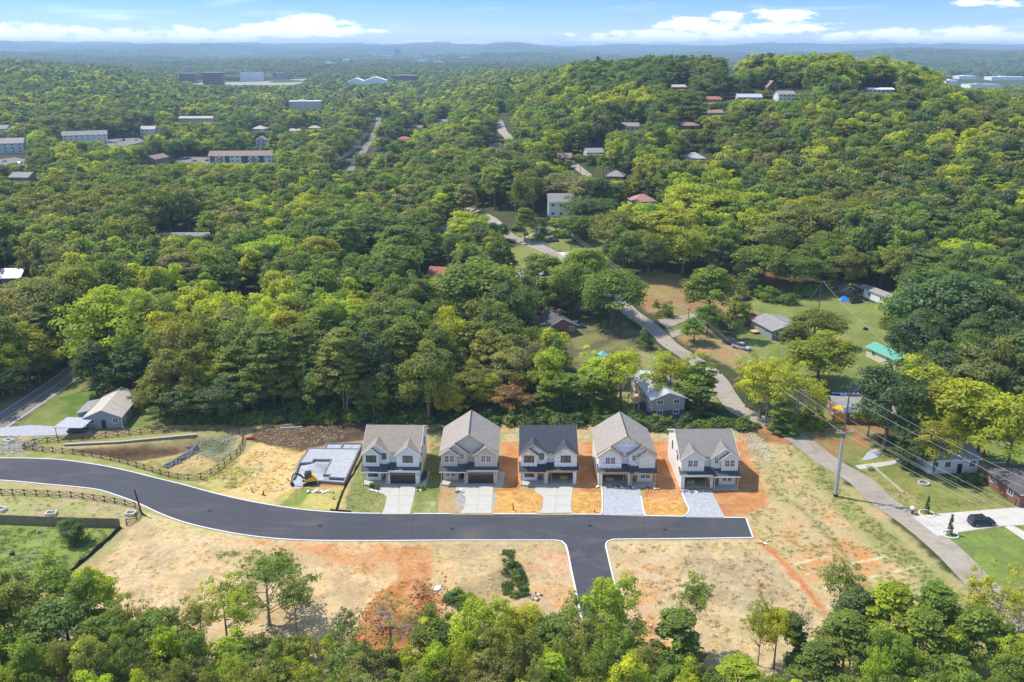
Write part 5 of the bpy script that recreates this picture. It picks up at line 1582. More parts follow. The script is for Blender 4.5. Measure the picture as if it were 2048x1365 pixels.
B('brown_block', 'wide brown flat-roofed building right of the white halls', 'office block', 811, 164, 50, 30, 14, 0, 0, 'x', W_BRICK, R_TAN, wpx=44, rows=3, cols=8, keepf=.15, flat=True, bands=True, door=False, sides=False)
B('tower_block', 'dark tower block standing on the horizon left of centre', 'tower', 794, 113, 50, 30, 55, 0, 0, 'x', W_DARK, R_DARK, wpx=13, rows=10, cols=4, keepf=.05, flat=True, bands=True, door=False, sides=False)
B('tower_block', 'lower dark block on the horizon right of the tower', 'tower', 847, 115, 50, 30, 30, 0, 0, 'x', W_DARK, R_DARK, wpx=8, rows=5, cols=2, keepf=.05, flat=True, bands=True, door=False, sides=False)
rr = random.Random(5)
tn = ['pale', 'white', 'long white', 'low tan', 'small white', 'long pale']
town = [(740, 112), (758, 109), (772, 116), (788, 112), (806, 108), (822, 113), (838, 118), (852, 110), (868, 114), (884, 109), (900, 115), (918, 110), (936, 113), (955, 109), (655, 136), (700, 128), (845, 126), (878, 132), (930, 122)]
for i, (px, py) in enumerate(town):
    s = 'town roof %s of the dark tower, %s' % ('left' if px < 794 else 'right', ['leftmost by the wooded hill', 'second out', 'front of the row', 'nearest the tower', 'just past it', 'two along', 'in front of the low block', 'behind the low block', 'in mid plain', 'high on the plain', 'below centre plain', 'high toward the ridge', 'low toward the ridge', 'last before the ridge', 'alone on the wooded knoll', 'on the knoll top', 'nearer in the woods', 'nearest in the woods', 'far right in the woods'][i])
    B('town_building', tn[i % 6] + ' ' + s, 'building', px, py, 40, 40, 19, rr.uniform(-15, 15), 0, 'x', [W_WHITE, W_BEIGE][i % 2], [R_WHITE, R_TAN, R_WHITE][i % 3], wpx=rr.uniform(9, 26), rows=1, cols=4, keepf=.05, flat=True, door=False, sides=False, group='town roofs on the plain')
for lab, px, py, wp in [('long white warehouse roof at the right edge of the valley', 2018, 161, 70), ('white warehouse roof behind the golden hill tree', 1935, 159, 34), ('small warehouse above the long one', 1995, 147, 24), ('pair of pale warehouses beyond the hill', 1945, 151, 20), ('far white warehouse high at the right edge', 2040, 128, 34), ('low white roof at the foot of the right hill', 1905, 169, 18), ('tan-roofed warehouse behind the hill trees', 1970, 178, 60), ('distant small warehouse at upper right', 1975, 130, 16)]:
    B('warehouse', lab, 'warehouse', px, py, 60, 40, 8, 0, 0, 'x', W_WHITE, R_WHITE if 'tan' not in lab else R_TAN, wpx=wp, rows=1, cols=5, keepf=.0, flat=True, door=False, sides=False, group='warehouses right of the hill')
B('hilltop_building', 'white building with flat roof among trees on the hill crest', 'building', 1716, 121, 20, 12, 11, 0, 0, 'x', W_WHITE, R_WHITE, wpx=16, rows=3, cols=3, keepf=.3, flat=True, door=False, sides=False)

# carport beside the grey bungalow
x, y = P(150, 868)
r = thing('carport', 'grey metal carport beside the grey bungalow', 'carport', (x, y, 0), rad(3))
MB().slab([(-3.4, -2.6, 2.75), (3.0, -2.6, 2.5), (3.4, 3.2, 2.5), (-2.6, 3.2, 2.8)], .12).build('roof', R_LIGHT, r)
for a, b_ in ((-3.0, -2.3), (2.6, -2.3), (2.8, 2.9), (-2.4, 2.9)):
    MB().tube([(a, b_, 0), (a, b_, 2.6)], .08, 6).build('post', DKFASC, r)

# ------------------------------------------------------------------ vehicles
TYRE = simple('tyre_rubber', (.02, .02, .02), .9, .1)
RIM = simple('wheel_rim', (.4, .4, .42), .35, .05, metal=.8)
LAMPR = simple('tail_lamp', (.45, .02, .02), .3, .05)
LAMPW = simple('head_lamp', (.7, .7, .68), .2, .05)
_cars = {}
def paintmat(n, c):
    if n in MATS: return MATS[n]
    m = NT(n); m.n
    b = m.n('ShaderNodeBsdfPrincipled', {'Base Color': (*c, 1), 'Roughness': .28, 'Specular IOR Level': .5, 'Coat Weight': .6, 'Coat Roughness': .08})
    m.t.links.new(b.outputs[0], m.out.inputs[0]); MATS[n] = m.m
    return m.m
def loft(b, secs, mi=0):
    """sections: (x, [(y,z)...]) joined along the car"""
    n = len(secs[0][1]); vs = [(x, p[0], p[1]) for x, s in secs for p in s]; fs = []
    for i in range(len(secs) - 1):
        for k in range(n - 1):
            fs.append((i * n + k, i * n + k + 1, (i + 1) * n + k + 1, (i + 1) * n + k))
    fs += [tuple(range(n)), tuple(range((len(secs) - 1) * n, len(secs) * n))[::-1]]
    return b.add(vs, fs, mi)
def car(label, px, py, yaw, kind, colour, cname, group=None, cat=None):
    x, y, z = G(px, py)
    L, Wd, Hh = {'car': (4.6, .9, 1.45), 'suv': (4.8, .95, 1.72), 'pickup': (5.6, .98, 1.85)}[kind]
    root = thing('parked_' + kind, label, cat or ('pickup truck' if kind == 'pickup' else 'car'), (x, y, z + .06), rad(yaw), group)
    pm = paintmat(cname, colour)
    if kind not in _cars:
        hb = {'car': .82, 'suv': 1.0, 'pickup': 1.02}[kind]
        def sec(w, z0, z1): return [(-w * .96, z0), (-w, (z0 + z1) / 2), (-w * .93, z1), (0, z1 + .03), (w * .93, z1), (w, (z0 + z1) / 2), (w * .96, z0)]
        bd = MB()
        loft(bd, [(-L / 2, sec(Wd * .86, .38, hb * .8)), (-L / 2 + .15, sec(Wd * .97, .28, hb * .93)), (-L * .3, sec(Wd, .24, hb)), (L * .12, sec(Wd, .24, hb)), (L * .2, sec(Wd, .24, hb * .97)), (L / 2 - .35, sec(Wd * .96, .26, hb * .86)), (L / 2 - .05, sec(Wd * .84, .34, hb * .7)), (L / 2, sec(Wd * .76, .4, hb * .55))])
        cb = MB()
        def cs(w, z1): return [(-w, hb - .03), (-w * .97, (hb + z1) / 2), (-w * .78, z1), (0, z1 + .02), (w * .78, z1), (w * .97, (hb + z1) / 2), (w, hb - .03)]
        if kind == 'pickup':
            prof = [(-.55, hb + .05), (-.42, Hh - .05), (.75, Hh), (1.45, hb + .05)]
        elif kind == 'suv':
            prof = [(-L / 2 + .12, hb + .05), (-L / 2 + .45, Hh - .04), (.3, Hh), (1.2, hb + .05)]
        else:
            prof = [(-L / 2 + .45, hb + .03), (-1.1, Hh - .03), (.25, Hh), (1.15, hb + .03)]
        loft(cb, [(a, cs(Wd * .93, max(b_, hb + .02))) for a, b_ in prof])
        rf = MB(); a0, a1 = prof[1][0], prof[2][0]
        rf.slab([(a0 - .05, -Wd * .73, Hh + .015), (a1 + .05, -Wd * .73, Hh + .03), (a1 + .05, Wd * .73, Hh + .03), (a0 - .05, Wd * .73, Hh + .015)], .03)
        for s in (-1, 1):
            for k in (0, 1, 2):
                xa = [prof[0][0] + .02, (prof[1][0] + prof[2][0]) / 2, prof[3][0] - .02][k]; xb = [prof[1][0], (prof[1][0] + prof[2][0]) / 2, prof[2][0]][k]
                rf.tube([(xa, s * Wd * .935, hb), (xb, s * Wd * .75, Hh)], .045, 4)
        whl = MB().tube([(0, -.11, 0), (0, .11, 0)], .34, 16)
        rim = MB().tube([(0, -.125, 0), (0, .125, 0)], .20, 10)
        bed = None
        if kind == 'pickup':
            bed = MB().box(-L / 2 + .15, -.7, -Wd * .8, Wd * .8, hb + .035, hb + .05)
        _cars[kind] = (bd, cb, rf, whl, rim, hb, bed, L, Wd, prof, {})
    bd, cb, rf, whl, rim, hb, bed, L, Wd, prof, cache = _cars[kind]
    if cname not in cache:
        cache[cname] = (bd.mesh('body', pm, smooth=False), cb.mesh('windows', GLASSD), rf.mesh('roof', pm), whl.mesh('wheel', TYRE), rim.mesh('rim', RIM))
    a = cache[cname]
    link('body', a[0], root); link('windows', a[1], root); link('roof', a[2], root)
    for wx in (-L * .3, L * .31):
        for wy in (-Wd + .04, Wd - .04):
            w = link('wheel', a[3], root, (wx, wy, .34)); link('rim', a[4], w)
    for s in (-1, 1):
        MB().box(L / 2 - .12, L / 2 + .01, s * Wd * .66 - .18, s * Wd * .66 + .18, hb * .62, hb * .74).build('headlight', LAMPW, root)
        MB().box(-L / 2 - .01, -L / 2 + .1, s * Wd * .72 - .13, s * Wd * .72 + .13, hb * .66, hb * .84).build('tail_light', LAMPR, root)
    if bed: bed.build('bed_floor', MBLK, root)
    AVOID.append((x, y, 4))
    return root
NAVY = (.012, .018, .045); RED = (.50, .015, .02)
car('glossy navy SUV parked on the white concrete drive', 1962, 1049, 6, 'suv', NAVY, 'navy_paint')
car('red hatchback parked behind the other red car beside the grey house', 1503, 636, 14, 'suv', RED, 'red_paint')
car('red pickup with covered bed parked nearer the grey house wall', 1497, 651, 4, 'pickup', RED, 'red_paint')
car('dark pickup in shade left of the silver truck under the tree', 1462, 690, -42, 'pickup', (.03, .03, .035), 'black_paint')
car('silver pickup parked on the grass under the tree by the wires', 1482, 698, -42, 'pickup', (.35, .36, .38), 'silver_paint')
car('blue and white pickup parked beside the dark-roofed house', 1152, 655, 176, 'pickup', (.05, .14, .24), 'steel_blue_paint')
car('bright blue car parked in front of the tall white house', 1079, 440, 8, 'car', (.02, .12, .42), 'blue_paint')
car('navy pickup parked beside the street at the far bend', 1103, 484, 178, 'pickup', (.03, .035, .10), 'indigo_paint')
car('dark car parked under the metal carport', 157, 865, 10, 'car', (.03, .03, .035), 'black_paint')
car('dark car behind the hedge beyond the red cars', 1492, 600, 20, 'car', (.03, .03, .035), 'black_paint')
car('dark car under trees by the old sheds near the trailer', 1712, 606, 15, 'suv', (.03, .02, .02), 'black_paint')
for i, (px, py, c, n, lab) in enumerate([(230, 287, (.6, .6, .6), 'white_paint_car', 'white car at the near corner of the upper car park'), (246, 281, (.05, .05, .06), 'black_paint', 'dark car in the middle of the upper car park'), (272, 281, (.6, .6, .6), 'white_paint_car', 'white car at the far side of the upper car park'), (415, 323, (.05, .05, .06), 'black_paint', 'dark car by the long brown-roofed block'), (388, 324, (.35, .36, .38), 'silver_paint', 'silver car in the lower car park'), (8, 325, (.6, .6, .6), 'white_paint_car', 'white car by the white block at the left edge'), (40, 328, (.03, .035, .10), 'indigo_paint', 'dark blue car in the left edge car park')]):
    car(lab, px, py, 30 + 40 * i, 'car', c, n, 'cars in the apartment car parks')

# ------------------------------------------------------------------ poles and wires
PW = simple('pole_wood', (.13, .095, .07), .9, .2)
STEEL = simple('pole_steel', (.40, .42, .46), .45, .08, metal=.4)
CERAM = simple('insulator', (.35, .36, .38), .4, .1)
WIRE = simple('wire_alloy', (.36, .36, .35), .5, .1)
def pole(label, px, py, h, arms=(), r_=.16, mat=None, lamp=False, can=False, name='utility_pole', yaw=0.):
    x, y, z = G(px, py)
    root = thing(name, label, 'pole', (x, y, z), yaw, 'utility poles')
    MB().tube([(0, 0, -.3), (0, 0, h)], [r_, r_ * .65], 8).build('shaft', mat or PW, root)
    for (hz, w) in arms:
        a = MB().box(-w / 2, w / 2, -.16, -.04, hz - .07, hz + .07).build('cross_arm', PW if not mat else STEEL, root)
        for k in (-1, -.45, .45, 1):
            MB().tube([(k * w * .46, -.1, hz + .07), (k * w * .46, -.1, hz + .34)], .06, 6).build('insulator', CERAM, a)
    if can:
        MB().tube([(.35, -.1, h - 2.4), (.35, -.1, h - 1.4)], .26, 10).build('transformer', CERAM, root)
    if lamp:
        MB().tube([(0, 0, h - 1.6), (-1.6, 0, h - 1.0)], .05, 5).box(-2.1, -1.5, -.12, .12, h - 1.08, h - .95).build('lamp_arm', STEEL, root)
    return x, y, z, h
# the tall pole: steel below, timber above
x0_, y0_, z0_ = G(1671, 993)
r = thing('steel_pole', 'tall two-part utility pole, steel below and timber above, beside the street', 'pole', (x0_, y0_, z0_), rad(8), 'utility poles')
MB().tube([(0, 0, -.2), (0, 0, 12.2)], [.42, .28], 10).build('steel_shaft', STEEL, r)
MB().tube([(0, 0, 0), (0, 0, .55)], [.45, .45], 10).build('base_sleeve', MBLK, r)
MB().tube([(.1, .0, 9.5), (.25, .0, 21.8)], [.19, .13], 8).build('timber_shaft', PW, r)
for hz, w in ((21.2, 3.6), (13.6, 3.4)):
    a = MB().box(-w / 2 + .2, w / 2 + .2, -.25, -.1, hz - .09, hz + .09).build('cross_arm', CERAM if hz < 15 else PW, r)
    for k in (-1, -.5, .5, 1):
        MB().tube([(.2 + k * w * .46, -.17, hz + .09), (.2 + k * w * .46, -.17, hz + .5)], .10, 6).build('insulator', CERAM, a)
for s in (-.45, .75):
    MB().tube([(s, -.1, 17.6), (s, -.1, 18.9)], .33, 10).build('transformer', CERAM, r)
MB().tube([(-3.2, -.2, 17.7), (-.2, 0, 17.9)], .06, 5).build('street_lamp_arm', CERAM, r)
SPOLE = (x0_, y0_, z0_)
p2 = pole('plain dark utility pole beside the street opposite the round bush', 1375, 672, 8.6, ((8.2, 1.4),), .15)
p3 = pole('utility pole with a stay wire at the back of the big lawn', 1637, 622, 10.2, ((9.9, 2.2),), .17)
p4 = pole('street lamp pole by the far bend next to the white drive', 1142, 515, 10.5, (), .15, lamp=True, can=True)
p5 = pole('grey pole right of the pink-roofed house', 1290, 398, 9, (), .14)
p6 = pole('slim pole on the far round lawn', 761, 338, 10, (), .15)
p7 = pole('pole beside the lane right of centre woods', 1161, 345, 10, ((9.6, 2.0),), .15)
p8 = pole('tall pole on the hill crest by the long white house', 1745, 182, 11, ((10.6, 2.4),), .2)
p9 = pole('shorter pole left of the hill crest house', 1727, 184, 9, ((8.6, 2.4),), .18)
p10 = pole('double-armed pole beside the far straight road', 733, 292, 12, ((11.6, 4.0), (10.4, 4.0)), .2)
p11 = pole('white-topped pole by the brown carport house', 1356, 262, 10, (), .16)
p12 = pole('tall mast rising from the woods at the far left', 34, 232, 24, ((23, 3), (20, 3)), .3, STEEL)
p13 = pole('pole at the near end of the far straight road', 706, 330, 11, ((10.6, 4.0),), .2)
def wire(label, a, b, sag=.5, r_=.025, n=16):
    a, b = Vector(a), Vector(b)
    pts = []
    for i in range(n + 1):
        t = i / n; p = a.lerp(b, t); p.z -= sag * 4 * t * (1 - t); pts.append(p)
    o = MB().tube([p - a for p in pts], r_, 4).build('overhead_wire', WIRE); o.location = a
    return tag(o, label, 'wire', 'overhead wires')
S = Vector(SPOLE)
NP = Vector((*P(2330, 1330), 0))
hts = [(21.6, -1.4, 17.5, -1.5, 'highest wire from the steel pole toward the right edge'), (21.6, 1.6, 17.5, 1.5, 'second highest wire from the steel pole toward the right edge'), (16.6, .2, 13.4, 0, 'uppermost of the middle wires crossing the front lawn'), (15.2, .2, 12.4, .2, 'middle wire crossing the front lawn to the right edge'), (14.1, -1.2, 11.6, -.8, 'lower wire from the steel arm toward the right edge'), (14.1, 1.6, 11.6, .8, 'lowest wire from the steel arm toward the right edge')]
for h0, o0, h1, o1, lab in hts:
    wire(lab, S + Vector((o0, -.1, h0)), NP + Vector((o1, .5, h1)), 1.2, .02)
PB = Vector((p2[0], p2[1], p2[2]))
for h0, o0, h1, o1, lab in [(15.6, .2, 8.4, .5, 'upper wire from the steel pole back to the plain dark pole'), (14.0, -.9, 8.0, -.5, 'lower wire from the steel pole back to the plain dark pole'), (13.2, .3, 7.0, 0, 'lowest wire from the steel pole along the street')]:
    wire(lab, S + Vector((o0, 0, h0)), PB + Vector((o1, 0, h1)), 1.0, .02)
PC = Vector((p4[0], p4[1], p4[2]))
wire('upper wire from the plain dark pole up the street to the bend', PB + Vector((0, 0, 8.5)), PC + Vector((0, 0, 9.5)), 1.2, .03, 20)
wire('lower wire from the plain dark pole up the street to the bend', PB + Vector((0, 0, 7.6)), PC + Vector((0, 0, 8.5)), 1.4, .03, 20)
PD = Vector((p3[0], p3[1], p3[2]))
sx, sy, sz = G(1792, 741)
wire('long service wire from the lawn pole to the green-roofed shed', PD + Vector((.6, 0, 9.9)), (sx + 1, sy + 6, sz + 3.8), .8, .035)
qx, qy, qz = G(1588, 642)
wire('stay wire from the lawn pole down to the grass', PD + Vector((-.4, 0, 9.0)), (qx, qy, qz), .3, .03)
PE, PF_ = Vector((p10[0], p10[1], p10[2])), Vector((p13[0], p13[1], p13[2]))
ex_, ey_, ez_ = G(688, 352)
for k, s_ in enumerate((-1.8, -.6, .6, 1.8)):
    nm = ['leftmost', 'left inner', 'right inner', 'rightmost'][k]
    wire(nm + ' of the wires along the far straight road', PE + Vector((s_, 0, 11.8)), PF_ + Vector((s_, 0, 10.8)), 1.0, .07)
    wire(nm + ' wire dropping from the road pole into the near trees', PF_ + Vector((s_, 0, 10.8)), (ex_ + s_, ey_ - 25, ez_ + 14), 1.0, .07)
LX = Vector((*P(-120, 905), 0))
for k, (h0, h1) in enumerate(((9.4, 9.0), (8.2, 8.0), (7.2, 7.0))):
    bx, by = P(150, 735)
    wire(['top', 'middle', 'lowest'][k] + ' wire strung beside the old road at the left', LX + Vector((-1, 0, h0)), (bx - 1, by, h1), .6, .03)

# ------------------------------------------------------------------ garden things on the right
def px3(px, py): return G(px, py)
x, y, z = px3(1824, 1028)
r = thing('mailbox', 'white mailbox on a brick pedestal at the corner of the white drive', 'mailbox', (x, y, z))
MB().box(-.22, .22, -.22, .22, 0, 1.0).build('pedestal', W_BRICK, r)
MB().prism([(-.32, 1.0), (.32, 1.0), (.32, 1.3), (.15, 1.45), (-.15, 1.45), (-.32, 1.3)], 'y', -.4, .4).build('box', TRIM, r)
x, y, z = px3(1396, 676)
r = thing('mailbox', 'grey mailbox on a post beside the plain dark pole', 'mailbox', (x, y, z))
MB().tube([(0, 0, 0), (0, 0, 1.1)], .06, 6).build('post', PW, r)
MB().prism([(-.3, 1.1), (.3, 1.1), (.3, 1.35), (0, 1.5), (-.3, 1.35)], 'y', -.4, .4).build('box', CERAM, r)
def ring(label, px, py, r0, w, h, mat, nm='edging_ring', cat='garden edging'):
    x, y, z = px3(px, py); n = 20; b = MB()
    for i in range(n):
        a0, a1 = 2 * math.pi * i / n, 2 * math.pi * (i + .93) / n
        q = [(math.cos(a) * rr_, math.sin(a) * rr_, h) for a, rr_ in ((a0, r0), (a1, r0), (a1, r0 + w), (a0, r0 + w))]
        b.slab(q, h)
    o = b.build(nm, mat); o.location = (x, y, z); o['kind'] = 'stuff'
    o2 = thing(nm, label, cat, (x, y, z)); o.parent = o2; o.location = (0, 0, 0); o.name = 'edging_stones'
    return o2
ring('pale stone ring round the cypress above the white drive', 1853, 1028, 1.25, .22, .18, KERB)
ring('pale stone ring round the cypress below the white drive', 1900, 1070, 1.25, .22, .18, KERB)
ring('large old tyre ring lying on the shaded front lawn', 1847, 968, .85, .3, .35, simple('ring_grey', (.38, .38, .37), .8, .15), 'tyre_planter', 'planter')
def cyp(label, px, py, h, r0):
    x, y, z = px3(px, py)
    root = thing('cypress', label, 'cypress', (x, y, z), 0, 'cypresses by the white drive')
    CYP.append((root, h, r0))
CYP = []
cyp('slim cypress in a stone ring above the white drive', 1853, 1027, 3.6, .55)
cyp('slim cypress in a stone ring below the white drive', 1899, 1069, 4.0, .6)
# low timber edging, lawn steps, umbrella
a = Vector(px3(1750, 938)); b_ = Vector(px3(1807, 988))
o = MB().prism([(-.15, 0), (.15, 0), (.15, .35), (-.15, .35)], 'y', 0, (b_ - a).length).build('timber_edging', TANR); o.location = a
o.rotation_euler.z = math.atan2((b_ - a).y, (b_ - a).x) - math.pi / 2
tag(o, 'pale low stone edging running down the front lawn beside the street', 'edging')
x, y, z = px3(1739, 940)
o = MB().box(-.6, .6, -.5, .5, 0, .8).box(-.45, .45, -.35, .35, .8, .95).build('gate_pier', TANR); o.location = (x, y, z)
tag(o, 'square stone pier at the mouth of the short concrete drive', 'pier'); o['kind'] = 'thing'
x, y, z = px3(1966, 920)
r = thing('garden_umbrella', 'closed red umbrella beside the fenced patio at the right', 'umbrella', (x, y, z))
MB().tube([(0, 0, 0), (0, 0, 2.4)], .04, 5).build('pole', STEEL, r)
MB().tube([(0, 0, .9), (0, 0, 1.3), (0, 0, 2.5)], [.12, .35, .05], 8).build('canopy', simple('red_canvas', (.65, .02, .02), .7, .1), r)
x, y, z = px3(1975, 942)
r = thing('patio_deck', 'raised patio deck with grey boards inside the tan fence', 'deck', (x, y, z), rad(-52))
for k in range(10):
    MB().box(-3.2, 3.2, -1.4 + k * .28, -1.4 + k * .28 + .255, .3, .36).build('deck_board', W_BEIGE, r)
MB().box(-3.1, 3.1, -1.35, 1.35, 0, .298).build('deck_frame', PVW, r)
for k in range(7):
    x, y, z = px3(1980 + k * 5.5, 926)
    o = MB().prism([(-.22, -.15), (.22, -.18), (.25, .15), (-.2, .18)], 'z', 0, .06).build('stepping_stone', KERB); o.location = (x, y, z)
    tag(o, ['first', 'second', 'third', 'fourth', 'fifth', 'sixth', 'last'][k] + ' pale stepping stone from the umbrella across the right lawn', 'stepping stone', 'stepping stones')
x, y, z = px3(1688, 601)
r = thing('blue_tent', 'small bright blue tent beside the old plank shed', 'tent', (x, y, z))
MB().add([(-1.6, -1.3, 0), (1.6, -1.3, 0), (1.6, 1.3, 0), (-1.6, 1.3, 0), (-.3, 0, 1.6), (.4, 0, 1.5)], [(0, 1, 5, 4), (1, 2, 5), (2, 3, 4, 5), (3, 0, 4), (0, 3, 2, 1)]).build('canvas', simple('blue_canvas', (.03, .22, .75), .6, .1), r)
x, y, z = px3(1731, 660)
o = MB().prism([(-.9, 0), (.9, 0), (.6, .7), (-.3, .9)], 'y', -.5, .5).build('stump', simple('dark_stump', (.05, .045, .04), .9, .3)); o.location = (x, y, z)
tag(o, 'dark stump alone on the big sunny lawn', 'stump')
x, y, z = px3(1740, 741)
o = MB().prism([(-1.5, 0), (1.5, 0), (1.2, .8), (.2, 1.1), (-1.2, .7)], 'y', -.7, .7).build('brush_heap', simple('brush_brown', (.12, .08, .05), .95, .4, 2)); o.location = (x, y, z)
tag(o, 'brown brush heap at the lower end of the big lawn', 'brush heap')
x, y, z = px3(1266, 643)
o = MB().tube([(0, 0, 0), (0, 0, .8), (0, 0, 1.2)], [.3, .25, .12], 8).build('orange_barrel', simple('orange_plastic', (.7, .25, .02), .6, .1)); o.location = (x, y, z)
tag(o, 'orange barrel at the street edge under the big tree', 'barrel')
x, y, z = px3(2033, 1010)
o = MB().box(-.4, .4, -.4, .4, 0, 1.1).box(-.45, .45, -.48, .42, 1.1, 1.2).build('rubbish_bin', simple('green_black_plastic', (.02, .04, .035), .5, .1)); o.location = (x, y, z)
tag(o, 'dark green wheeled bin beside the brick house', 'bin'); o['kind'] = 'thing'
# ------------------------------------------------------------------ foliage
def leafmat(name, src, inst=False, trans=.48):
    m = NT(name)
    if src == 'object':
        tintc = m.n('ShaderNodeObjectInfo').outputs['Color']
        rnd = m.n('ShaderNodeObjectInfo').outputs['Random']
    else:
        tintc = m.n('ShaderNodeAttribute', attribute_name='tint', attribute_type='INSTANCER').outputs['Color']
        rnd = m.n('ShaderNodeObjectInfo').outputs['Random']
    lv = m.n('ShaderNodeAttribute', attribute_name='lv').outputs['Fac']
    cv_ = m.n('ShaderNodeAttribute', attribute_name='cv').outputs['Fac']
    k = m.math('ADD', m.ramp(lv, 0, 1, .72, 1.28), m.ramp(cv_, 0, 1, -.14, .14))
    c = m.mul(tintc, k)
    warm = m.mix(m.math('MULTIPLY', m.ramp(cv_, .35, 1, 0, 1), .5), c, m.mix(1.0, c, (1.30, 1.22, .7), 'MULTIPLY'))
    d = m.n('ShaderNodeBsdfDiffuse', {'Color': warm, 'Roughness': .6})
    t = m.n('ShaderNodeBsdfTranslucent', {'Color': m.mix(1.0, warm, (1.25, 1.25, .45), 'MULTIPLY')})
    g_ = m.n('ShaderNodeBsdfGlossy', {'Color': (.55, .55, .5), 'Roughness': .55})
    x = m.n('ShaderNodeMixShader', {0: trans, 1: d.outputs[0], 2: t.outputs[0]})
    x2 = m.n('ShaderNodeMixShader', {0: .035, 1: x.outputs[0], 2: g_.outputs[0]})
    m.t.links.new(x2.outputs[0], m.out.inputs[0])
    return m.m
LEAF = leafmat('foliage', 'object')
LEAFI = leafmat('foliage_mass', 'inst')
BARK = simple('bark', (.16, .125, .095), .95, .3, 1.5)
BARKL = simple('pale_bark', (.30, .27, .23), .95, .25, 1.5)

def unit(a):
    return a / (np.linalg.norm(a, axis=-1, keepdims=True) + 1e-9)

def leaf_quads(Cn, N, S, rng, cvv):
    """diamond leaves-sprays at Cn facing N with size S"""
    r_ = unit(rng.normal(size=Cn.shape))
    a = unit(np.cross(N, r_)); b = np.cross(N, a)
    s = S[:, None]
    V = np.stack([Cn - a * s * .5, Cn + b * s * .38, Cn + a * s * .5, Cn - b * s * .38], 1)
    V[:, 1] += N * s * .08; V[:, 3] += N * s * .08
    V = V.reshape(-1, 3)
    F = np.arange(len(V)).reshape(-1, 4)
    lv = np.repeat(rng.random(len(Cn)), 4)
    return V, F, lv, np.repeat(cvv, 4)

def clusters(kind, rng, n, H, R):
    """centres and radii of the leaf clumps that make up a crown"""
    if kind in ('oak', 'maple', 'tall', 'lobed'):
        cb = {'oak': .22, 'maple': .20, 'tall': .24, 'lobed': .25}[kind] * H
        d = unit(rng.normal(size=(n, 3)))
        d[:, 2] = np.where(d[:, 2] < -.55, -d[:, 2], d[:, 2])
        lob = 1 + .26 * np.sin(d[:, 0] * 4.1 + rng.random() * 6) * np.sin(d[:, 1] * 3.7 + rng.random() * 6) + .16 * np.sin(d[:, 2] * 5 + 4 * d[:, 0] + rng.random() * 6)
        if kind == 'lobed': lob = 1 + (lob - 1) * 1.8
        rad_ = (.55 + .45 * rng.random(n) ** .45) * lob
        p = d * rad_[:, None]
        c = np.stack([p[:, 0] * R * .86, p[:, 1] * R * .86, cb + (H - cb) * (.47 + .46 * p[:, 2] * (1.0 if kind != 'oak' else .95))], 1)
        if kind == 'tall':
            t = (c[:, 2] - cb) / (H - cb); k = np.clip(1.15 - .65 * t, .3, 1.1); c[:, 0] *= k; c[:, 1] *= k
        cr_ = R * rng.uniform(.17, .30, n)
    elif kind == 'pine':
        t = rng.random(n) ** .8; z = H * (.36 + .62 * t)
        rr_ = R * (1.02 - t) ** .55 * rng.uniform(.25, 1, n) ** .6; a = rng.random(n) * 6.283
        a = np.round(a / .9) * .9 + rng.normal(0, .25, n)
        c = np.stack([rr_ * np.cos(a), rr_ * np.sin(a), z + rr_ * .12], 1); cr_ = R * rng.uniform(.15, .26, n)
    elif kind in ('cedar', 'cypress'):
        t = rng.random(n) ** .9; z = H * (.05 + .93 * t)
        rr_ = R * (1.05 - t) * rng.uniform(.4, 1, n); a = rng.random(n) * 6.283
        c = np.stack([rr_ * np.cos(a), rr_ * np.sin(a), z], 1); cr_ = R * rng.uniform(.22, .34, n)
    elif kind == 'ivy':
        t = rng.random(n); z = H * (.02 + .95 * t); rr_ = R * (.75 + .45 * np.sin(t * 9 + 1)) * rng.uniform(.2, .9, n); a = rng.random(n) * 6.283
        c = np.stack([rr_ * np.cos(a) + .6 * np.sin(t * 5), rr_ * np.sin(a), z], 1); cr_ = R * rng.uniform(.3, .5, n)
    elif kind == 'sparse':
        d = unit(rng.normal(size=(n, 3))); d[:, 2] = np.abs(d[:, 2]) * 1.1 - .35
        g_ = unit(rng.normal(size=(7, 3))); g_[:, 2] = np.abs(g_[:, 2])
        k = rng.integers(0, 7, n); d = unit(d * .55 + g_[k] * .8)
        r0 = rng.uniform(.45, 1.05, n)
        c = np.stack([d[:, 0] * R * r0, d[:, 1] * R * r0, H * .45 + d[:, 2] * r0 * H * .52], 1); cr_ = R * rng.uniform(.11, .2, n)
    elif kind == 'bush':
        d = unit(rng.normal(size=(n, 3))); d[:, 2] = np.abs(d[:, 2])
        r0 = rng.uniform(.5, 1, n) * (1 + .2 * np.sin(d[:, 0] * 6))
        c = np.stack([d[:, 0] * R * r0 * .8, d[:, 1] * R * r0 * .8, H * .1 + d[:, 2] * r0 * H * .75], 1); cr_ = R * rng.uniform(.22, .36, n)
    return c, cr_

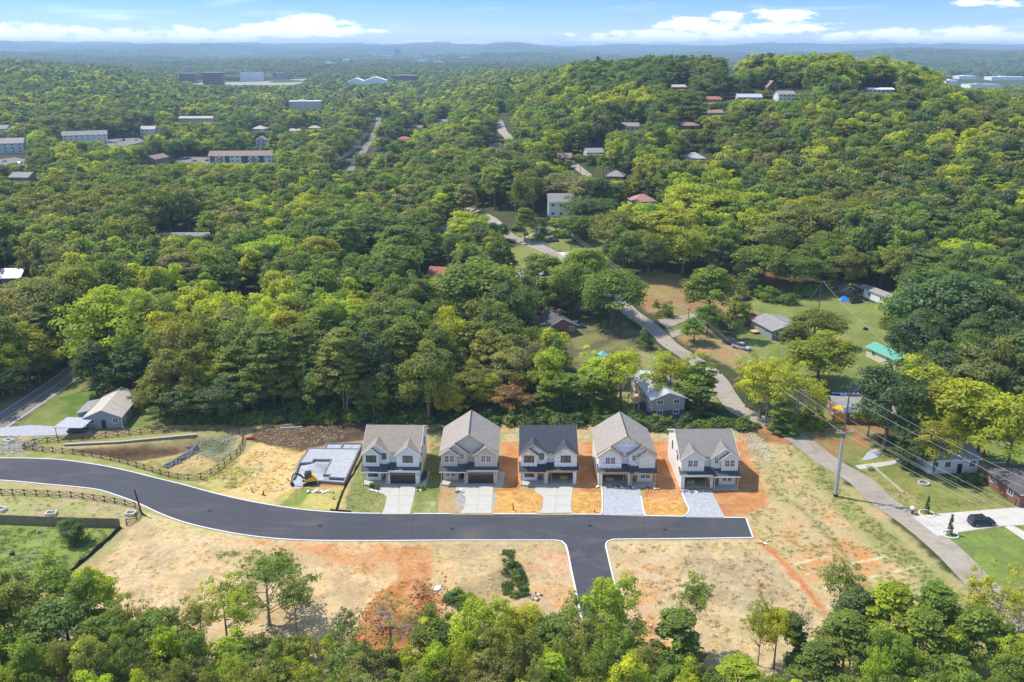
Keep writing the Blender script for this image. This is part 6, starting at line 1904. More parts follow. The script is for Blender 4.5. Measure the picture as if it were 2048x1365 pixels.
def crown(kind, seed, H, R, ncl, nlf, lf):
    rng = np.random.default_rng(seed)
    c, cr_ = clusters(kind, rng, ncl, H, R)
    cv_ = rng.random(ncl)
    # each clump is a domed puff with smaller puffs in it
    idx = np.repeat(np.arange(ncl), nlf)
    d = unit(rng.normal(size=(len(idx), 3))); d[:, 2] = np.where(rng.random(len(idx)) < .72, np.abs(d[:, 2]), d[:, 2])
    r_ = (.45 + .6 * rng.random(len(idx)) ** .6)
    lump = 1 + .25 * np.sin(d[:, 0] * 7 + idx) * np.sin(d[:, 1] * 6 + idx * 2)
    flat = {'pine': .38, 'sparse': .6, 'bush': .8, 'cedar': .9}.get(kind, .72)
    off = d * (r_ * lump * cr_[idx])[:, None]; off[:, 2] *= flat
    pts = c[idx] + off
    outw = unit(c[idx] - np.array([0, 0, H * .5]))
    N = unit(d * .75 + outw * .35 + rng.normal(size=d.shape) * .42 + np.array([0, 0, .25]))
    S = lf * rng.uniform(.6, 1.35, len(idx))
    return leaf_quads(pts, N, S, rng, cv_[idx]), c, cr_

def crown_mesh(name, kind, seed, H, R, ncl, nlf, lf, mat):
    (V, F, lv, cv_), c, cr_ = crown(kind, seed, H, R, ncl, nlf, lf)
    return np_mesh(name, V, F, mat, {'lv': ('FLOAT', lv), 'cv': ('FLOAT', cv_)}), c

def trunk_mb(kind, seed, H, R, c, n=6, twigs=0):
    rr = random.Random(seed); b = MB()
    r0 = {'oak': .038, 'pine': .016, 'tall': .020, 'maple': .026, 'lobed': .026, 'sparse': .022, 'bare': .02, 'ivy': .03, 'cedar': .02}.get(kind, .03) * H * (.55 if H > 17 else .8)
    top = {'oak': .62, 'pine': .97, 'tall': .85, 'maple': .7, 'sparse': .62, 'bare': .7, 'lobed': .7, 'cedar': .9, 'ivy': .9}.get(kind, .6) * H
    bx, by = rr.uniform(-.04, .04) * H, rr.uniform(-.04, .04) * H
    ax = [Vector((bx * t * t, by * t * t, -.5 + (top + .5) * t)) for t in (0, .12, .35, .6, .82, 1)]
    b.tube(ax, [r0 * 1.35, r0, r0 * .8, r0 * .6, r0 * .38, r0 * .12], n)
    k = {'oak': 11, 'pine': 16, 'tall': 12, 'maple': 12, 'lobed': 11, 'sparse': 22, 'bare': 26, 'ivy': 5, 'cedar': 0, 'cypress': 0}.get(kind, 8)
    if len(c):
        order = list(range(len(c))); rr.shuffle(order)
        for i in order[:k]:
            q = Vector(c[i]); hz = min(max((q.z - math.hypot(q.x, q.y) * .75), H * .14), top * .92)
            t = hz / top; p = Vector((bx * t * t, by * t * t, hz))
            m_ = p.lerp(q, .5) + Vector((rr.uniform(-.4, .4), rr.uniform(-.4, .4), -.1 * (q - p).length * (-1 if kind == 'pine' else 1)))
            rb = r0 * .42 * (1 - .4 * t)
            b.tube([p, m_, q], [rb, rb * .65, rb * .2], 4)
            for _ in range(twigs):
                q0 = m_.lerp(q, rr.random()); e_ = q0 + Vector((rr.gauss(0, .5), rr.gauss(0, .5), rr.uniform(.1, .7))) * R * .28
                b.tube([q0, q0.lerp(e_, .6) + Vector((rr.uniform(-.15, .15), rr.uniform(-.15, .15), 0)), e_], [rb * .28, rb * .18, rb * .05], 3, cap=False)
    return b

PROTO = {}   # kind -> list of (crown mesh or None, trunk mesh, H, R)
def proto(kind, seed, H, R, ncl, nlf, lf, bark=None, twigs=0):
    cm, c = crown_mesh('crown', kind, seed, H, R, ncl, nlf, lf, LEAF)
    tm = trunk_mb(kind, seed, H, R, c, 7, twigs).mesh('trunk', bark or BARK, smooth=True, recalc=False)
    PROTO.setdefault(kind, []).append((cm, tm, H, R))
for s_ in (1, 2, 3): proto('oak', s_, 16, 7.0, 120, 95, .50)
for s_ in (4, 5): proto('maple', s_, 16, 5.4, 105, 90, .46)
for s_ in (6, 7): proto('tall', s_, 20, 4.8, 105, 85, .46)
for s_ in (8, 9): proto('lobed', s_, 16, 5.6, 80, 95, .44)
for s_ in (10, 11): proto('pine', s_, 20, 4.2, 110, 70, .42, BARK, 1)
proto('cedar', 12, 10, 2.4, 60, 70, .3)
proto('cypress', 21, 4.0, .62, 70, 60, .13)
proto('ivy', 13, 12, 1.7, 46, 110, .34)
for s_ in (14, 15, 16): proto('sparse', s_, 11, 4.6, 85, 42, .27, BARKL, 3)
for s_ in (17, 18): proto('bush', s_, 2.4, 2.0, 26, 70, .22)
def bare_proto(seed, H, R):
    rng = np.random.default_rng(seed); c, cr_ = clusters('sparse', rng, 60, H, R)
    tm = trunk_mb('bare', seed, H, R, c, 7, 7).mesh('trunk', BARKL, smooth=True, recalc=False)
    cm, c2 = crown_mesh('crown', 'sparse', seed, H, R, 30, 16, .22, LEAF)
    PROTO.setdefault('bare', []).append((cm, tm, H, R))
bare_proto(19, 10, 3.2)

TINT = {'dark': (.062, .092, .030), 'bluegreen': (.058, .088, .038), 'mid': (.090, .124, .028), 'green': (.105, .145, .026), 'olive': (.118, .128, .030), 'greyolive': (.130, .134, .052),
        'yellowgreen': (.200, .215, .020), 'lime': (.185, .225, .020), 'yellow': (.170, .182, .020), 'rust': (.16, .095, .045), 'greybrown': (.13, .125, .070), 'orange': (.27, .15, .03)}
TINT = {k: tuple(c * f for c, f in zip(v, (2.20, 2.15, 1.55))) for k, v in TINT.items()}
TNAME = {'dark': 'dark green', 'bluegreen': 'blue-green', 'mid': 'mid-green', 'green': 'fresh green', 'olive': 'olive', 'greyolive': 'grey-olive', 'yellowgreen': 'yellow-green', 'lime': 'bright lime', 'yellow': 'golden yellow', 'rust': 'rust brown', 'greybrown': 'grey-brown', 'orange': 'orange-tinged'}
KNAME = {'oak': 'spreading tree', 'maple': 'rounded tree', 'tall': 'tall tree', 'lobed': 'lobed tree', 'pine': 'pine', 'cedar': 'cone-shaped cedar', 'ivy': 'ivy-clad trunk', 'sparse': 'open-branched tree', 'bare': 'bare-twigged tree', 'bush': 'bush'}
ONAME = {'pine': 'pine_tree', 'cedar': 'cedar_tree', 'bush': 'bush', 'bare': 'bare_tree', 'ivy': 'ivy_tree'}
TREES = []   # x, y, z, H, R, kind, tint name, jitter, hand
def hand(px, ytop, wpx, H, kind, tint):
    x, y, z = G(px, ytop, H)
    D = y * CP - (z + H * .6 - CH) * SP
    TREES.append([x, y, z, H, max(.8, wpx * D / FPX / 2), kind, tint, True])
for a in [
    # left
    (205, 588, 185, 23, 'oak', 'lime'), (262, 606, 90, 20, 'maple', 'yellowgreen'), (40, 655, 120, 15, 'lobed', 'yellow'), (5, 690, 90, 13, 'maple', 'yellowgreen'), (60, 556, 160, 22, 'oak', 'greyolive'), (135, 545, 130, 23, 'oak', 'olive'),
    (0, 590, 110, 20, 'oak', 'greyolive'), (70, 700, 60, 9, 'maple', 'mid'), (20, 745, 60, 6, 'maple', 'mid'), (330, 620, 120, 20, 'lobed', 'yellowgreen'), (300, 655, 80, 17, 'maple', 'mid'), (180, 690, 90, 14, 'maple', 'dark'), (255, 690, 90, 14, 'maple', 'dark'), (215, 740, 70, 8, 'maple', 'dark'),
    (310, 745, 90, 11, 'lobed', 'olive'), (345, 700, 110, 16, 'lobed', 'olive'), (290, 772, 50, 6, 'sparse', 'olive'), (405, 640, 100, 19, 'maple', 'olive'), (440, 585, 130, 21, 'oak', 'lime'), (520, 592, 130, 19, 'lobed', 'yellowgreen'), (600, 585, 110, 19, 'maple', 'green'), (655, 605, 100, 18, 'maple', 'lime'), (575, 625, 110, 19, 'maple', 'yellowgreen'), (500, 640, 100, 18, 'maple', 'lime'), (710, 600, 90, 18, 'maple', 'yellowgreen'), (425, 705, 90, 13, 'maple', 'yellowgreen'), (385, 770, 80, 9, 'maple', 'mid'), (470, 690, 110, 16, 'pine', 'olive'), (535, 655, 130, 21, 'pine', 'mid'), (600, 650, 120, 20, 'pine', 'olive'), (678, 655, 120, 22, 'pine', 'olive'), (640, 680, 100, 17, 'maple', 'mid'),
    (745, 660, 130, 20, 'lobed', 'bluegreen'), (810, 645, 140, 21, 'pine', 'olive'), (790, 700, 90, 14, 'maple', 'mid'), (870, 660, 110, 18, 'maple', 'mid'), (560, 730, 80, 12, 'lobed', 'olive'), (500, 745, 80, 11, 'maple', 'mid'), (620, 735, 80, 12, 'lobed', 'mid'), (690, 745, 90, 11, 'sparse', 'olive'), (745, 760, 80, 10, 'maple', 'mid'), (440, 765, 90, 10, 'maple', 'bluegreen'), (345, 780, 80, 8, 'maple', 'bluegreen'), (820, 745, 90, 11, 'maple', 'dark'), (870, 740, 80, 11, 'sparse', 'greyolive'),
    (900, 775, 70, 8, 'maple', 'yellowgreen'), (940, 735, 90, 11, 'lobed', 'olive'), (985, 670, 120, 15, 'maple', 'olive'), (1045, 672, 120, 15, 'sparse', 'greybrown'), (1020, 700, 110, 13, 'lobed', 'greyolive'), (975, 752, 70, 9, 'maple', 'yellowgreen'), (1018, 765, 84, 8, 'lobed', 'rust'), (1100, 700, 96, 14, 'lobed', 'lime'), (1130, 745, 60, 10, 'ivy', 'green'), (1085, 770, 50, 7, 'ivy', 'mid'), (1185, 735, 70, 11, 'ivy', 'green'), (1190, 712, 80, 12, 'lobed', 'lime'), (1245, 700, 110, 15, 'lobed', 'yellowgreen'), (1215, 760, 60, 8, 'ivy', 'mid'), (1150, 790, 50, 5, 'maple', 'bluegreen'),
    (1345, 712, 110, 13, 'lobed', 'yellow'), (1375, 745, 55, 10, 'ivy', 'green'), (1415, 722, 52, 12, 'ivy', 'green'), (1330, 690, 60, 11, 'sparse', 'yellowgreen'),
    # centre
    (960, 530, 230, 23, 'oak', 'mid'), (905, 590, 110, 17, 'oak', 'mid'), (1010, 560, 120, 18, 'oak', 'dark'), (1090, 510, 110, 15, 'maple', 'mid'), (1160, 505, 130, 20, 'oak', 'green'), (1225, 540, 140, 18, 'oak', 'green'), (1290, 660, 52, 5.5, 'bush', 'bluegreen'), (1425, 538, 120, 17, 'maple', 'green'), (1418, 610, 60, 9, 'maple', 'mid'), (1390, 640, 60, 7, 'maple', 'green'), (820, 560, 110, 14, 'maple', 'green'), (880, 555, 80, 12, 'maple', 'green'), (870, 650, 110, 10, 'maple', 'mid'), (930, 655, 90, 9, 'lobed', 'bluegreen'), (760, 590, 90, 12, 'maple', 'mid'),
    (630, 478, 100, 18, 'oak', 'yellow'), (540, 472, 130, 18, 'oak', 'lime'), (740, 430, 150, 21, 'tall', 'dark'), (790, 450, 120, 22, 'tall', 'mid'), (835, 420, 100, 18, 'maple', 'green'), (690, 440, 100, 23, 'pine', 'green'), (660, 400, 120, 17, 'maple', 'olive'), (600, 385, 120, 15, 'oak', 'yellowgreen'), (745, 388, 120, 15, 'maple', 'lime'), (800, 375, 100, 15, 'maple', 'yellowgreen'), (935, 425, 90, 15, 'maple', 'yellowgreen'), (985, 445, 50, 15, 'cedar', 'dark'), (955, 465, 50, 13, 'cedar', 'dark'), (1050, 415, 60, 14, 'pine', 'olive'), (1072, 432, 36, 11, 'bare', 'greybrown'), (905, 300, 110, 18, 'oak', 'olive'), (860, 330, 110, 18, 'oak', 'greyolive'), (965, 345, 90, 16, 'maple', 'mid'), (1085, 325, 120, 17, 'maple', 'yellow'), (1130, 345, 100, 15, 'oak', 'greybrown'), (1180, 395, 120, 14, 'oak', 'bluegreen'), (1235, 425, 120, 16, 'oak', 'olive'), (1150, 430, 70, 11, 'oak', 'mid'), (1160, 455, 40, 6, 'maple', 'bluegreen'),
    # the right-hand slope
    (1400, 372, 150, 21, 'maple', 'lime'), (1330, 420, 140, 20, 'maple', 'yellowgreen'), (1370, 455, 120, 17, 'oak', 'yellowgreen'), (1300, 470, 90, 15, 'oak', 'mid'), (1470, 400, 110, 18, 'maple', 'green'), (1600, 393, 120, 18, 'oak', 'yellowgreen'), (1555, 430, 130, 18, 'oak', 'olive'), (1530, 490, 130, 15, 'oak', 'green'), (1600, 505, 110, 13, 'oak', 'green'), (1660, 470, 110, 15, 'oak', 'mid'), (1700, 500, 90, 15, 'maple', 'olive'), (1770, 495, 60, 14, 'lobed', 'yellowgreen'), (1500, 545, 50, 7, 'maple', 'mid'), (1545, 575, 60, 5, 'bush', 'green'), (1580, 585, 50, 4.2, 'bush', 'mid'), (1525, 570, 46, 4.5, 'bush', 'green'),
    (1900, 545, 230, 25, 'oak', 'bluegreen'), (1980, 590, 150, 22, 'oak', 'bluegreen'), (1850, 620, 130, 19, 'oak', 'bluegreen'), (1810, 588, 84, 14, 'lobed', 'lime'), (1790, 630, 60, 8, 'maple', 'olive'), (1930, 480, 130, 18, 'oak', 'lime'), (2010, 520, 120, 18, 'oak', 'green'), (1960, 700, 150, 14, 'oak', 'dark'), (2040, 700, 120, 15, 'oak', 'dark'), (1860, 715, 100, 11, 'oak', 'mid'), (2030, 640, 100, 18, 'oak', 'bluegreen'),
    (1635, 620, 116, 11, 'oak', 'olive'), (1645, 672, 140, 13, 'maple', 'yellow'), (1590, 650, 60, 9, 'maple', 'olive'), (1500, 706, 80, 14, 'sparse', 'yellow'), (1545, 700, 120, 18, 'sparse', 'yellow'), (1600, 722, 110, 16, 'sparse', 'yellowgreen'), (1530, 725, 90, 14, 'lobed', 'yellowgreen'), (1560, 800, 40, 8, 'ivy', 'mid'), (1640, 770, 60, 9, 'sparse', 'yellow'), (1605, 745, 90, 14, 'bare', 'greybrown'), (1585, 830, 36, 5, 'ivy', 'green'), (1400, 770, 50, 8, 'ivy', 'mid'), (1800, 712, 60, 8, 'sparse', 'mid'),
    (1790, 738, 150, 19, 'oak', 'bluegreen'), (1745, 800, 60, 9, 'maple', 'mid'), (1905, 752, 190, 19, 'lobed', 'yellow'), (1980, 775, 170, 18, 'lobed', 'yellowgreen'), (1885, 835, 80, 13, 'lobed', 'yellow'), (2040, 800, 130, 17, 'lobed', 'yellow'), (1838, 860, 80, 9, 'maple', 'dark'), (1820, 900, 50, 4, 'bush', 'dark'), (1940, 945, 40, 2.4, 'bush', 'dark'), (1965, 948, 36, 2.2, 'bush', 'dark'), (1915, 950, 30, 2.0, 'bush', 'mid'),
    (1313, 600, 20, 2.5, 'bush', 'mid'), (1335, 602, 40, 5, 'bush', 'mid'),
    # west lawn, mound
    (138, 1040, 56, 4.6, 'maple', 'dark'), (155, 1062, 50, 2.6, 'bush', 'dark'), (1020, 1106, 20, .8, 'bush', 'green'), (1033, 1124, 26, 1.0, 'bush', 'bluegreen'), (1030, 1146, 26, 1.0, 'bush', 'green'), (1042, 1160, 30, 1.1, 'bush', 'bluegreen'), (1030, 1182, 30, 1.0, 'bush', 'green'), (905, 1195, 34, 1.2, 'bush', 'bluegreen'), (925, 1208, 36, 1.2, 'bush', 'bluegreen'), (898, 1226, 30, 1.0, 'bush', 'green'),
    (742, 966, 16, 1.2, 'bush', 'dark'), (753, 967, 16, 1.2, 'bush', 'mid'), (836, 970, 14, 1.0, 'bush', 'green'), (845, 971, 12, .9, 'bush', 'mid'), (695, 985, 14, 2.8, 'bare', 'greybrown'),
    (270, 800, 36, 3.5, 'bush', 'mid'), (185, 790, 40, 3.0, 'bush', 'mid'),
    # foreground
    (525, 1105, 200, 12.5, 'sparse', 'green'), (585, 1165, 110, 9, 'sparse', 'mid'), (440, 1150, 140, 12, 'sparse', 'yellowgreen'), (390, 1195, 130, 10, 'sparse', 'olive'), (250, 1185, 120, 10, 'sparse', 'olive'), (310, 1225, 120, 9, 'lobed', 'mid'), (175, 1150, 110, 11, 'maple', 'lime'), (90, 1130, 130, 12, 'lobed', 'green'), (20, 1160, 130, 12, 'lobed', 'olive'), (120, 1190, 150, 11, 'lobed', 'mid'), (200, 1230, 120, 9, 'lobed', 'green'),
    (775, 1180, 150, 11, 'bare', 'olive'), (700, 1215, 90, 9, 'sparse', 'bluegreen'), (860, 1235, 110, 9, 'lobed', 'mid'), (965, 1200, 120, 11, 'lobed', 'lime'), (900, 1250, 110, 8, 'lobed', 'lime'), (1050, 1215, 110, 9, 'lobed', 'yellowgreen'), (1110, 1235, 110, 9, 'lobed', 'mid'), (1160, 1180, 80, 11, 'sparse', 'green'), (1225, 1155, 110, 13, 'lobed', 'lime'), (1255, 1230, 110, 9, 'sparse', 'green'), (1395, 1145, 100, 13, 'sparse', 'green'), (1370, 1235, 80, 8, 'ivy', 'mid'), (1530, 1185, 70, 12, 'sparse', 'yellow'), (1560, 1215, 70, 10, 'lobed', 'yellowgreen'), (1610, 1180, 70, 12, 'bare', 'greybrown'), (1600, 1235, 50, 8, 'ivy', 'dark'), (1690, 1120, 120, 12, 'sparse', 'mid'), (1720, 1180, 100, 10, 'maple', 'bluegreen'), (1790, 1170, 150, 12, 'pine', 'lime'), (1880, 1170, 120, 12, 'pine', 'green'), (1700, 1225, 130, 11, 'pine', 'mid'), (1850, 1225, 150, 11, 'pine', 'green'), (2020, 1120, 150, 14, 'sparse', 'yellow'), (1960, 1215, 120, 11, 'pine', 'green'), (2050, 1190, 100, 12, 'bare', 'greybrown'), (1480, 1320, 120, 6, 'pine', 'lime'), (1640, 1290, 110, 8, 'pine', 'mid')]:
    hand(*a)

# skyline of the foreground trees: nothing in front rises above it
SKY_F = [(-300, 1150), (0, 1150), (60, 1140), (130, 1172), (180, 1205), (240, 1240), (300, 1235), (360, 1262), (420, 1262), (560, 1272), (640, 1278), (700, 1275), (760, 1300), (850, 1300), (880, 1275), (960, 1255), (1060, 1240), (1200, 1245), (1290, 1285), (1360, 1300), (1420, 1345), (1480, 1352), (1520, 1355), (1600, 1345), (1640, 1290), (1700, 1255), (1800, 1200), (1950, 1225), (2048, 1262), (2400, 1300)]
def limit_h(x, y, z, H, R_):
    D = y * CP - (z - CH) * SP
    px = 1024 + FPX * x / D; rp = R_ * FPX / D * .8
    lim = None
    if y < 116:
        yl = np.interp(px, [a for a, b in SKY_F], [b for a, b in SKY_F])
        lim = yl
    for a, b, yl, dd in KEEP:
        if D < dd - 3 and px + rp > a and px - rp < b:
            if yl > (lim if lim is not None else -1e9): lim = yl
    if lim is None: return H
    # height whose top projects to row lim
    dyy = 682.5 - lim
    Yr = FPX * CP + dyy * SP; Zr = -FPX * SP + dyy * CP
    hmax = CH + Zr / Yr * y - z
    return min(H, hmax)
KEEP += [(1236, 1300, 655, 290), (1500, 1740, 700, 255), (1270, 1345, 640, 330), (1030, 1150, 520, 350), (740, 790, 336, 560), (694, 735, 340, 610), (722, 752, 306, 690), (742, 764, 276, 800), (750, 764, 250, 950), (1005, 1025, 278, 800), (996, 1010, 262, 900), (1110, 1180, 352, 500), (470, 500, 492, 340), (214, 290, 292, 800), (350, 440, 326, 700), (0, 60, 330, 700), (385, 600, 172, 2400), (1575, 1600, 192, 640), (1740, 1790, 186, 640), (960, 1010, 446, 420), (1900, 2060, 172, 2500), (690, 960, 120, 5000), (60, 110, 790, 215), (1455, 1500, 592, 300)]

CLEAR = [[(-400, 849), (1500, 849), (1500, 1110), (1960, 1300), (1960, 1600), (-500, 1600)],
         [(60, 778), (330, 778), (330, 850), (60, 850)],
         [(1120, 690), (1770, 690), (1770, 870), (1300, 860), (1120, 860)],
         [(1500, 860), (2500, 860), (2600, 1700), (1500, 1700)],
         [(1485, 600), (1600, 575), (1720, 590), (1800, 640), (1790, 760), (1690, 790), (1500, 700)],
         [(1060, 640), (1330, 620), (1480, 740), (1300, 760), (1080, 710)],
         [(1255, 560), (1480, 555), (1480, 650), (1240, 650)], [(1450, 545), (1590, 530), (1600, 575), (1470, 590)],
         [(1000, 490), (1240, 430), (1240, 520), (1170, 560), (1000, 560)], [(740, 308), (792, 308), (795, 344), (740, 344)],
         [(440, 478), (505, 470), (500, 500), (440, 502)], [(214, 276), (292, 276), (292, 296), (214, 296)], [(350, 314), (440, 316), (438, 348), (352, 332)],
         [(385, 165), (640, 157), (620, 176), (390, 178)], [(1690, 184), (1800, 185), (1800, 191), (1690, 191)], [(1900, 148), (2200, 145), (2200, 176), (1900, 182)], [(-30, 312), (62, 316), (60, 336), (-30, 338)]]
CLEARW = [GG(p) for p in CLEAR]
ROADS = [(street, 4.8), (oldroad, 6.5), (FAR1, 11), (FAR2, 6), (FAR3, 5)]
def free(X, Y):
    ok = np.ones(len(X), bool)
    for pw in CLEARW:
        ok &= sdf(pw, X, Y) > 0.5
    for pl, w in ROADS:
        ok &= pldist(pl[::3] + [pl[-1]], X, Y) > w
    for ax, ay, ar in AVOID:
        ok &= (X - ax) ** 2 + (Y - ay) ** 2 > ar * ar
    return ok
def grid(y0, y1, s, ul=.66):
    pts = []
    y = y0; row = 0
    while y < y1:
        n = int(2 * ul * y / s) + 1
        xs = (np.arange(n) - n / 2 + .5 * (row % 2)) * s
        pts.append(np.stack([xs, np.full(n, y)], 1)); y += s * .87; row += 1
    p = np.concatenate(pts)
    return p + RNG.uniform(-.36, .36, p.shape) * s

# local colour of the woods as the photograph shows it: centre px, centre row, radii, palette
REG = [((440, 600), (260, 40), ['lime', 'yellowgreen', 'yellowgreen', 'green']), ((640, 640), (120, 40), ['lime', 'green']), ((150, 430), (260, 60), ['olive', 'greyolive', 'mid', 'olive']), ((330, 390), (240, 40), ['olive', 'mid', 'green', 'greyolive']),
       ((620, 410), (130, 40), ['yellowgreen', 'green', 'mid']), ((760, 520), (150, 70), ['dark', 'mid', 'green']), ((1000, 380), (120, 60), ['olive', 'greyolive', 'mid']), ((1400, 430), (160, 70), ['yellowgreen', 'lime', 'green']), ((1650, 430), (150, 70), ['olive', 'mid', 'greyolive', 'mid']), ((1850, 450), (180, 70), ['mid', 'bluegreen', 'greyolive', 'green']), ((1950, 620), (160, 110), ['bluegreen', 'dark', 'mid']),
       ((1550, 330), (220, 50), ['olive', 'mid', 'greybrown', 'bluegreen', 'yellowgreen']), ((1900, 330), (200, 70), ['mid', 'olive', 'dark', 'yellowgreen', 'greybrown']), ((1700, 140), (240, 30), ['yellowgreen', 'yellow', 'mid', 'lime', 'mid']), ((1380, 150), (220, 40), ['dark', 'dark', 'bluegreen', 'mid']), ((700, 780), (300, 90), ['olive', 'mid', 'bluegreen', 'green']), ((300, 330), (300, 60), ['mid', 'yellowgreen', 'green', 'dark']), ((1100, 220), (260, 60), ['dark', 'mid', 'mid', 'green', 'yellowgreen'])]
BASEP = ['mid'] * 7 + ['olive'] * 4 + ['dark'] * 5 + ['green'] * 3 + ['yellowgreen'] * 3 + ['bluegreen'] * 3 + ['lime'] + ['greyolive'] * 2 + ['yellow'] + ['greybrown']
def pick(px, py, rr):
    for (cx, cy_), (rx, ry), pal in REG:
        d = ((px - cx) / rx) ** 2 + ((py - cy_) / ry) ** 2
        if d < 1 and rr.random() < .85: return rr.choice(pal)
    return rr.choice(BASEP)

rr = random.Random(3)
cand = grid(178, 520, 8.3)
cand = cand[free(cand[:, 0], cand[:, 1])]
hx = np.array([[t[0], t[1], t[4]] for t in TREES])
auto = []
for x, y in cand:
    d = np.hypot(hx[:, 0] - x, hx[:, 1] - y)
    if np.any(d < hx[:, 2] * .62 + 2.6): continue
    z = float(T(x, y))
    big = float(vnoise(np.array([x / 30]), np.array([y / 30]), 77)[0])
    H = rr.uniform(12, 18) + 7 * big; H0 = H
    R_ = rr.uniform(4.8, 8.0) * (H / 18)
    H = limit_h(x, y, z, H, R_)
    if H < 3.0: continue
    if H < H0: R_ *= max(.5, H / H0)
    px, py, D = proj(x, y, z + H * .7)
    kind = rr.choices(['oak', 'maple', 'tall', 'lobed', 'pine', 'cedar'], [5, 4, 2, 3, 1.3 if y < 320 else .6, .35])[0]
    if kind == 'cedar': R_ *= .5
    tn_ = pick(px, py, rr)
    if kind in ('pine', 'cedar') and tn_ not in ('dark', 'mid', 'olive', 'bluegreen'): tn_ = 'dark' if kind == 'cedar' else 'olive'
    auto.append([x, y, z, H, R_, kind, tn_, False])
# undergrowth and trees of the near foreground, mostly below the frame
c2_ = grid(72, 114, 4.3, .78)
for x, y in c2_:
    d = np.hypot(hx[:, 0] - x, hx[:, 1] - y)
    if np.any(d < hx[:, 2] * .45 + .8): continue
    H0 = rr.uniform(7, 13); R_ = rr.uniform(2.2, 3.6); H = limit_h(x, y, 0, H0, R_)
    if H < 1.6: continue
    R_ *= max(.55, H / H0)
    px, py, D = proj(x, y, H)
    if abs(px - 1024) > 1250 or py > 1420: continue
    kind = rr.choices(['lobed', 'maple', 'sparse', 'pine', 'bush'], [3.5, 2, 5, 2.2 if px > 1500 else .4, 0])[0]
    if H < 3.2: kind = 'bush'
    pal = ['mid', 'green', 'olive', 'olive', 'yellowgreen', 'lime', 'greyolive'] if px < 1400 else ['green', 'green', 'lime', 'mid']
    if px < 350: pal = ['mid', 'olive', 'green', 'lime', 'mid']
    auto.append([x, y, 0., H, R_, kind, rr.choice(pal), False])
def appar(t): return t[3] * t[4] / (t[1] ** 2)
def inview(t):
    px, py, D = proj(t[0], t[1], t[2] + t[3])
    return -60 < px < 2108 and py < 1365
hand_trees = [t for t in TREES if t[5] != 'bush']
bushes = [t for t in TREES + auto if t[5] == 'bush']
rest = [t for t in auto if t[5] != 'bush']
rest.sort(key=lambda t: -appar(t) * (1 if inview(t) else 0))
NOBJ = 300 - len(hand_trees)
things_t = hand_trees + rest[:NOBJ]
mass = rest[NOBJ:]

def region(px, py):
    if py > 1085:
        for lim, s in ((160, 'at the bottom left corner'), (330, 'below the green lawn'), (520, 'below the ring tracks'), (690, 'below the bare earth'), (860, 'below the orange mound'), (1010, 'below the tan dirt mound'), (1160, 'left of the side road foot'), (1320, 'at the side road foot'), (1500, 'right of the side road foot'), (1680, 'below the clay gully'), (1860, 'below the eastern field'), (9999, 'beside the lower street')):
            if px < lim: return s
    if py > 690 and px < 320: return 'beside the grey bungalow'
    if py > 640 and px < 1480:
        for lim, s in ((130, 'along the old road'), (330, 'above the grey bungalow'), (430, 'behind the basin corner'), (520, 'behind the red roll'), (620, 'behind the dark soil'), (720, 'behind the foundation'), (860, 'behind the finished white house'), (1000, 'behind the beige house'), (1150, 'behind the charcoal-roofed house'), (1290, 'behind the half-clad house'), (9999, 'by the split-level house')):
            if px < lim: return s
    if py > 690: 
        for lim, s in ((1660, 'behind the end house'), (1830, 'by the tarp house'), (9999, 'over the metal-roofed cottage')):
            if px < lim: return s
    if py > 540:
        for lim, s in ((120, 'by the left edge roofs'), (260, 'uphill of the old road'), (400, 'in the lime grove west side'), (540, 'in the lime grove centre'), (680, 'in the lime grove east side'), (820, 'left of the great oak'), (1080, 'at the great oak'), (1300, 'left of the street'), (1480, 'right of the street'), (1760, 'round the sunny lawn'), (9999, 'above the green-roofed shed')):
            if px < lim: return s
    if py > 440:
        for lim, s in ((150, 'above the left edge roofs'), (300, 'left of the hidden metal roof'), (450, 'at the hidden metal roof'), (600, 'right of the hidden metal roof'), (750, 'above the lime grove'), (880, 'by the tan-roofed gable house'), (1060, 'by the far bend'), (1240, 'below the tall white house'), (1400, 'below the pink-roofed house'), (1560, 'above the red cars'), (1720, 'above the lawn pole'), (1880, 'above the trailer'), (9999, 'high at the right edge')):
            if px < lim: return s
    for lim, s in ((150, 'below the pool block'), (330, 'below the brown-walled block'), (500, 'below the balcony block'), (660, 'below the straight road'), (820, 'right of the straight road'), (1000, 'above the far bend'), (1180, 'left of the tall white house'), (1360, 'by the pink-roofed house'), (1560, 'on the lower slope'), (1780, 'on the middle slope'), (9999, 'on the right slope')):
        if px < lim: return s
ORD = ['first', 'second', 'third', 'fourth', 'fifth', 'sixth', 'seventh', 'eighth', 'ninth', 'tenth', 'eleventh', 'twelfth', 'thirteenth', 'fourteenth', 'fifteenth', 'sixteenth']
groups = {}
for t in things_t + bushes:
    px, py, D = proj(t[0], t[1], t[2] + t[3] * .65)
    key = (t[6], t[5], region(px, py))
    groups.setdefault(key, []).append((px, t))
def place(t, label, n):
    x, y, z, H, R_, kind, tn_, h = t
    v = PROTO[kind][n % len(PROTO[kind])]
    nm = ONAME.get(kind, 'deciduous_tree')
    root = thing(nm, label, 'bush' if kind == 'bush' else 'tree', (x, y, z - .05), rr.uniform(0, 6.28), 'bushes' if kind == 'bush' else 'trees of the woods and yards')
    s = R_ / v[3]; root.scale = (s, s * rr.uniform(.9, 1.1), H / v[2])
    tc_ = TINT[tn_]; j = rr.uniform(.86, 1.16); w = rr.uniform(.92, 1.1)
    cr_o = link('crown', v[0], root); cr_o.color = (tc_[0] * j * w, tc_[1] * j, tc_[2] * j, 1)
    link('trunk', v[1], root)
n_ = 0
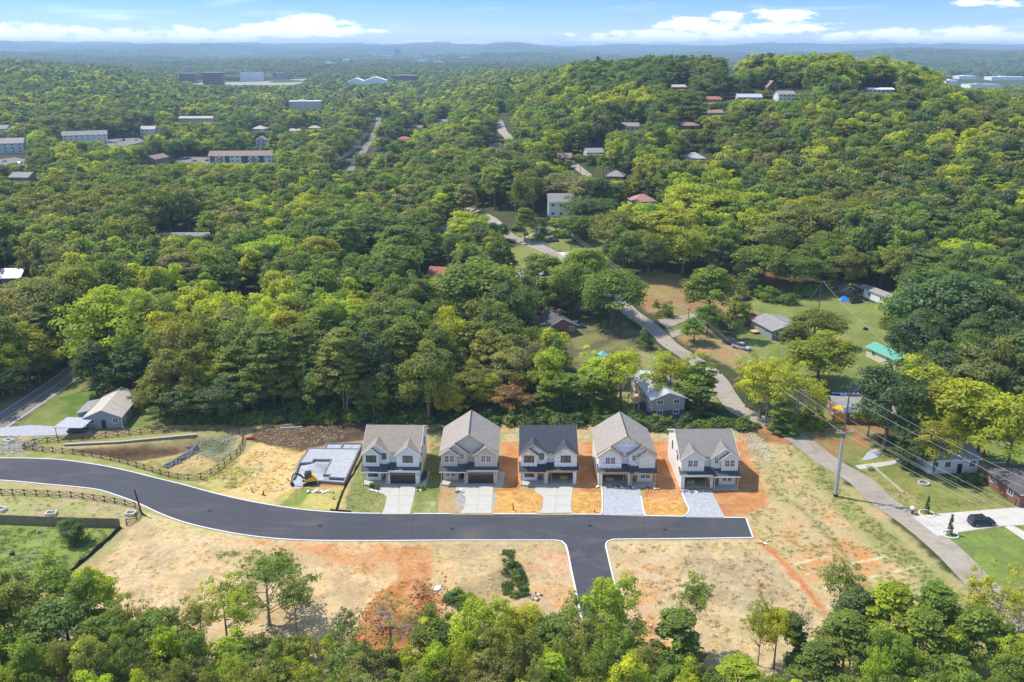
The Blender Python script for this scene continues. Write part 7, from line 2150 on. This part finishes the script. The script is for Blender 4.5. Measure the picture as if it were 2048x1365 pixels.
for (tn_, kind, reg), lst in groups.items():
    lst.sort(key=lambda q: q[0])
    base = TNAME[tn_] + ' ' + KNAME[kind]
    if len(lst) == 1:
        labs = [base + ' ' + reg]
    else:
        labs = []
        for i in range(len(lst)):
            if i == 0: o_ = 'leftmost'
            elif i == len(lst) - 1: o_ = 'rightmost'
            else: o_ = ORD[i] + ' from left'
            labs.append(f"{o_} of the {['two','three','four','five','six','seven','eight','nine','ten','eleven','twelve','many'][min(len(lst) - 2, 11)]} {base}s {reg}".replace('bushs', 'bushes'))
    for (px, t), lab in zip(lst, labs):
        place(t, lab, n_); n_ += 1
for root, h, r0 in CYP:
    v = PROTO['cypress'][0]
    root.scale = (r0 / v[3], r0 / v[3], h / v[2])
    c_ = link('crown', v[0], root); c_.color = (.13, .20, .04, 1); link('trunk', v[1], root)

# ------------------------------------------------------------------ masses nobody could count
def scatter(name, rows, protos, kind='stuff', label=None, cat=None):
    """rows: x y z sx sy sz rot tintr tintg tintb proto"""
    A = np.array(rows, float)
    me = np_mesh(name, A[:, :3], np.zeros((0, 4), int), [], {'scl': ('FLOAT_VECTOR', A[:, 3:6]), 'rz': ('FLOAT_VECTOR', np.stack([A[:, 6] * 0, A[:, 6] * 0, A[:, 6]], 1)), 'tint': ('FLOAT_COLOR', np.concatenate([A[:, 7:10], np.ones((len(A), 1))], 1)), 'pi': ('INT', A[:, 10])})
    o = link(name, me)
    col = bpy.data.collections.new(name + '_kinds')
    for i, m_ in enumerate(protos):
        po = bpy.data.objects.new('%s_kind_%02d' % (name, i), m_); col.objects.link(po)
    ng = bpy.data.node_groups.new(name, 'GeometryNodeTree')
    ng.interface.new_socket('Geometry', in_out='INPUT', socket_type='NodeSocketGeometry')
    ng.interface.new_socket('Geometry', in_out='OUTPUT', socket_type='NodeSocketGeometry')
    N = ng.nodes; L = ng.links
    gi = N.new('NodeGroupInput'); go = N.new('NodeGroupOutput')
    ci = N.new('GeometryNodeCollectionInfo'); ci.inputs[0].default_value = col
    ci.inputs['Separate Children'].default_value = True; ci.inputs['Reset Children'].default_value = True
    ip = N.new('GeometryNodeInstanceOnPoints')
    mp = N.new('GeometryNodeMeshToPoints')
    L.new(gi.outputs[0], mp.inputs[0]); L.new(mp.outputs[0], ip.inputs['Points'])
    L.new(ci.outputs[0], ip.inputs['Instance']); ip.inputs['Pick Instance'].default_value = True
    def attr(nm, ty):
        a = N.new('GeometryNodeInputNamedAttribute'); a.data_type = ty; a.inputs[0].default_value = nm
        return a.outputs['Attribute']
    L.new(attr('pi', 'INT'), ip.inputs['Instance Index'])
    L.new(attr('scl', 'FLOAT_VECTOR'), ip.inputs['Scale'])
    er = N.new('FunctionNodeEulerToRotation') if hasattr(bpy.types, 'FunctionNodeEulerToRotation') else None
    L.new(attr('rz', 'FLOAT_VECTOR'), er.inputs[0]); L.new(er.outputs[0], ip.inputs['Rotation'])
    L.new(ip.outputs[0], go.inputs[0])
    md = o.modifiers.new('scatter', 'NODES'); md.node_group = ng
    return tag(o, label, cat, kind=kind)

def joined(kind, seed, H, R_, ncl, nlf, lf, trunk=True):
    (V, F, lv, cv_), c, cr_ = crown(kind, seed, H, R_, ncl, nlf, lf)
    me = np_mesh('canopy', V, F, LEAFI, {'lv': ('FLOAT', lv), 'cv': ('FLOAT', cv_)})
    if trunk:
        b = trunk_mb(kind, seed, H, R_, c[:0], 5)
        bm = bmesh.new(); bm.from_mesh(me)
        n0 = len(bm.verts)
        vs = [bm.verts.new(v) for v in b.v]
        me.materials.append(BARK)
        for f in b.f:
            fc = bm.faces.new([vs[i] for i in f]); fc.material_index = 1
        bm.to_mesh(me); bm.free()
    return me
MIDP = [joined('oak', 31, 16, 7, 85, 46, .80), joined('oak', 32, 16, 7, 85, 46, .80), joined('maple', 33, 16, 5.4, 80, 44, .74), joined('tall', 34, 20, 4.8, 70, 36, .70), joined('lobed', 35, 16, 5.6, 65, 36, .72), joined('pine', 36, 20, 4.2, 75, 30, .66), joined('cedar', 37, 10, 2.4, 40, 26, .5)]
MIDI = {'oak': (0, 1), 'maple': (2,), 'tall': (3,), 'lobed': (4,), 'pine': (5,), 'cedar': (6,), 'sparse': (4,)}
MIDHR = [(16, 7), (16, 7), (16, 5.4), (20, 4.8), (16, 5.6), (20, 4.2), (10, 2.4)]
def row(t):
    x, y, z, H, R_, kind, tn_, _ = t
    i = rr.choice(MIDI[kind]); h0, r0 = MIDHR[i]; c = TINT[tn_]; j = rr.uniform(.84, 1.18)
    return [x, y, z, R_ / r0, R_ / r0, H / h0, rr.uniform(0, 6.28), c[0] * j, c[1] * j, c[2] * j, i]
rows = [row(t) for t in mass]
cand = grid(520, 1000, 10.6)
cand = cand[free(cand[:, 0], cand[:, 1])]
ZC = T(cand[:, 0], cand[:, 1])
for (x, y), z in zip(cand, ZC):
    H0 = rr.uniform(12, 21); R_ = rr.uniform(5.2, 10.5); H = limit_h(x, y, z, H0, R_)
    if H < 3.0: continue
    if H < H0: R_ *= max(.6, H / H0)
    px, py, D = proj(x, y, z + H * .7)
    k = rr.choices(['oak', 'maple', 'tall', 'lobed', 'pine', 'cedar'], [6, 4, 1.5, 3, .5, .4])[0]
    rows.append(row([x, y, z, H, R_, k, pick(px, py, rr), 0]))
scatter('middle_woods', rows, MIDP, label='broadleaf woods filling the middle distance', cat='woods')

FARP = [joined('oak', 41, 15, 8, 34, 24, 1.7, False), joined('maple', 42, 16, 7, 28, 16, 1.9, False), joined('lobed', 43, 15, 7, 28, 16, 1.9, False), joined('tall', 44, 18, 5.5, 26, 16, 1.8, False)]
rows = []
cand = grid(1000, 2700, 14)
cand = cand[free(cand[:, 0], cand[:, 1])]
ZC = T(cand[:, 0], cand[:, 1])
LAWNN = fbm(cand[:, 0] / 160, cand[:, 1] / 160, 201, 3)
for (x, y), z, ln in zip(cand, ZC, LAWNN):
    if ln > .74: continue
    H0 = rr.uniform(11, 21); R_ = rr.uniform(6.5, 11); H = limit_h(x, y, z, H0, R_)
    if H < 2.5: continue
    px, py, D = proj(x, y, z + H * .7)
    c = TINT[pick(px, py, rr) if rr.random() > sstep(1300, 2300, y) * .7 else rr.choice(['mid', 'dark', 'bluegreen', 'mid', 'olive'])]; j = rr.uniform(.8, 1.2)
    rows.append([x, y, z - .5, R_ / 7, R_ / 7, H / 16, rr.uniform(0, 6.28), c[0] * j, c[1] * j, c[2] * j, rr.randrange(4)])
scatter('distant_woods', rows, FARP, label='wooded ridges and valley beyond the apartments', cat='woods')

def patch(seed, R_, n, lf):
    rng = np.random.default_rng(seed)
    cn = np.concatenate([rng.uniform(-R_, R_, (14, 2)), rng.uniform(6, 13, (14, 1))], 1)
    idx = rng.integers(0, 14, n); d = unit(rng.normal(size=(n, 3))); d[:, 2] = np.abs(d[:, 2])
    p = cn[idx] + d * np.array([R_ * .36, R_ * .36, 6.5]) * rng.uniform(.7, 1, (n, 1))
    N = unit(d + rng.normal(size=d.shape) * .25 + np.array([0, 0, .2]))
    V, F, lv, cv_ = leaf_quads(p, N, lf * rng.uniform(.7, 1.3, n), rng, rng.random(14)[idx])
    return np_mesh('canopy_patch', V, F, LEAFI, {'lv': ('FLOAT', lv), 'cv': ('FLOAT', cv_)})
PATP = [patch(51, 17, 330, 6.2), patch(52, 17, 330, 6.2), patch(53, 17, 330, 6.2)]
rows = []
for y0, y1, s, sc_ in ((2700, 5200, 25, 1.0), (5200, 11000, 46, 1.9), (11000, 16500, 110, 4.2)):
    cand = grid(y0, y1, s, .64)
    ZC = T(cand[:, 0], cand[:, 1]); LN = fbm(cand[:, 0] / 330, cand[:, 1] / 330, 211, 3)
    for (x, y), z, ln in zip(cand, ZC, LN):
        u = x / y
        if ln > .66 and y < 6000: continue
        H = limit_h(x, y, z, 17, 12)
        if H < 4: continue
        c = TINT[rr.choice(['mid', 'mid', 'dark', 'olive', 'dark', 'bluegreen'])]; j = rr.uniform(.55, .95)
        vz = (1.0 if sc_ < 3 else 1.6) * H / 17 * rr.uniform(.75, 1.25)
        rows.append([x, y, z - 2, sc_, sc_, vz, rr.uniform(0, 6.28), c[0] * j, c[1] * j, c[2] * j, rr.randrange(3)])
scatter('far_wooded_hills', rows, PATP, label='hazy forested hills out to the horizon', cat='hills')

# undergrowth along the wood edge, weeds, tufts
BUSHI = [joined('bush', 61, 2.4, 2.0, 20, 34, .34, False), joined('bush', 62, 2.4, 2.0, 20, 34, .34, False)]
rows = []
def under(poly, n, hs, pal, sd=1):
    pw = GG(poly); x0, y0 = pw.min(0); x1, y1 = pw.max(0)
    q = np.stack([RNG.uniform(x0, x1, n * 3), RNG.uniform(y0, y1, n * 3)], 1)
    q = q[sdf(pw, q[:, 0], q[:, 1]) < 0][:n]
    ok = np.ones(len(q), bool)
    for ax, ay, ar in AVOID: ok &= (q[:, 0] - ax) ** 2 + (q[:, 1] - ay) ** 2 > (ar * .8) ** 2
    for pl, w in ROADS: ok &= pldist(pl[::3] + [pl[-1]], q[:, 0], q[:, 1]) > w * .75
    for x, y in q[ok]:
        c = TINT[rr.choice(pal)]; j = rr.uniform(.8, 1.2); h = rr.uniform(*hs) / 2.4; w = h * rr.uniform(.8, 1.4)
        rows.append([x, y, float(T(x, y)) - .1, w, w, h, rr.uniform(0, 6.28), c[0] * j, c[1] * j, c[2] * j, rr.randrange(2)])
under([(330, 848), (340, 820), (1180, 815), (1330, 850), (1480, 850), (1500, 862), (1330, 866), (1200, 853), (880, 850), (700, 843), (480, 850)], 420, (1.2, 3.2), ['dark', 'dark', 'mid', 'bluegreen', 'green'])
under([(300, 800), (340, 780), (1120, 780), (1130, 820), (330, 820)], 420, (1.5, 3.5), ['dark', 'dark', 'mid', 'bluegreen'])
under([(1470, 842), (1640, 820), (1660, 860), (1580, 868), (1500, 860)], 60, (1, 2.2), ['mid', 'olive', 'green'])
under([(-60, 780), (130, 730), (180, 690), (60, 700), (-100, 740)], 130, (1.5, 3.5), ['dark', 'mid', 'bluegreen'])
under([(1750, 860), (2048, 850), (2100, 800), (1760, 800)], 60, (1, 2.5), ['dark', 'mid'])
under([(1540, 600), (1620, 575), (1640, 585), (1560, 612)], 30, (1.5, 3), ['mid', 'green'])
under([(1010, 1090), (1030, 1100), (1055, 1180), (1020, 1215), (1005, 1150)], 22, (.7, 1.6), ['bluegreen', 'green'])
under([(880, 1210), (900, 1185), (950, 1200), (960, 1225)], 20, (.7, 1.7), ['bluegreen', 'green'])
under([(1040, 470), (1240, 460), (1240, 480), (1060, 478)], 30, (1.5, 3), ['dark', 'mid'])
under([(1800, 880), (1850, 880), (1850, 920), (1800, 930)], 16, (1, 2.5), ['dark', 'dark'])
scatter('undergrowth', rows, BUSHI, label='tangled undergrowth along the wood edge', cat='undergrowth')
def tuft(seed):
    rng = np.random.default_rng(seed); n = 22
    p = np.concatenate([rng.normal(0, .22, (n, 2)), np.zeros((n, 1))], 1)
    a = rng.random(n) * 6.28; lean = rng.normal(0, .22, (n, 2)); h = rng.uniform(.06, .18, n)
    w = .05
    V = np.stack([p + np.stack([np.cos(a) * w, np.sin(a) * w, 0 * a], 1), p - np.stack([np.cos(a) * w, np.sin(a) * w, 0 * a], 1), p + np.concatenate([lean, h[:, None]], 1)], 1).reshape(-1, 3)
    return np_mesh('tuft', V, np.arange(len(V)).reshape(-1, 3), LEAFI, {'lv': ('FLOAT', np.repeat(rng.random(n), 3)), 'cv': ('FLOAT', np.repeat(rng.random(n), 3))})
rows = []
def tufts(poly, n, cols, sz=(.7, 1.6), cl=.5):
    n = int(n * (.3 if cols[0][0] > .5 else .4)); sz = (sz[0] * .75, sz[1] * .75)
    pw = PP(poly); x0, y0 = pw.min(0); x1, y1 = pw.max(0)
    q = np.stack([RNG.uniform(x0, x1, n * 4), RNG.uniform(y0, y1, n * 4)], 1)
    q = q[sdf(pw, q[:, 0], q[:, 1]) < 0]
    q = q[fbm(q[:, 0] / 2.6, q[:, 1] / 2.6, 301, 3) > cl][:n]
    q = q[pldist(street[::3], q[:, 0], q[:, 1]) > 3.4]
    zz = T(q[:, 0], q[:, 1])
    for (x, y), z in zip(q, zz):
        c = rr.choice(cols); s = rr.uniform(*sz); j = rr.uniform(.7, 1.25)
        rows.append([x, y, z, s * 1.3, s * 1.3, s, rr.uniform(0, 6.28), c[0] * j, c[1] * j, c[2] * j, rr.randrange(3)])
GR = [(.22, .29, .07), (.28, .32, .09), (.32, .32, .12)]; ST = [(.80, .64, .40), (.72, .55, .33), (.62, .46, .28)]; GO = [(.85, .60, .24), (.7, .45, .16), (.88, .68, .36)]
tufts([(1490, 900), (1590, 890), (1700, 990), (1790, 1080), (1960, 1240), (1760, 1240), (1640, 1180), (1510, 1070), (1495, 1035), (1545, 1000)], 2600, GR, (.6, 1.2), .42)
tufts([(1600, 895), (1640, 930), (1700, 1000), (1790, 1075), (1960, 1225), (1900, 1220), (1760, 1090), (1670, 1000)], 700, GR, (.7, 1.3), .3)
tufts([(180, 1160), (285, 1035), (510, 1082), (1110, 1090), (1150, 1230), (60, 1260)], 4200, ST, (.5, 1.3), .44)
tufts([(1220, 1090), (1500, 1085), (1640, 1220), (1500, 1330), (1270, 1300)], 3200, ST + [(.27, .2, .13)], (.5, 1.4), .44)
tufts([(490, 905), (560, 893), (640, 905), (595, 1000), (400, 968)], 1500, GO + ST, (.6, 1.4), .4)
tufts([(400, 960), (470, 925), (520, 945), (470, 980)], 260, GR, (.8, 1.4), .4)
for q in ([(988, 1027), (996, 986), (1045, 982), (1084, 990), (1072, 1028)], [(1144, 1028), (1148, 986), (1202, 988), (1202, 1029)], [(1293, 1031), (1284, 998), (1363, 998), (1374, 1022)]):
    tufts(q, 420, GO, (.5, 1.1), .2)
tufts([(690, 1024), (728, 905), (735, 965), (775, 990), (762, 1026)], 300, GR, (.5, .9), .3)
tufts([(-200, 1050), (240, 1058), (150, 1135), (-200, 1160)], 1600, [(.12, .22, .02), (.18, .25, .05)], (.7, 1.5), .35)
tufts([(-200, 972), (260, 1006), (240, 1045), (-200, 1040)], 800, GR + ST, (.6, 1.2), .4)
tufts([(120, 905), (390, 880), (470, 885), (440, 930), (390, 948)], 500, GR + ST, (.6, 1.2), .45)
tufts([(405, 1090), (560, 1120), (620, 1160), (600, 1190), (480, 1150)], 500, GR, (.8, 1.6), .42)
tufts([(1700, 930), (1800, 975), (1900, 1010), (2048, 960), (2048, 1000), (1860, 1026), (1760, 985)], 700, GR, (.5, 1.1), .3)
scatter('grass_tufts', rows, [tuft(1), tuft(2), tuft(3)], label='straw wisps and weeds on the open ground', cat='grass')

# ------------------------------------------------------------------ the air
hz_ = MB().box(-17000, 17000, -200, 20000, -60, 205)
hm = bpy.data.materials.new('haze_air'); hm.use_nodes = True
hn = hm.node_tree; hn.nodes.clear()
ho = hn.nodes.new('ShaderNodeOutputMaterial'); pv = hn.nodes.new('ShaderNodeVolumePrincipled')
pv.inputs['Color'].default_value = (.50, .68, .88, 1); pv.inputs['Density'].default_value = 1.15e-4; pv.inputs['Anisotropy'].default_value = .1
hn.links.new(pv.outputs[0], ho.inputs['Volume'])
haze = hz_.build('haze', hm); tag(haze, kind='stuff', label='thin blue air over the valley', cat='haze')
print('OBJECT TREES', len(things_t), 'bushes', len(bushes), 'mass', len(mass), 'time', round(time.time() - T0, 1))
